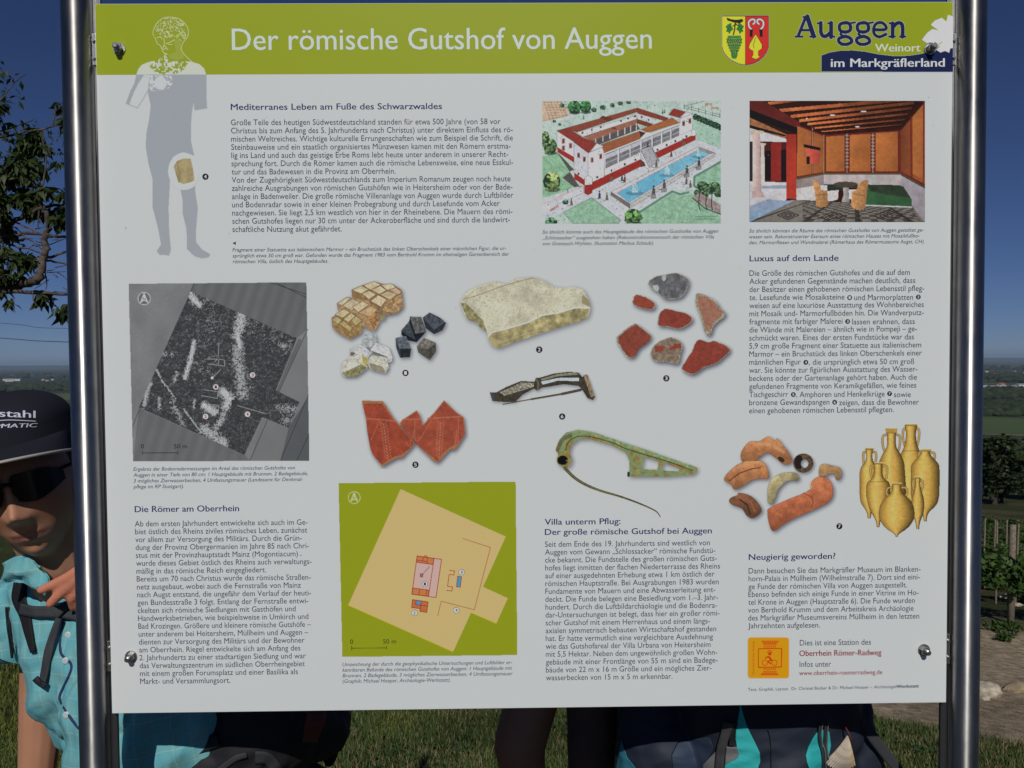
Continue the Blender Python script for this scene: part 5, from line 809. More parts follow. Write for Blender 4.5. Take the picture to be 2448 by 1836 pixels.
lo = link('foliage', npmesh('foliage', np.concatenate([V1, V2]), np.concatenate([F1, F2+len(V1)])), M_leaf, smooth=False); lo.parent = cherry; lo.matrix_parent_inverse = Matrix.Translation(-Vector(cherry.location)); lo['kind'] = 'stuff'
# ------------------------------------------------------------ vineyard: vines and posts, each its own
rng = np.random.default_rng(21)
def mk_vine(seed):
    r = np.random.default_rng(seed); t = empty('grape_vine'); bm = bmesh.new(); add_tube(bm, [(0, 0, -.15), (.03, .02, .25), (-.02, 0, .5), (.02, .01, .68)], [.035, .028, .024, .018], 7)
    for s in (-1, 1): add_tube(bm, [(.01, 0, .62), (s*.25, .02, .72), (s*.5, 0, .75)], [.018, .012, .008], 5)
    for i in range(7): x = r.uniform(-.5, .5); add_tube(bm, [(x, 0, .72), (x+r.uniform(-.08, .08), r.uniform(-.1, .1), 1.0), (x+r.uniform(-.12, .12), r.uniform(-.12, .12), r.uniform(1.15, 1.4))], [.006, .005, .003], 4)
    link('trunk', bm_mesh('vine_trunk', bm), M_wood, t)
    c = [(r.uniform(-.6, .6), r.uniform(-.12, .12), r.uniform(.62, 1.22), .17, .16, .14) for _ in range(20)]; V, F = leafcloud(c, 520, .115, r, .3, .95, .2); link('foliage', npmesh('vine_foliage', V, F), M_vine, t, smooth=False)['kind'] = 'stuff'; return t
protos = [mk_vine(s) for s in (1, 2, 3)]; used = [False]*3
def copy_tree(o, parent=None):
    c = o.copy(); COL.objects.link(c); c.parent = parent
    for ch in list(o.children): copy_tree(ch, c)
    return c
rows = [15.2, 18.4, 21.8, 25.6, 30., 35., 41.]; VG = 'vines growing in rows down the slope beyond the path'; PG = 'wooden posts standing in the vine rows'
mkp = None; nv = 0; xr0 = [(.50, .80)]*7
postsx = {0: [at(2437, 1300, 15.2*.86+CAM[1]).x, at(2325, 1300, 15.2*.86+CAM[1]).x, 3.6], 1: [at(q, 1280, 18.4*.86+CAM[1]).x for q in (2353, 2396, 2446)], 2: [at(q, 1260, 21.8*.86+CAM[1]).x for q in (2362, 2387, 2420)]}
ORD = ['first', 'second', 'third', 'fourth', 'fifth', 'sixth', 'seventh', 'eighth', 'ninth', 'tenth', 'eleventh', 'twelfth', 'thirteenth', 'fourteenth', 'fifteenth', 'sixteenth', 'seventeenth', 'eighteenth', 'nineteenth', 'twentieth']+['twenty-'+q for q in ('first', 'second', 'third', 'fourth', 'fifth', 'sixth', 'seventh', 'eighth', 'ninth')]; ROWN = ['nearest', 'second', 'third', 'fourth', 'fifth', 'sixth', 'farthest']
for ri, d in enumerate(rows):
    yy = d*.86+CAM[1]; nrow = 0; x0, x1 = d*.20, d*.70; x = x0+rng.uniform(0, .8)
    while x < x1:
        k = rng.integers(3); y = yy+(x-d*.485)*.10
        o = protos[k] if not used[k] else copy_tree(protos[k]); used[k] = True; o.location = (x, y, gzf(x, y)); o.rotation_euler = (0, 0, rng.uniform(-.15, .15)+(math.pi if rng.random() < .5 else 0)+.1); s_ = rng.uniform(.85, 1.1)*(1 if ri < 1 else .8); o.scale = (1, 1, s_)
        tag(o, f'leafy vine in the {ROWN[ri]} row beyond the path, {ORD[nrow]} from its left end', 'vine', VG); nrow += 1; x += rng.uniform(1.0, 1.3); nv += 1
    npr = 0
    for x in sorted(postsx[ri]) if ri in postsx else ( list(np.arange(x0, x1, 5.2)+rng.uniform(0, 1))):
        y = yy+(x-d*.485)*.10+.12
        if mkp is None:
            bm = bmesh.new(); add_tube(bm, [(0, 0, -.3), (0, 0, .8), (.01, 0, 1.62)], [.055, .052, .048], 10); bmesh.ops.bevel(bm, geom=[e for e in bm.edges if all(v.co.z > 1.6 for v in e.verts)], offset=.006, segments=1, affect='EDGES'); mkp = bm_mesh('post', bm)
        o = link('vineyard_post', mkp, M_post); o.location = (x, y, gzf(x, y)-.0); o.rotation_euler = (rng.uniform(-.03, .03), rng.uniform(-.03, .03), 0); s_ = 1. if ri == 0 else .38; o.scale = (s_, s_, 1)
        tag(o, f'weathered wooden post in the {ROWN[ri]} vine row, {ORD[npr]} from its left end', 'post', PG); npr += 1
# left hillside vineyard far off, one mass
cs = []
for d in (26, 34, 44, 56, 72, 90, 115, 145):
    for a in np.arange(-.92, -.50, .9/d): x, y = d*a, d*math.sqrt(1-a*a)+CAM[1]; cs.append((x, y, gzf(x, y)+.8, .5, .25, .45))
V, F = leafcloud(cs, 16000, .22, np.random.default_rng(9), .3, .9); tag(link('hillside_vines', npmesh('hillside_vines', V, F), M_vine, smooth=False), 'dark green vine rows covering the hillside behind the person in the cap', 'vines', kind='stuff')
# weeds and bushes by the near row
def bush(name, loc, r, n, size, m, label, cat, asp=.5):
    bm = bmesh.new(); c = [(rng.uniform(-r, r)*.7, rng.uniform(-r, r)*.5, rng.uniform(.05, r*.7), r*.35, r*.35, r*.3) for _ in range(9)]; V, F = leafcloud(c, n, size, rng, -.4, asp); t = empty(name, loc); tag(t, label, cat); link('foliage', npmesh('foliage', V, F), m, t, smooth=False)['kind'] = 'stuff'
    for q in c[:6]: add_tube(bm, [(0, 0, -.05), (q[0]*.5, q[1]*.5, q[2]*.5), q[:3]], [.012, .008, .004], 4)
    link('stems', bm_mesh('stems', bm), M_wood, t); return t
for i, (px, py, r, n, lb) in enumerate(((2362, 1410, .55, 900, 'dark leafy bush under the vines at the upper edge of the path'), (2375, 1508, .16, 160, 'low green weed on the sandy path beside the right post'), (2420, 1520, .18, 170, 'low green weed on the path, second from the right post'), (2400, 1535, .13, 120, 'small weed in the middle of the path below the other two'), (2440, 1440, .25, 240, 'stony weed tuft at the foot of the nearest vines'))):
    g = atg(px, py); bush('bush' if i == 0 else 'weed', g, r, n, .10 if i == 0 else .07, M_leaf if i == 0 else M_vine, lb, 'bush' if i == 0 else 'weed')
# rocks beside the path
def rock(px, py, sx, sy, sz, seed, label, m=None):
    bm = bmesh.new(); bmesh.ops.create_icosphere(bm, subdivisions=5, radius=1); r = np.random.default_rng(seed); o = r.uniform(0, 50, 3); pl_ = [(Vector(r.normal(size=3)).normalized(), r.uniform(.62, .9)) for _ in range(13)]
    for v in bm.verts:
        c = v.co.copy()
        for n_, k in pl_:
            e = c.dot(n_)
            if e > k: c -= n_*(e-k)
        from mathutils import noise as MN
        c *= 1+.12*MN.noise(c*2.2+Vector(o))+.06*MN.noise(c*6+Vector(o))+.03*MN.noise(c*15+Vector(o)); v.co = Vector((c.x*sx, c.y*sy, c.z*sz))
    g = atg(px, py); o_ = link('rock', bm_mesh('rock', bm), m or M_rock, loc=(g.x, g.y, g.z+sz*.45)); tag(o_, label, 'rock'); o_.rotation_euler = (0, 0, r.uniform(0, .5)); return o_
rock(2352, 1663, .17, .13, .10, 3, 'large pale limestone rock touching the right post, where grass meets path'); rock(2350, 1673, .08, .06, .03, 5, 'small flat pale stone in front of the large rock'); rock(2440, 1652, .22, .13, .07, 8, 'long low sandy rock at the right edge of the picture', mat('sandy_rock', (.30, .23, .14), .95, noise=(9, (.44, .35, .23), 6, .35, .65), bump=(20, .7, .02))); rock(2404, 1430, .12, .1, .06, 12, 'pale rubble stone under the nearest vines'); rock(2430, 1448, .14, .1, .05, 14, 'yellowish rubble stone right of the pale one under the vines')
# ------------------------------------------------------------ trees, houses and woods in the valley
def mk_tree(seed):
    r = np.random.default_rng(seed); t = empty('valley_tree'); bm = bmesh.new(); add_tube(bm, [(0, 0, -1), (.1, 0, 2), (0, .1, 5)], [.35, .28, .12], 7)
    for i in range(5): a = r.uniform(0, 6.28); add_tube(bm, [(0, 0, 2.5+i*.4), (1.6*math.cos(a), 1.6*math.sin(a), 4.6+i*.4)], [.12, .04], 5)
    link('trunk', bm_mesh('tree_trunk', bm), M_wood, t); c = []
    for i in range(26): a, q, z = r.uniform(0, 6.28), r.uniform(.2, 2.6), r.uniform(2.2, 7.6); q *= 1-.5*max(0, (z-5)/3); c.append((q*math.cos(a), q*math.sin(a), z, 1.0, 1.0, .8))
    V, F = leafcloud(c, 2600, .42, r, .2, .8); link('crown', npmesh('crown', V, F), M_tree, t, smooth=False)['kind'] = 'stuff'; return t
tps = [mk_tree(s) for s in (31, 32, 33)]; ut = [False]*3; TG = 'dark trees standing in the valley below the vineyard'
cnt = [0, 0]
for i, a in sorted([(0 if q < 26 else 40 if q < 36 else 60, rng.uniform(.485, .60) if q % 2 or q > 25 else rng.uniform(.12, .49)) for q in range(46)], key=lambda q: (q[0] >= 34, q[1])):
    k = int(rng.integers(3)); o = tps[k] if not ut[k] else copy_tree(tps[k]); ut[k] = True
    if i < 34: d = rng.uniform(75, 150)
    elif i < 52: d = rng.uniform(170, 380)
    else: d = rng.uniform(380, 700)
    x, y = d*math.sin(a)+CAM[0], d*math.cos(a)+CAM[1]; s_ = rng.uniform(.55, .9) if i < 34 else rng.uniform(.6, 1.0); o.location = (x, y, gzf(x, y)-.3); o.scale = (s_*1.15, s_*1.15, s_*.85); o.rotation_euler = (0, 0, rng.uniform(0, 6)); far_ = i >= 34
    tag(o, (f'small dark tree on the far green slope, {ORD[cnt[1]]} from the left there' if far_ else f'dense dark tree just below the vineyard, {ORD[cnt[0]]} from the left there'), 'tree', TG); cnt[far_] += 1
def blobs(name, items, m, label, cat):
    bm = bmesh.new(); bmesh.ops.create_icosphere(bm, subdivisions=2, radius=1); b = np.array([v.co for v in bm.verts]); f = np.array([[v.index for v in q.verts] for q in bm.faces]); bm.free(); n = len(items); it = np.array(items); r = np.random.default_rng(3)
    V = b[None]*(1+.22*r.normal(size=(n, len(b), 1)))*it[:, None, 3:6]+it[:, None, :3]; F = f[None]+(np.arange(n)*len(b))[:, None, None]; tag(link(name, npmesh(name, V.reshape(-1, 3), F.reshape(-1, 3)), m, smooth=False), label, cat, kind='stuff')
it = []
for (d0, d1, n, h, a0, a1) in ((1440, 1800, 900, 9, .3, .75), (2060, 2500, 700, 11, .3, .75), (3400, 5200, 700, 13, .2, .8), (3200, 4600, 500, 12, -.8, -.3), (6500, 9500, 700, 16, -.8, .8), (380, 470, 120, 3.5, .42, .7)):
    for _ in range(n): d = rng.uniform(d0, d1); a = rng.uniform(a0, a1); x, y = d*math.sin(a), d*math.cos(a); s_ = h*rng.uniform(.6, 1.3); it.append((x, y, gzf(x, y)+s_*.4, s_*rng.uniform(1, 2.4), s_*1.3, s_*.8))
blobs('far_woods', it, mat('far_wood_cover', (.022, .034, .016), .95, spec=.1, noise=(.08, (.045, .06, .025), 3, .4, .6)), 'dark woods and hedges spread over the Rhine plain', 'woods')
M_wall = mat('white_render', (.74, .72, .66), .8, noise=(.6, (.66, .64, .58), 2, .4, .6)); M_roof = mat('red_tiles', (.36, .12, .06), .8, noise=(1.5, (.26, .10, .06), 3, .4, .6)); M_roofg = mat('grey_roof', (.28, .29, .31), .7, noise=(1.2, (.36, .36, .38), 3, .4, .6)); M_win = mat('dark_window', (.03, .035, .04), .2)
def mk_house(L, W, H, RH, rm):
    t = empty('house'); bm = bmesh.new(); v = [bm.verts.new(q) for q in ((-L, -W, -2), (L, -W, -2), (L, W, -2), (-L, W, -2), (-L, -W, H), (L, -W, H), (L, W, H), (-L, W, H), (-L, 0, H+RH-.15), (L, 0, H+RH-.15))]
    for f in ((0, 1, 5, 4), (2, 3, 7, 6), (1, 2, 6, 9, 5), (3, 0, 4, 8, 7)): bm.faces.new([v[i] for i in f])
    link('wall', bm_mesh('house_wall', bm), M_wall, t, smooth=False); bm = bmesh.new(); e = .5
    for s in (-1, 1):
        q = [bm.verts.new(p) for p in ((-L-e, s*(W+e), H-RH*e/W), (L+e, s*(W+e), H-RH*e/W), (L+e, 0, H+RH), (-L-e, 0, H+RH))]; q2 = [bm.verts.new(p.co+Vector((0, 0, .25))) for p in q]; bm.faces.new(q); bm.faces.new(q2)
        for i in range(4): bm.faces.new((q[i], q[(i+1) % 4], q2[(i+1) % 4], q2[i]))
    link('roof', bm_mesh('house_roof', bm), rm, t, smooth=False)
    for s in (-1, 1):
        for i in range(3): bm = bmesh.new(); x = -L*.6+i*L*.6; add_box(bm, (x-.5, s*W-.06, H*.45), (x+.5, s*W+.06, H*.45+1.3)); link('window', bm_mesh('house_window', bm), M_win, t, smooth=False)
    return t
hp = [mk_house(6, 4.5, 5, 3, M_roof), mk_house(7, 5, 6, 3, M_roof), mk_house(22, 10, 6, 2.5, M_roofg)]; uh = [False]*3
def house(k, x, y, rz, label, grp=None, s=1): o = hp[k] if not uh[k] else copy_tree(hp[k]); uh[k] = True; o.location = (x, y, gzf(x, y)); o.rotation_euler = (0, 0, rz); o.scale = (s, s, s); tag(o, label, 'house', grp)
g = atg(2356, 1135); dd = 210; az_ = math.atan2(g.x-CAM[0], g.y-CAM[1]); house(0, CAM[0]+dd*math.sin(az_)-2, CAM[1]+dd*math.cos(az_), .5, 'house with an orange tiled roof half hidden by the dark trees beyond the vineyard', s=.62)
for nm, grp, n_, d0, d1, a0, a1 in (('in the nearer hamlet on the plain', 'buildings of the nearer hamlet', 7, 2550, 3050, .505, .57), ('in the distant town right of the board', 'buildings of the town to the right', 16, 4300, 6000, .50, .58), ('in the distant town above the black cap', 'buildings of the town to the left', 14, 4300, 6000, -.60, -.49)):
    for i, a in enumerate(sorted(rng.uniform(a0, a1, n_))):
        d = rng.uniform(d0, d1); k = 2 if rng.random() < .45 else int(rng.integers(2)); house(k, d*math.sin(a), d*math.cos(a), rng.uniform(-.5, .5), ('pale grey-roofed hall ' if k == 2 else 'white red-roofed house ')+nm+f', {ORD[i]} from the left', grp, s=rng.uniform(.9, 1.6))
# power line: cables from beyond the left edge to a mast hidden behind the board
M_cable = mat('cable_black', (.03, .03, .035), .6); mast = empty('power_mast', (0, 0, 0)); YC = 78.
mp = at(760, 830, YC+6); gx_ = gzf(mp.x, mp.y); mast.location = (mp.x, mp.y, gx_); tag(mast, 'wooden power mast standing beyond the board and carrying the two cables', 'power mast')
hM = mp.z-gx_+2.2; bm = bmesh.new(); add_tube(bm, [(0, 0, -.5), (0, 0, hM)], [.16, .11], 10); link('pole', bm_mesh('pole', bm), M_post, mast); bm = bmesh.new(); add_box(bm, (-.9, -.08, hM-.6), (.9, .08, hM-.45)); link('crossarm', bm_mesh('crossarm', bm), M_post, mast, smooth=False)
for i, (ya, yb, r, lb) in enumerate(((772, 785, .022, 'upper thin power cable crossing the sky left of the board'), (808, 817.5, .034, 'lower and thicker power cable crossing the sky left of the board'))):
    P = [at(-700, ya-52, YC-8), at(0, ya, YC), at(162, yb, YC+1), Vector((mp.x, mp.y, mp.z+2-i*2.2))]; bm = bmesh.new(); add_tube(bm, spline([tuple(q) for q in P], 8), r, 6); tag(link('power_cable', bm_mesh('power_cable', bm), M_cable), lb, 'cable')
# ------------------------------------------------------------ grass
def grass(n, region, hmin, hmax, seed):
    r = np.random.default_rng(seed); x, y = region(r, n); n = len(x); z = gz(x, y); h = r.uniform(hmin, hmax, n)*(.5+fnoise(x, y, .5, 88)); a = r.uniform(0, 6.28, n); lx, ly = np.cos(a)*h*r.uniform(.1, .75, n), np.sin(a)*h*r.uniform(.1, .75, n); w_ = r.uniform(.0022, .0045, n)*(1+np.hypot(x, y)*.05); b = r.uniform(0, 6.28, n); wx, wy = np.cos(b)*w_, np.sin(b)*w_
    V = np.stack([np.stack([x-wx, y-wy, z-.01], -1), np.stack([x+wx, y+wy, z-.01], -1), np.stack([x+lx*.4+wx*.7, y+ly*.4+wy*.7, z+h*.6], -1), np.stack([x+lx*.4-wx*.7, y+ly*.4-wy*.7, z+h*.6], -1), np.stack([x+lx, y+ly, z+h], -1)], 1)
    o = np.arange(n)[:, None]*5; F = np.concatenate([o+np.array([[0, 1, 2]]), o+np.array([[0, 2, 3]]), o+np.array([[3, 2, 4]])]); c1, c2, c3 = np.array([.045, .075, .018]), np.array([.10, .14, .035]), np.array([.22, .19, .09]); k = r.uniform(0, 1, n)[:, None]; pt = np.clip((fnoise(x, y, 1.6, 91)-.35)*3, 0, 1)[:, None]; C = (c1*(1-k)+c2*k)*(.55+.75*pt)*np.where(pt > .7, np.array([[1.25, 1.02, .8]]), 1.); dry = (r.uniform(0, 1, n) < .13+.25*(fnoise(x, y, .8, 15) > .55)); C[dry] = c3*r.uniform(.6, 1, (dry.sum(), 1))
    me = npmesh('grass', V.reshape(-1, 3), F); at_ = me.attributes.new('print', 'FLOAT_COLOR', 'POINT'); CC = np.repeat(C, 5, 0); at_.data.foreach_set('color', np.concatenate([CC, np.ones((len(CC), 1))], 1).astype(np.float32).ravel()); return me
def reg(r, n):
    d = np.sqrt(r.uniform(2.0**2, 8.4**2, n)); a = r.uniform(-.78, .78, n); x, y = CAM[0]+d*np.sin(a), CAM[1]+d*np.cos(a); az = np.sin(a); n1 = fnoise(x, y, 1.4, 61); ok = ((d+n1*1.0 < 7.95) | (az < .0)) & ~((az < -.42) & (d+0 < 6.0+n1*.7)) & (r.uniform(0, 1, n) < np.clip(d/6, .3, 1)); return x[ok], y[ok]
def reg2(r, n): d = np.sqrt(r.uniform(8.2**2, 15**2, n)); a = r.uniform(-.80, -.2, n); return CAM[0]+d*np.sin(a), CAM[1]+d*np.cos(a)
M_grass = vcol_mat('grass_blades', .55, .3)
tag(link('grass', grass(230000, reg, .022, .070, 1), M_grass, smooth=False), 'short uneven meadow grass with dry stalks around the board', 'grass', kind='stuff')
def clover(n, seed):
    r = np.random.default_rng(seed); x, y = reg(r, n); ok = fnoise(x, y, .45, 71) > .56; x, y = x[ok], y[ok]; n = len(x); z = gz(x, y)+r.uniform(.015, .05, n); V = []; F = []; k = 0
    s = r.uniform(.008, .018, n); a0 = r.uniform(0, 6.28, n); P = []
    for j in range(3):
        a = a0+j*2.09; cx_, cy_ = x+np.cos(a)*s*.8, y+np.sin(a)*s*.8
        for q in range(5): b = a+q*6.283/5; P.append(np.stack([cx_+np.cos(b)*s*.62, cy_+np.sin(b)*s*.62, z+np.sin(b-a)*s*.2], -1))
    V = np.stack(P, 1); o = np.arange(n)[:, None]*15; F = np.concatenate([o+np.array([[5*j, 5*j+i, 5*j+i+1]]) for j in range(3) for i in (1, 2, 3)]); return npmesh('clover', V.reshape(-1, 3), F)
tag(link('clover', clover(30000, 5), leaf_mat('clover_leaf', (.03, .075, .02), (.055, .12, .03), .2, 9), smooth=False), 'small clover and broad leaved weeds mixed into the meadow grass', 'clover', kind='stuff')
tag(link('rough_grass', grass(50000, reg2, .05, .12, 2), M_grass, smooth=False), 'longer grass on the slope left behind the person in the cap', 'grass', kind='stuff')
# ------------------------------------------------------------ people and their packs
from mathutils.bvhtree import BVHTree
M_skin = vcol_mat('skin', .55, .3); _b = M_skin.node_tree.nodes['Principled BSDF']; _sn = M_skin.node_tree; _tt = _sn.nodes.new('ShaderNodeTexNoise'); _tt.inputs['Scale'].default_value = 420; _tt.inputs['Detail'].default_value = 4; _tcc = _sn.nodes.new('ShaderNodeTexCoord'); _sn.links.new(_tcc.outputs['Object'], _tt.inputs['Vector']); _bp = _sn.nodes.new('ShaderNodeBump'); _bp.inputs['Strength'].default_value = .35; _bp.inputs['Distance'].default_value = .0012; _sn.links.new(_tt.outputs['Fac'], _bp.inputs['Height']); _sn.links.new(_bp.outputs[0], _b.inputs['Normal'])
_b.inputs['Subsurface Weight'].default_value = .08; _b.inputs['Subsurface Radius'].default_value = (.012, .004, .002); _b.inputs['Subsurface Scale'].default_value = .4
def px(x, y, Y): return np.array(at(x, y, Y))
def chain(bm, pts, rad, n=14):
    for i in range(len(pts)):
        r = bmesh.ops.create_icosphere(bm, subdivisions=2, radius=float(rad[i]), matrix=Matrix.Translation(Vector(pts[i])))
    for i in range(len(pts)-1):
        if (Vector(pts[i])-Vector(pts[i+1])).length > 1e-4: add_tube(bm, [pts[i], pts[i+1]], [rad[i], rad[i+1]], n)
def ellip(bm, c, r, rot=None):
    M = Matrix.Translation(Vector(c)) @ (rot.to_4x4() if rot is not None else Matrix.Identity(4)) @ Matrix.Diagonal((*r, 1)); bmesh.ops.create_icosphere(bm, subdivisions=4, radius=1, matrix=M)
def remesh(bm, voxel, it=6, name='m'):
    me = bm_mesh(name, bm); o = bpy.data.objects.new(name, me); COL.objects.link(o); md = o.modifiers.new('r', 'REMESH'); md.mode = 'VOXEL'; md.voxel_size = voxel; md.use_smooth_shade = True
    if it: s = o.modifiers.new('s', 'SMOOTH'); s.iterations = it; s.factor = .5
    dg = DG(); dg.update(); out = bpy.data.meshes.new_from_object(o.evaluated_get(dg)); bpy.data.objects.remove(o); out.name = name; return out
def coords(me): a = np.zeros(len(me.vertices)*3, np.float32); me.vertices.foreach_get('co', a); return a.reshape(-1, 3)
def setco(me, a): me.vertices.foreach_set('co', a.astype(np.float32).ravel()); me.update()
def normals(me): a = np.zeros(len(me.vertices)*3, np.float32); me.vertex_normals.foreach_get('vector', a); return a.reshape(-1, 3)
def paint(me, C): a = me.attributes.new('print', 'FLOAT_COLOR', 'POINT'); a.data.foreach_set('color', np.concatenate([C, np.ones((len(C), 1))], 1).astype(np.float32).ravel())
def n3(P, s, seed): return (vnoise(P[:, 0]+P[:, 1]*.6, P[:, 2]+P[:, 1]*.4, s, seed)+vnoise(P[:, 1]-P[:, 0]*.3, P[:, 2]-P[:, 0]*.5, s, seed+1))/2
def wrinkle(me, amp, s, seed, stretch=(1, 1, 1)):
    P = coords(me); N = normals(me); Q = P*np.array(stretch); f = np.abs(n3(Q, s, seed)-.5)*2; f2 = n3(Q, s*.45, seed+5)-.5; setco(me, P+N*(amp*(.5-f)+amp*.5*f2)[:, None])
def bvh_of(meshes):
    V = []; F = []; o = 0
    for m in meshes: c = coords(m); V += [tuple(map(float, q)) for q in c]; F += [[i+o for i in p.vertices] for p in m.polygons]; o += len(c)
    return BVHTree.FromPolygons(V, F)
def hit(b, x, y, off, fallY):
    d = Vector(ray(x, y)).normalized(); h = b.ray_cast(Vector(CAM), d)
    return (h[0]-d*off) if h[0] is not None else at(x, y, fallY)
def ribbon(name, L, wd, b, m, parent, off=.003, th=.0018, Y=.25, n=8, free=False):
    """flat webbing laid over a surface: centre line and width measured in the photo"""
    P = spline(L, n); V = []; k = 5
    for i, q in enumerate(P):
        t = P[min(i+1, len(P)-1)]-P[max(i-1, 0)]; t = t/np.linalg.norm(t); nn = np.array([-t[1], t[0]]); w_ = wd if not hasattr(wd, '__len__') else np.interp(i/(len(P)-1), np.linspace(0, 1, len(wd)), wd)
        for j in range(k): u = q+nn*w_*(j/(k-1)-.5); V.append(np.array(at(u[0], u[1], Y) if free else hit(b, u[0], u[1], off, Y)))
    V = np.array(V).reshape(len(P), k, 3)
    if not free:                               # webbing is stiff: smooth along its length
        for _ in range(3): V[1:-1] = (V[:-2]+2*V[1:-1]+V[2:])/4
    back = V+np.array([0, th, 0]); A_ = np.concatenate([V.reshape(-1, 3), back.reshape(-1, 3)]); n_ = len(P); o = n_*k; F = []
    for i in range(n_-1):
        for j in range(k-1): a = i*k+j; F += [(a, a+1, a+k+1, a+k), (o+a+k, o+a+k+1, o+a+1, o+a)]
        F += [(i*k, (i+1)*k, o+(i+1)*k, o+i*k), (i*k+k-1, o+i*k+k-1, o+(i+1)*k+k-1, (i+1)*k+k-1)]
    F += [(j, o+j, o+j+1, j+1) for j in range(k-1)]+[((n_-1)*k+j, (n_-1)*k+j+1, o+(n_-1)*k+j+1, o+(n_-1)*k+j) for j in range(k-1)]
    return link(name, pymesh(name, A_, F), m, parent)
def patch(name, poly, b, m, parent, off=.0015, Y=.1, step=3., smooth=0):
    P = np.array(spline(poly, smooth, True) if smooth else poly, float); x0, y0 = P.min(0); x1, y1 = P.max(0); xs = np.arange(x0, x1+step, step); ys = np.arange(y0, y1+step, step); bm = bmesh.new(); g = {}
    vs = [bm.verts.new((p[0], p[1], 0)) for p in P]; f = bm.faces.new(vs); bmesh.ops.triangulate(bm, faces=[f])
    for ax, arr in ((0, xs), (1, ys)):
        for v in arr: co = [0, 0, 0]; no = [0, 0, 0]; co[ax] = v; no[ax] = 1; bmesh.ops.bisect_plane(bm, geom=bm.verts[:]+bm.edges[:]+bm.faces[:], plane_co=co, plane_no=no)
    for v in bm.verts: v.co = hit(b, v.co.x, v.co.y, off, Y)
    r = bmesh.ops.extrude_face_region(bm, geom=bm.faces[:]); 
    for v in r['geom']:
        if isinstance(v, bmesh.types.BMVert): v.co.y += .004
    bmesh.ops.recalc_face_normals(bm, faces=bm.faces[:]); return link(name, bm_mesh(name, bm), m, parent)
# ---- the person leaning out behind the left post
HC = px(66, 1160, .185); yaw_, pit_, rol_ = math.radians(14), math.radians(4), math.radians(13)
_v = CAM-HC; _v[2] = 0; _v /= np.linalg.norm(_v); _z = np.array([0, 0, 1.]); _r0 = np.cross(_z, _v)                # towards the camera, up, to the picture's right
_f = -(_v*math.cos(yaw_)-_r0*math.sin(yaw_)); _r = np.cross(_f, _z); _u = _z                                         # back of head, right, up
_u, _r = _u*math.cos(rol_)-_r*math.sin(rol_), _r*math.cos(rol_)+_u*math.sin(rol_)
_u, _f = (_u*math.cos(pit_)-_f*math.sin(pit_), _f*math.cos(pit_)+_u*math.sin(pit_))
HM = np.stack([_r, _f, _u], 1)                 # columns: local x (towards the post), y (back of head), z (up)
def H(p): return HC+np.asarray(p, float) @ HM.T
def HL(P): return (P-HC) @ HM
def face_surface(D):
    """unit directions -> head surface in local metres"""
    x, y, z = D[:, 0], D[:, 1], D[:, 2]; P = np.stack([x*.076, y*.096, z*.120], 1); X, Z = P[:, 0], P[:, 2]; front = np.clip(-y, 0, 1)
    lo_ = np.clip(-Z/.12, 0, 1); P[:, 0] *= 1-.34*lo_**1.3; P[:, 1] = np.where(y > 0, P[:, 1]*(1-.45*lo_), P[:, 1]*(1-.06*lo_)); X = P[:, 0]
    g = lambda cx, cz, sx, sz, a: a*np.exp(-((np.abs(X)-cx)/sx)**2-((Z-cz)/sz)**2)*(front > .05)
    d = g(0, -.030, .0125, .013, .024)+g(0, -.010, .009, .022, .013)+g(0, .016, .010, .016, .006)+g(.0125, -.036, .007, .008, .009)+g(0, .040, .05, .014, .004)
    d += -g(.033, .014, .018, .014, .009)+g(.043, -.018, .022, .020, .005)+g(0, -.063, .022, .005, .0040)+g(0, -.0735, .017, .005, .0042)-g(0, -.0685, .025, .0022, .0028)-g(0, -.086, .022, .006, .003)+g(0, -.103, .020, .014, .009)-g(0, -.050, .004, .008, .0015)-g(.030, -.050, .008, .018, .0025)
    P[:, 1] -= d; return P
bm = bmesh.new(); bmesh.ops.create_icosphere(bm, subdivisions=6, radius=1)
D = np.array([v.co for v in bm.verts]); D /= np.linalg.norm(D, axis=1)[:, None]; P = H(face_surface(D))
for v, p_ in zip(bm.verts, P): v.co = Vector(p_)
for s in (-1, 1): ellip(bm, H((s*.074, .012, -.005)), (.010, .020, .032), Matrix([list(r) for r in HM]))
PEL = px(560, 1910, .40); NK = px(150, 1400, .30)
chain(bm, [H((0, .02, -.06)), px(140, 1345, .24), px(165, 1420, .31), px(260, 1530, .38)], [.058, .050, .056, .10])          # neck
chain(bm, [px(230, 1520, .36), px(330, 1620, .32), px(460, 1760, .33), PEL], [.10, .115, .12, .13])                        # torso
SH1, EL1, HA1 = px(125, 1470, .37), px(88, 1850, .36), px(190, 2150, .34); chain(bm, [px(230, 1500, .38), SH1, px(104, 1640, .37), EL1, px(130, 1990, .35), HA1], [.085, .052, .041, .032, .028, .021])
for k in range(4): chain(bm, [HA1, HA1+np.array([.02+.012*k, -.01, -.05]), HA1+np.array([.03+.014*k, -.02, -.085])], [.012, .008, .007])
SH2, EL2 = px(400, 1480, .44), px(540, 1640, .30); HB = px(300, 1372, .055)
chain(bm, [px(300, 1520, .40), SH2, EL2, px(420, 1500, .16), px(335, 1400, .07)], [.09, .052, .036, .028, .020])
chain(bm, [px(335, 1400, .065), px(300, 1360, .05), px(262, 1345, .045)], [.020, .022, .014]); chain(bm, [px(320, 1420, .065), px(275, 1400, .05)], [.018, .015])
SKIN1 = bm
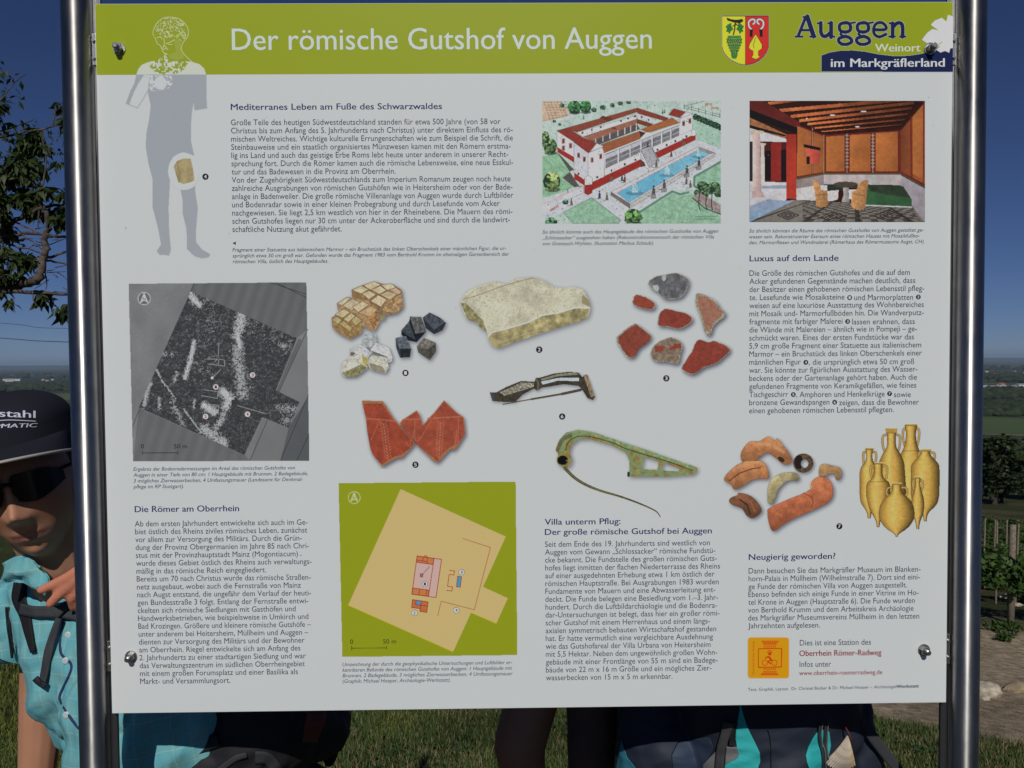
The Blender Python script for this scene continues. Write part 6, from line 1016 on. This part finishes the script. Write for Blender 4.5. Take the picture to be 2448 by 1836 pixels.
fing = [([(272, 1343, .046), (214, 1347, .036), (160, 1382, .036), (98, 1411, .040)], [.0105, .0088, .0082, .0064]), ([(272, 1366, .050), (206, 1368, .037), (158, 1406, .038), (120, 1443, .040)], [.0108, .0092, .0088, .0066]),
        ([(272, 1388, .054), (210, 1395, .040), (172, 1428, .044), (176, 1452, .056)], [.0105, .0090, .0082, .0066]), ([(278, 1408, .058), (226, 1420, .046), (196, 1446, .050), (200, 1466, .060)], [.0095, .0080, .0072, .0060]), ([(300, 1350, .04), (262, 1318, .032), (238, 1300, .034)], [.0115, .0095, .0080])]
for L, r in fing: chain(bm, [px(*q) for q in spline(L, 2)] if False else [px(*q) for q in L], r)
hipL, hipR = PEL+np.array([-.09, .02, -.02]), PEL+np.array([.09, .0, -.02])
LEG = []
for s, hp_ in ((-1, hipL), (1, hipR)):
    kx = hp_+np.array([s*.05-.02, -.14, -.40]); gx2, gy2 = kx[0]+s*.02, kx[1]+.12; az2 = gzf(gx2, gy2); ank = np.array([gx2, gy2, az2+.08]); LEG.append((hp_, kx, ank)); chain(bm, [hp_, kx, ank], [.088, .058, .038]); chain(bm, [ank+np.array([0, 0, -.03]), ank+np.array([0, -.13, -.05])], [.035, .028])
body = remesh(bm, .0032, 2, 'body'); C = np.tile(np.array([.50, .245, .145]), (len(body.vertices), 1)); Q = coords(body); L_ = HL(Q.astype(float)); C *= (.93+.14*n3(Q, .03, 4))[:, None]
face = (L_[:, 1] < 0) & (np.abs(L_[:, 2]) < .13); lip = face & (np.abs(L_[:, 0]) < .025) & (L_[:, 2] < -.0595-np.abs(L_[:, 0])*.12) & (L_[:, 2] > -.078+np.abs(L_[:, 0])**1.5*2.) & (L_[:, 1] < -.06); C[lip] = (.40, .165, .125); C[np.linalg.norm(Q-px(170, 1400, .04), axis=1) < .11] *= (1.25, .96, 1.0)
C[face & (np.hypot((np.abs(L_[:, 0])-.042)/.02, (L_[:, 2]+.03)/.02) < 1)] *= (1.0, .88, .86); paint(body, C)
p1 = empty('person', (float(PEL[0]), float(PEL[1]), gzf(PEL[0], PEL[1]))); tag(p1, 'person in black cap, sunglasses and turquoise checked shirt leaning out behind the left post', 'person')
def child(o, par): o.parent = par; o.matrix_parent_inverse = Matrix.Translation(-Vector(par.location)); return o
child(link('body', body, M_skin), p1)
# shirt
def plaid():
    m = mat('checked_shirt', (.14, .38, .41), .95, spec=.06, noise=(9, (.20, .48, .49), 3, .3, .7), bump=(350, .25, .001)); n = m.node_tree; L = n.links.new; b = n.nodes['Principled BSDF']; tc = n.nodes.new('ShaderNodeTexCoord'); rot = n.nodes.new('ShaderNodeMapping'); rot.inputs['Rotation'].default_value = (0, .12, 0); L(tc.outputs['Object'], rot.inputs[0]); sx = n.nodes.new('ShaderNodeSeparateXYZ'); L(rot.outputs[0], sx.inputs[0]); last = [q for q in n.nodes if q.type == 'VALTORGB'][0].outputs[0]
    def lines(ax, per, wdt, ph, col, amt):
        nonlocal last
        a = n.nodes.new('ShaderNodeMath'); a.operation = 'ADD'; a.inputs[1].default_value = ph; L(sx.outputs[ax], a.inputs[0]); d = n.nodes.new('ShaderNodeMath'); d.operation = 'PINGPONG'; d.inputs[1].default_value = per; L(a.outputs[0], d.inputs[0]); c = n.nodes.new('ShaderNodeMath'); c.operation = 'LESS_THAN'; c.inputs[1].default_value = wdt; L(d.outputs[0], c.inputs[0]); e = n.nodes.new('ShaderNodeMath'); e.operation = 'MULTIPLY'; e.inputs[1].default_value = amt; L(c.outputs[0], e.inputs[0])
        mx = n.nodes.new('ShaderNodeMix'); mx.data_type = 'RGBA'; L(e.outputs[0], mx.inputs[0]); L(last, mx.inputs[6]); mx.inputs[7].default_value = (*col, 1); last = mx.outputs[2]
    for ax in (0, 2): lines(ax, .0130, .0009, .003, (.50, .70, .70), .24); lines(ax, .0190, .0060, .011, (.13, .44, .52), .42); lines(ax, .0190, .0007, .0, (.08, .36, .46), .16)
    L(last, b.inputs['Base Color']); return m
M_shirt = plaid(); bm = bmesh.new()
chain(bm, [px(230, 1500, .36), px(340, 1600, .30), px(450, 1720, .285)], [.122, .148, .150]); chain(bm, [px(70, 1450, .345), px(150, 1450, .33), px(250, 1480, .37)], [.060, .085, .11])
chain(bm, [px(160, 1440, .31), px(150, 1560, .27), px(157, 1660, .26), px(172, 1694, .26)], [.075, .058, .052, .046]); chain(bm, [px(157, 1660, .27), px(250, 1690, .33)], [.05, .09])
chain(bm, [px(270, 1690, .20), px(240, 1790, .17), px(236, 1930, .17)], [.080, .050, .050]); chain(bm, [px(380, 1720, .22), px(330, 1860, .22)], [.09, .08])
chain(bm, [px(100, 1440, .35), px(40, 1470, .34), px(2, 1500, .33)], [.062, .060, .058])
shirt = remesh(bm, .0045, 5, 'shirt'); wrinkle(shirt, .017, .08, 7, (1.6, 1, .8)); wrinkle(shirt, .008, .032, 17, (1.9, 1, .7)); so_ = child(link('shirt', shirt, M_shirt), p1)
bm = bmesh.new(); add_tube(bm, [px(100, 1440, .35), px(60, 1480, .345), px(22, 1538, .34)], [.062, .063, .064], 36, cap=False); sl_ = bm_mesh('sleeve', bm); wrinkle(sl_, .006, .05, 27); child(link('sleeve', sl_, M_shirt), p1)
BV = bvh_of([shirt, sl_])
def cloth(name, pts, folds, m, parent, seed, th=.004):      # a small folded flap given by rows of points
    R = [[np.array(px(*q)) for q in row] for row in pts]; R = [spline(r, 5) for r in R]; n = min(map(len, R)); R = np.array([r[:n] for r in R]); rows_ = [spline(list(R[:, j]), 5) for j in range(n)]; G_ = np.array(rows_).transpose(1, 0, 2)
    a, b_ = G_.shape[:2]; U, W = np.meshgrid(np.arange(b_), np.arange(a)); G_[:, :, 1] += folds*(fnoise(U*1., W*1., 4., seed)-.5); V = G_.reshape(-1, 3); o = len(V); F = []
    for i in range(a-1):
        for j in range(b_-1): k = i*b_+j; F += [(k, k+1, k+b_+1, k+b_), (o+k+b_, o+k+b_+1, o+k+1, o+k)]
    V2 = np.concatenate([V, V+np.array([0, th, 0])]); return child(link(name, pymesh(name, V2, F), m), parent)
cloth('collar', [[(10, 1345, .22), (38, 1330, .19), (62, 1332, .17), (98, 1352, .17)], [(2, 1380, .20), (36, 1366, .17), (74, 1368, .155), (112, 1392, .155)], [(0, 1400, .2), (30, 1392, .18), (68, 1400, .165), (108, 1425, .165)]], .03, M_shirt, p1, 3)
cloth('collar', [[(182, 1318, .26), (168, 1345, .24), (142, 1380, .21), (120, 1398, .19)], [(205, 1330, .25), (190, 1372, .22), (165, 1410, .195), (132, 1418, .18)], [(215, 1380, .24), (200, 1410, .21), (172, 1432, .19), (140, 1440, .18)]], .02, M_shirt, p1, 5)
M_strap = mat('charcoal_webbing', (.045, .047, .052), .75, spec=.3, bump=(500, .5, .0008)); M_blk = mat('black_mesh_fabric', (.012, .012, .015), .8, spec=.3, bump=(260, .6, .001)); M_cord = mat('black_cord', (.01, .01, .014), .6)
M_btn = mat('pearl_button', (.55, .62, .62), .3)
hp1 = empty('hiking_backpack', (float(PEL[0]), .62, gzf(PEL[0], .62))); tag(hp1, 'black backpack in deep shade under the board, worn by the person in the cap', 'backpack')
ribbon('shoulder_strap', [(52, 1362), (46, 1400), (44, 1432), (58, 1470), (66, 1510), (78, 1560)], [20, 30, 34, 26, 20, 12], BV, M_blk, None, .008, .005); child(bpy.data.objects['shoulder_strap'], hp1)
s2 = ribbon('chest_strap', [(46, 1456), (80, 1463), (120, 1463), (160, 1466), (196, 1474)], 27, BV, M_strap, None, .014, .0022); child(s2, hp1)
s3 = ribbon('strap_loop', [(132, 1470), (150, 1452), (178, 1438), (196, 1432)], 20, BV, M_strap, None, .020, .0022); child(s3, hp1)
s4 = ribbon('strap_tail', [(140, 1478), (126, 1520), (114, 1560), (107, 1600), (100, 1632)], [14, 18, 19, 18, 16], BV, M_strap, None, .018, .002); child(s4, hp1); s5 = ribbon('strap_end', [(82, 1622), (92, 1632), (106, 1641)], 14, BV, M_cord, None, .022, .004); child(s5, hp1)
for L in ([(13, 1452), (17, 1500), (23, 1540), (27, 1572)], [(18, 1452), (23, 1500), (29, 1545), (28, 1574)]): child(ribbon('pull_cord', L, 3.2, BV, M_cord, None, .010, .003, Y=.24), hp1)
pk = child(ribbon('placket_shade', [(153, 1480), (144, 1520), (143, 1555), (150, 1570), (167, 1585), (169, 1602), (152, 1640), (142, 1662), (144, 1678), (168, 1718), (187, 1742)], 4.5, BV, mat('navy_placket_shade', (.02, .035, .11), .7), None, .0035, .003), p1)  # painted shade: dark navy strip stands in for the shadow along the placket
for x_, y_ in ((162, 1518), (156, 1580), (158, 1710)):
    c = np.array(hit(BV, x_, y_, .004, .2)); bm = bmesh.new(); add_tube(bm, [c+np.array([0, .002, 0]), c, c-np.array([0, .0008, 0])], [.0056, .0056, .0040], 20); child(link('button', bm_mesh('button', bm), M_btn, smooth=False), p1)
# cap: dome, brim, edge piping, embroidered words
M_cap = mat('black_cap_cloth', (.017, .017, .027), .85, spec=.2, bump=(420, .4, .0008)); M_capl = mat('white_thread', (.62, .64, .74), .6); M_pipe = mat('pale_piping', (.42, .40, .36), .6)
CR_ = np.array([.089, .108, .056]); CC_ = np.array([0., .008, .100])
th = np.linspace(0, math.pi/2, 26); ph = np.linspace(0, 2*math.pi, 73)[:-1]; V = []
for t in th:
    for q in ph: c, s = math.cos(t), math.sin(t); e = 1+.012*math.sin(6*q)*c; V.append(H(CC_+CR_*np.array([c*math.cos(q)*e, c*math.sin(q)*e, (s if s > 0 else 0)**.92])))
for t in (0,):
    for q in ph: V.append(H(CC_+CR_*np.array([math.cos(q)*.99, math.sin(q)*.99, 0])+np.array([0, 0, -.028])))
nq = len(ph); F = [(i*nq+j, i*nq+(j+1) % nq, (i+1)*nq+(j+1) % nq, (i+1)*nq+j) for i in range(len(th)-1) for j in range(nq)]; o = len(th)*nq; F += [(o+j, o+(j+1) % nq, (j+1) % nq, j) for j in range(nq)]
cap = empty('cap_root'); bpy.data.objects.remove(cap); capm = pymesh('cap', V, F); capo = child(link('cap', capm, M_cap), p1)
def brim(u, v): a = math.radians(-90+u*72); r0 = CC_+CR_*np.array([math.cos(a), math.sin(a), 0])*1.005+np.array([0, 0, -.022]); ext = .078*(1-abs(u)**2.6)*v; return H(r0+np.array([math.cos(a)*ext*.35, -ext, -.02*ext-.026*(u*u)*v-.008*v*v]))
U_ = np.linspace(-1, 1, 41); W_ = np.linspace(0, 1, 12); V = [brim(u, v) for v in W_ for u in U_]; n_ = 41; F = [(i*n_+j, i*n_+j+1, (i+1)*n_+j+1, (i+1)*n_+j) for i in range(11) for j in range(n_-1)]; o = len(V); V += [p_-_u*.003 for p_ in V]; F += [tuple(o+k for k in f[::-1]) for f in F[:]]; bo = link('brim', pymesh('brim', V, F), M_cap, capo)
bm = bmesh.new(); add_tube(bm, [brim(u, 1.0)-_u*.0015 for u in np.linspace(-1, 1, 60)], .0024, 8); link('brim_edge', bm_mesh('brim_edge', bm), M_pipe, capo)
bm = bmesh.new(); ellip(bm, H(CC_+np.array([0, 0, CR_[2]])), (.007, .007, .004)); link('cap_button', bm_mesh('cap_button', bm), M_cap, capo)
BC = bvh_of([capm, bo.data]); _fc = bpy.data.curves.new('type', 'FONT'); _fo = bpy.data.objects.new('type', _fc); COL.objects.link(_fo); _fc.resolution_u = 3
def sew(txt, x0, x1, yl, yr, h, shear=0):
    Vv, F = glyphs(txt, 0, shear); a, b_ = Vv[:, 0].min(), Vv[:, 0].max(); out = []
    for layer in (0, 1):
        for q in Vv: f = (q[0]-a)/(b_-a); out.append(hit(BC, x0+f*(x1-x0)+layer*1.1, yl+(yr-yl)*f-q[1]/CAPH*h, .0012+layer*.0002, .1))
    FF = [tuple(f) for f in F]+[tuple(int(k)+len(Vv) for k in f) for f in F]; link('embroidery', pymesh('embroidery', out, FF), M_capl, capo, smooth=False)
sew('stahl', -3, 84, 996, 999, 17); sew('MATIC', 2, 89, 1023, 1021, 9.5, .15); sew('V', -10, 6, 1024, 1023, 9, .5)
ribbon('embroidery', [(-10, 1006), (20, 1004), (50, 1005), (86, 1007)], 1.8, BC, M_capl, capo, .0012, .0008, Y=.1); bpy.data.objects.remove(_fo)
for o_ in [q for q in bpy.data.objects if q.parent == capo]: o_.matrix_parent_inverse = Matrix.Translation(-Vector(p1.location)).inverted() @ Matrix.Translation(-Vector(p1.location))
# sunglasses
M_lens = mat('black_lens', (.004, .004, .005), .22, spec=.3); gl = []
def lensp(x, z): k = 1-(x/.094)**2; return H((x, -.104*math.sqrt(max(k, .02))-.004, z))
for s in (-1, 1):
    V = []; F = []
    for i in range(13):
        a = i/12; x = .007+.066*a; zt = .036-.002*a-.010*max(0, a-.7)/.3; zb = -.014+.016*abs(a-.42)**1.5*2.2+.004*a
        if a < .08: zt -= .006; zb += .014
        for j in range(9): z = zb+(zt-zb)*j/8; V.append(lensp(s*x, z))
    for i in range(12):
        for j in range(8): k = i*9+j; F.append((k, k+1, k+10, k+9))
    o = len(V); V += [p_+_f*.003 for p_ in V]; F += [tuple(o+k for k in f[::-1]) for f in F[:]]; gl.append(child(link('sunglass_lens', pymesh('lens', V, F), M_lens), p1))
    bm = bmesh.new(); add_tube(bm, [lensp(s*.072, .024), H((s*.086, -.03, .022)), H((s*.083, .02, .015))], .0028, 8); child(link('sunglass_temple', bm_mesh('temple', bm), M_lens), p1)
bm = bmesh.new(); add_tube(bm, [lensp(-.010, .022), H((0, -.113, .024)), lensp(.010, .022)], .003, 8); child(link('sunglass_bridge', bm_mesh('bridge', bm), M_lens), p1)
# hair behind the ears
bm = bmesh.new(); ellip(bm, H((0, .03, .02)), (.084, .082, .10), Matrix([list(r) for r in HM])); hr = remesh(bm, .004, 1, 'hair'); wrinkle(hr, .006, .012, 3, (1, 1, .3)); child(link('hair', hr, mat('brown_hair', (.05, .03, .018), .7, bump=(160, .8, .002))), p1)
# trousers
M_tr = mat('dark_trousers', (.035, .028, .026), .8, spec=.25, noise=(6, (.05, .042, .04), 3, .4, .6)); bm = bmesh.new()
chain(bm, [PEL, hipL], [.135, .10]); chain(bm, [PEL, hipR], [.135, .10])
for hp_, kx, ank in LEG: chain(bm, [hp_, kx, ank+np.array([0, 0, .06])], [.102, .075, .058])
tr = remesh(bm, .008, 4, 'trousers'); wrinkle(tr, .010, .08, 9); child(link('trousers', tr, M_tr), p1)
for hp_, kx, ank in LEG: bm = bmesh.new(); chain(bm, [ank+np.array([0, .03, -.02]), ank+np.array([0, -.08, -.035]), ank+np.array([0, -.15, -.045])], [.05, .042, .032]); child(link('shoe', remesh(bm, .006, 2, 'shoe'), M_tr), p1)
# backpack of the first person
M_pack = mat('black_pack_cloth', (.016, .015, .018), .7, spec=.3, noise=(5, (.024, .022, .025), 3, .4, .6), bump=(300, .4, .001)); bm = bmesh.new()
chain(bm, [px(560, 1560, .60), px(640, 1640, .56), px(730, 1700, .52)], [.14, .15, .085]); chain(bm, [px(500, 1740, .44), px(620, 1740, .46), px(740, 1735, .48)], [.06, .085, .055]); chain(bm, [px(606, 1660, .25), px(588, 1720, .24), px(530, 1795, .22), px(452, 1890, .21)], [.085, .076, .062, .058]); chain(bm, [px(600, 1740, .24), px(740, 1730, .34)], [.09, .07])
pm = remesh(bm, .006, 4, 'pack'); wrinkle(pm, .016, .07, 5); wrinkle(pm, .006, .03, 6); child(link('pack_body', pm, M_pack), hp1); BP = bvh_of([pm])
child(patch('red_panel', [(732, 1705), (780, 1705), (772, 1740), (758, 1775), (722, 1775)], BP, mat('dark_red_cloth', (.16, .035, .02), .7), None, .003, .45), hp1)
child(ribbon('hip_belt', [(372, 1842), (430, 1805), (480, 1782), (520, 1770)], [22, 34, 36, 30], BP, M_pack, None, .01, .006, Y=.38), hp1)
child(ribbon('strap_tail', [(610, 1812), (640, 1815), (662, 1842), (680, 1870)], 30, BP, M_strap, None, .004, .002, Y=.36), hp1); child(ribbon('strap_tail', [(590, 1806), (560, 1815), (520, 1845)], 14, BP, M_strap, None, .004, .002, Y=.37), hp1)
child(ribbon('buckle_strap', [(770, 1760), (775, 1795), (786, 1826), (800, 1800), (796, 1765)], 16, BP, M_cord, None, .004, .003, Y=.46, free=True), hp1); child(ribbon('buckle_strap', [(826, 1690), (818, 1715), (800, 1745), (790, 1770)], 14, BP, M_cord, None, .004, .003, Y=.46, free=True), hp1)
# ---- second person, seen from behind below the board, wearing the blue pack
X2, Y2 = .34, .46; g2 = gzf(X2, Y2); z0 = g2; p2 = empty('person', (X2, Y2, g2)); tag(p2, 'person with blue backpack standing behind the board, only shaded arm and back visible below it', 'person')
sc_ = 1.0; zp = .98+g2*.0; A3 = lambda x, y, z: np.array([X2+x, Y2+y, z]); bm = bmesh.new()
chain(bm, [A3(0, .02, .90), A3(0, .02, 1.08), A3(0, .03, 1.30), A3(0, .04, 1.42)], [.135, .12, .13, .12]); chain(bm, [A3(0, .05, 1.45), A3(0, .02, 1.56)], [.062, .055])
ellip(bm, A3(0, 0, 1.68), (.076, .096, .115)); ellip(bm, A3(0, .095, 1.66), (.012, .016, .018))
for s in (-1, 1): ellip(bm, A3(s*.077, 0, 1.67), (.010, .02, .03))
elb = px(1242, 1778, .37); chain(bm, [A3(-.05, .04, 1.42), A3(-.19, .02, 1.40), elb, px(1258, 1920, .37), px(1300, 2050, .34)], [.09, .056, .050, .036, .026]); hnd = px(1310, 2080, .33)
for k in range(4): chain(bm, [hnd, hnd+np.array([.012*k-.015, -.03, -.05]), hnd+np.array([.012*k-.012, -.03, -.085])], [.016, .0085, .007])
chain(bm, [A3(.05, .04, 1.42), A3(.20, .03, 1.40), A3(.30, .10, 1.12), A3(.22, .28, 1.00)], [.09, .056, .042, .028]); h2 = A3(.20, .33, .99)
for k in range(4): chain(bm, [A3(.22, .28, 1.0), h2+np.array([-.015*k, .0, .008*k]), h2+np.array([-.04-.012*k, .02, .008*k])], [.02, .009, .0075])
L2 = []
for s in (-1, 1): hp_ = A3(s*.09, .02, .88); kx = A3(s*.11, -.02, .45+g2*.5); ank = A3(s*.12, .03, gzf(X2+s*.12, Y2+.03)+.09); L2.append((hp_, kx, ank)); chain(bm, [hp_, kx, ank, ank+np.array([0, .12, -.05])], [.09, .056, .038, .028])
b2_ = remesh(bm, .006, 3, 'body2'); paint(b2_, np.tile(np.array([.33, .16, .10]), (len(b2_.vertices), 1))); child(link('body', b2_, M_skin), p2)
M_sh2 = mat('brown_hiking_shirt', (.085, .055, .045), .85, noise=(7, (.11, .075, .06), 3, .4, .6), bump=(300, .3, .001)); bm = bmesh.new(); chain(bm, [A3(0, .02, .86), A3(0, .02, 1.08), A3(0, .03, 1.30), A3(0, .04, 1.42)], [.16, .142, .150, .132]); chain(bm, [px(1418, 1560, .44), px(1412, 1760, .42), px(1425, 1930, .42)], [.045, .048, .055])
for s in (-1, 1): chain(bm, [A3(s*.05, .04, 1.42), A3(s*.19, .02, 1.40), A3(s*.215, .03, 1.30)], [.10, .070, .064])
s2_ = remesh(bm, .007, 4, 'shirt2'); wrinkle(s2_, .010, .06, 13); child(link('shirt', s2_, M_sh2), p2)
bm = bmesh.new(); chain(bm, [A3(0, .02, .88), A3(0, .02, .86)], [.168, .165])
for hp_, kx, ank in L2: chain(bm, [hp_, kx, kx+np.array([0, 0, -.06])], [.112, .088, .085])
s3_ = remesh(bm, .009, 4, 'shorts'); wrinkle(s3_, .010, .07, 23); child(link('shorts', s3_, M_tr), p2)
for hp_, kx, ank in L2: bm = bmesh.new(); chain(bm, [ank, ank+np.array([0, -.03, -.03]), ank+np.array([0, .07, -.045]), ank+np.array([0, .15, -.05])], [.05, .046, .042, .034]); child(link('shoe', remesh(bm, .007, 2, 'shoe2'), M_tr), p2)
bm = bmesh.new(); ellip(bm, A3(0, -.01, 1.70), (.085, .105, .115)); child(link('hair', remesh(bm, .006, 1, 'hair2'), mat('dark_hair', (.03, .02, .014), .7, bump=(150, .8, .002))), p2)
# the blue pack
M_navy = mat('navy_pack_cloth', (.015, .021, .036), .65, spec=.35, noise=(6, (.020, .028, .047), 3, .35, .65), bump=(420, .35, .0008)); M_turq = mat('turquoise_pack_cloth', (.03, .42, .42), .55, spec=.35, noise=(8, (.04, .48, .47), 3, .4, .6), bump=(420, .35, .0008)); M_gry = mat('grey_pack_cloth', (.17, .17, .175), .7, bump=(420, .4, .0008)); M_zip = mat('zip_teeth', (.03, .035, .04), .5, bump=(900, 1., .001)); M_navyd = mat('blue_side_cloth', (.026, .042, .075), .65, spec=.35, noise=(6, (.032, .050, .09), 3, .35, .65), bump=(420, .35, .0008))
hp2 = empty('hiking_backpack', (.42, .28, gzf(.42, .28))); tag(hp2, 'navy and turquoise backpack with a shell tied on, hanging below the board', 'backpack'); bm = bmesh.new()
PC = px(1830, 1800, .21)
def sup(cx, cy, cz, rx, ry, rz, e, n=48):
    vs = []
    for i in range(n//2+1):
        t = -math.pi/2+math.pi*i/(n//2)
        for j in range(n): q = 2*math.pi*j/n; sg = lambda v: math.copysign(abs(v)**e, v); vs.append(bm.verts.new((cx+rx*sg(math.cos(t))*sg(math.cos(q)), cy+ry*sg(math.cos(t))*sg(math.sin(q)), cz+rz*sg(math.sin(t)))))
    for i in range(n//2):
        for j in range(n): 
            try: bm.faces.new((vs[i*n+j], vs[i*n+(j+1) % n], vs[(i+1)*n+(j+1) % n], vs[(i+1)*n+j]))
            except ValueError: pass
sup(PC[0], .215, 1.16, .150, .115, .32, .62); chain(bm, [px(1560, 1700, .24), px(1590, 1800, .22), px(1600, 1920, .22)], [.06, .085, .09]); chain(bm, [px(1700, 1650, .17), px(1850, 1640, .17), px(1960, 1660, .18)], [.05, .06, .05]); chain(bm, [px(2010, 1690, .22), px(2020, 1790, .20), px(2010, 1900, .20)], [.045, .055, .06]); chain(bm, [px(2045, 1690, .2), px(2060, 1720, .2)], [.022, .016])
chain(bm, [px(1860, 1790, .155), px(1865, 1880, .15)], [.062, .075])
pm2 = remesh(bm, .005, 5, 'pack2'); wrinkle(pm2, .011, .075, 31, (.8, 1, 1.5)); wrinkle(pm2, .004, .03, 33, (.8, 1, 1.7)); child(link('pack_body', pm2, M_navy), hp2); BP2 = bvh_of([pm2])
K5 = lambda L: [(1640+x/4.096, 1670+y/4.096) for x, y in L]
child(patch('side_panel', K5([(535, 60), (570, 190), (605, 290), (645, 370), (690, 460), (722, 530), (728, 620), (690, 720), (560, 760), (375, 740), (382, 655), (430, 620), (490, 592), (515, 560), (500, 480), (487, 400), (492, 310), (515, 200)]), BP2, M_turq, None, .0045, .1), hp2)
child(patch('side_panel', K5([(1310, 300), (1405, 330), (1420, 460), (1400, 560), (1425, 740), (1230, 740), (1190, 640), (1176, 560), (1200, 480), (1250, 390)]), BP2, M_turq, None, .0045, .1), hp2)
child(patch('side_pocket', K5([(400, 476), (500, 480), (518, 540), (510, 580), (440, 615), (385, 645), (388, 560)]), BP2, M_gry, None, .006, .1), hp2); child(patch('side_pocket', K5([(298, 520), (300, 740), (150, 740), (170, 650), (240, 575)]), BP2, M_gry, None, .006, .1), hp2)
child(patch('wing_panel', K5([(-80, 440), (60, 400), (230, 385), (270, 480), (230, 560), (170, 640), (140, 740), (-120, 740), (-140, 560)]), BP2, M_navyd, None, .004, .12), hp2)
child(ribbon('compression_strap', K5([(420, 240), (385, 360), (350, 470), (335, 570), (325, 700)]), [28, 22, 21, 21, 21], BP2, mat('dark_webbing', (.05, .048, .05), .75, bump=(500, .5, .0008)), None, .012, .002, Y=.1), hp2); child(ribbon('compression_strap', K5([(480, 240), (455, 340), (445, 470)]), 12, BP2, M_cord, None, .008, .002, Y=.1), hp2)
for L in ([(1320, 250), (1308, 340), (1318, 440), (1345, 540), (1352, 740)], [(1372, 250), (1366, 380), (1366, 480), (1380, 600), (1385, 740)]): child(ribbon('zip', K5(L), 6, BP2, M_zip, None, .010, .002, Y=.1), hp2); child(ribbon('zip_cord', K5([(x+22, y) for x, y in L]), 1.6, BP2, M_gry, None, .012, .002, Y=.1), hp2)
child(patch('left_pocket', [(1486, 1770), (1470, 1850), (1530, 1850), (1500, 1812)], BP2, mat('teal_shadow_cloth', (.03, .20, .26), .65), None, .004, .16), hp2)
child(ribbon('hip_belt', K5([(1690, 90), (1730, 210), (1800, 330), (1900, 470), (2040, 650), (2150, 790)]), [14, 26, 26, 25, 25, 25], BP2, M_strap, None, .01, .004, Y=.14, free=True), hp2)
child(ribbon('webbing_seam', K5([(840, 800), (830, 420), (800, 300)]), 1.5, BP2, M_cord, None, .004, .001, Y=.1), hp2)
# scallop shell hung on the pack
AP = px(2027, 1757, .095); PW = .00063
def shp(a, r):                                 # a -1..1 across the fan, r 0..1 from hinge to rim
    ang_ = math.radians(-101+a*29); R_ = .0545*(1-.10*abs(a)**2)*(1+.30*max(0, -a)*.4); x = math.cos(ang_)*R_*r*.95-.002*r; z = math.sin(ang_)*R_*r; dome = .013*math.sin(math.pi*min(r, .98))**.8*math.cos(a*1.35); rib = .0011*math.cos(a*13*math.pi)*r**.7
    return np.array([x, -(dome+rib)*1.0, z])
NA, NR = 157, 20; V = [AP+shp(-1+2*i/(NA-1), (j/(NR-1))**.9*(1+.012*math.cos((-1+2*i/(NA-1))*13*math.pi)*(j/(NR-1)))) for j in range(NR) for i in range(NA)]; F = [(j*NA+i, j*NA+i+1, (j+1)*NA+i+1, (j+1)*NA+i) for j in range(NR-1) for i in range(NA-1)]; o = len(V); V += [v+np.array([0, .0012, 0]) for v in V]; F += [tuple(o+k for k in f[::-1]) for f in F[:]]
shm = pymesh('shell', V, F); aa = np.tile(np.linspace(-1, 1, NA), NR); jj = np.repeat(np.linspace(0, 1, NR), NA); cst = np.array([.70, .60, .47])[None]*(1-.35*(np.cos(aa*13*math.pi) < -.55)*(jj > .1))[:, None]*(1-.18*(np.sin(jj*26) > .6))[:, None]; cst = np.where((aa > .55)[:, None], cst*np.array([1.05, .93, .70]), cst); paint(shm, np.concatenate([cst, cst*.9]))
sho = tag(link('scallop_shell', shm, vcol_mat('shell_surface', .45, .4)), 'white ribbed scallop shell hanging from the blue backpack', 'shell')
bm = bmesh.new(); add_tube(bm, [AP+np.array([-.004, .006, .014]), AP+np.array([0, -.004, .004]), AP+np.array([.004, -.006, -.008])], .0014, 6); link('shell_cord', bm_mesh('shell_cord', bm), mat('dark_red_cord', (.10, .02, .02), .7), sho)
# ------------------------------------------------------------ air between the board and the hills
bm = bmesh.new(); add_box(bm, (-46000, -46000, -140), (46000, 46000, 160)); hz = bm_mesh('haze', bm); hm_ = bpy.data.materials.new('haze_air'); hm_.use_nodes = True; hn = hm_.node_tree; hn.nodes.remove(hn.nodes['Principled BSDF']); pv = hn.nodes.new('ShaderNodeVolumePrincipled'); pv.inputs['Color'].default_value = (.55, .72, .95, 1); pv.inputs['Density'].default_value = 4.0e-5; pv.inputs['Anisotropy'].default_value = .0; hn.links.new(pv.outputs[0], hn.nodes['Material Output'].inputs['Volume'])
HZ = link('haze', hz, hm_, smooth=False); tag(HZ, kind='stuff')
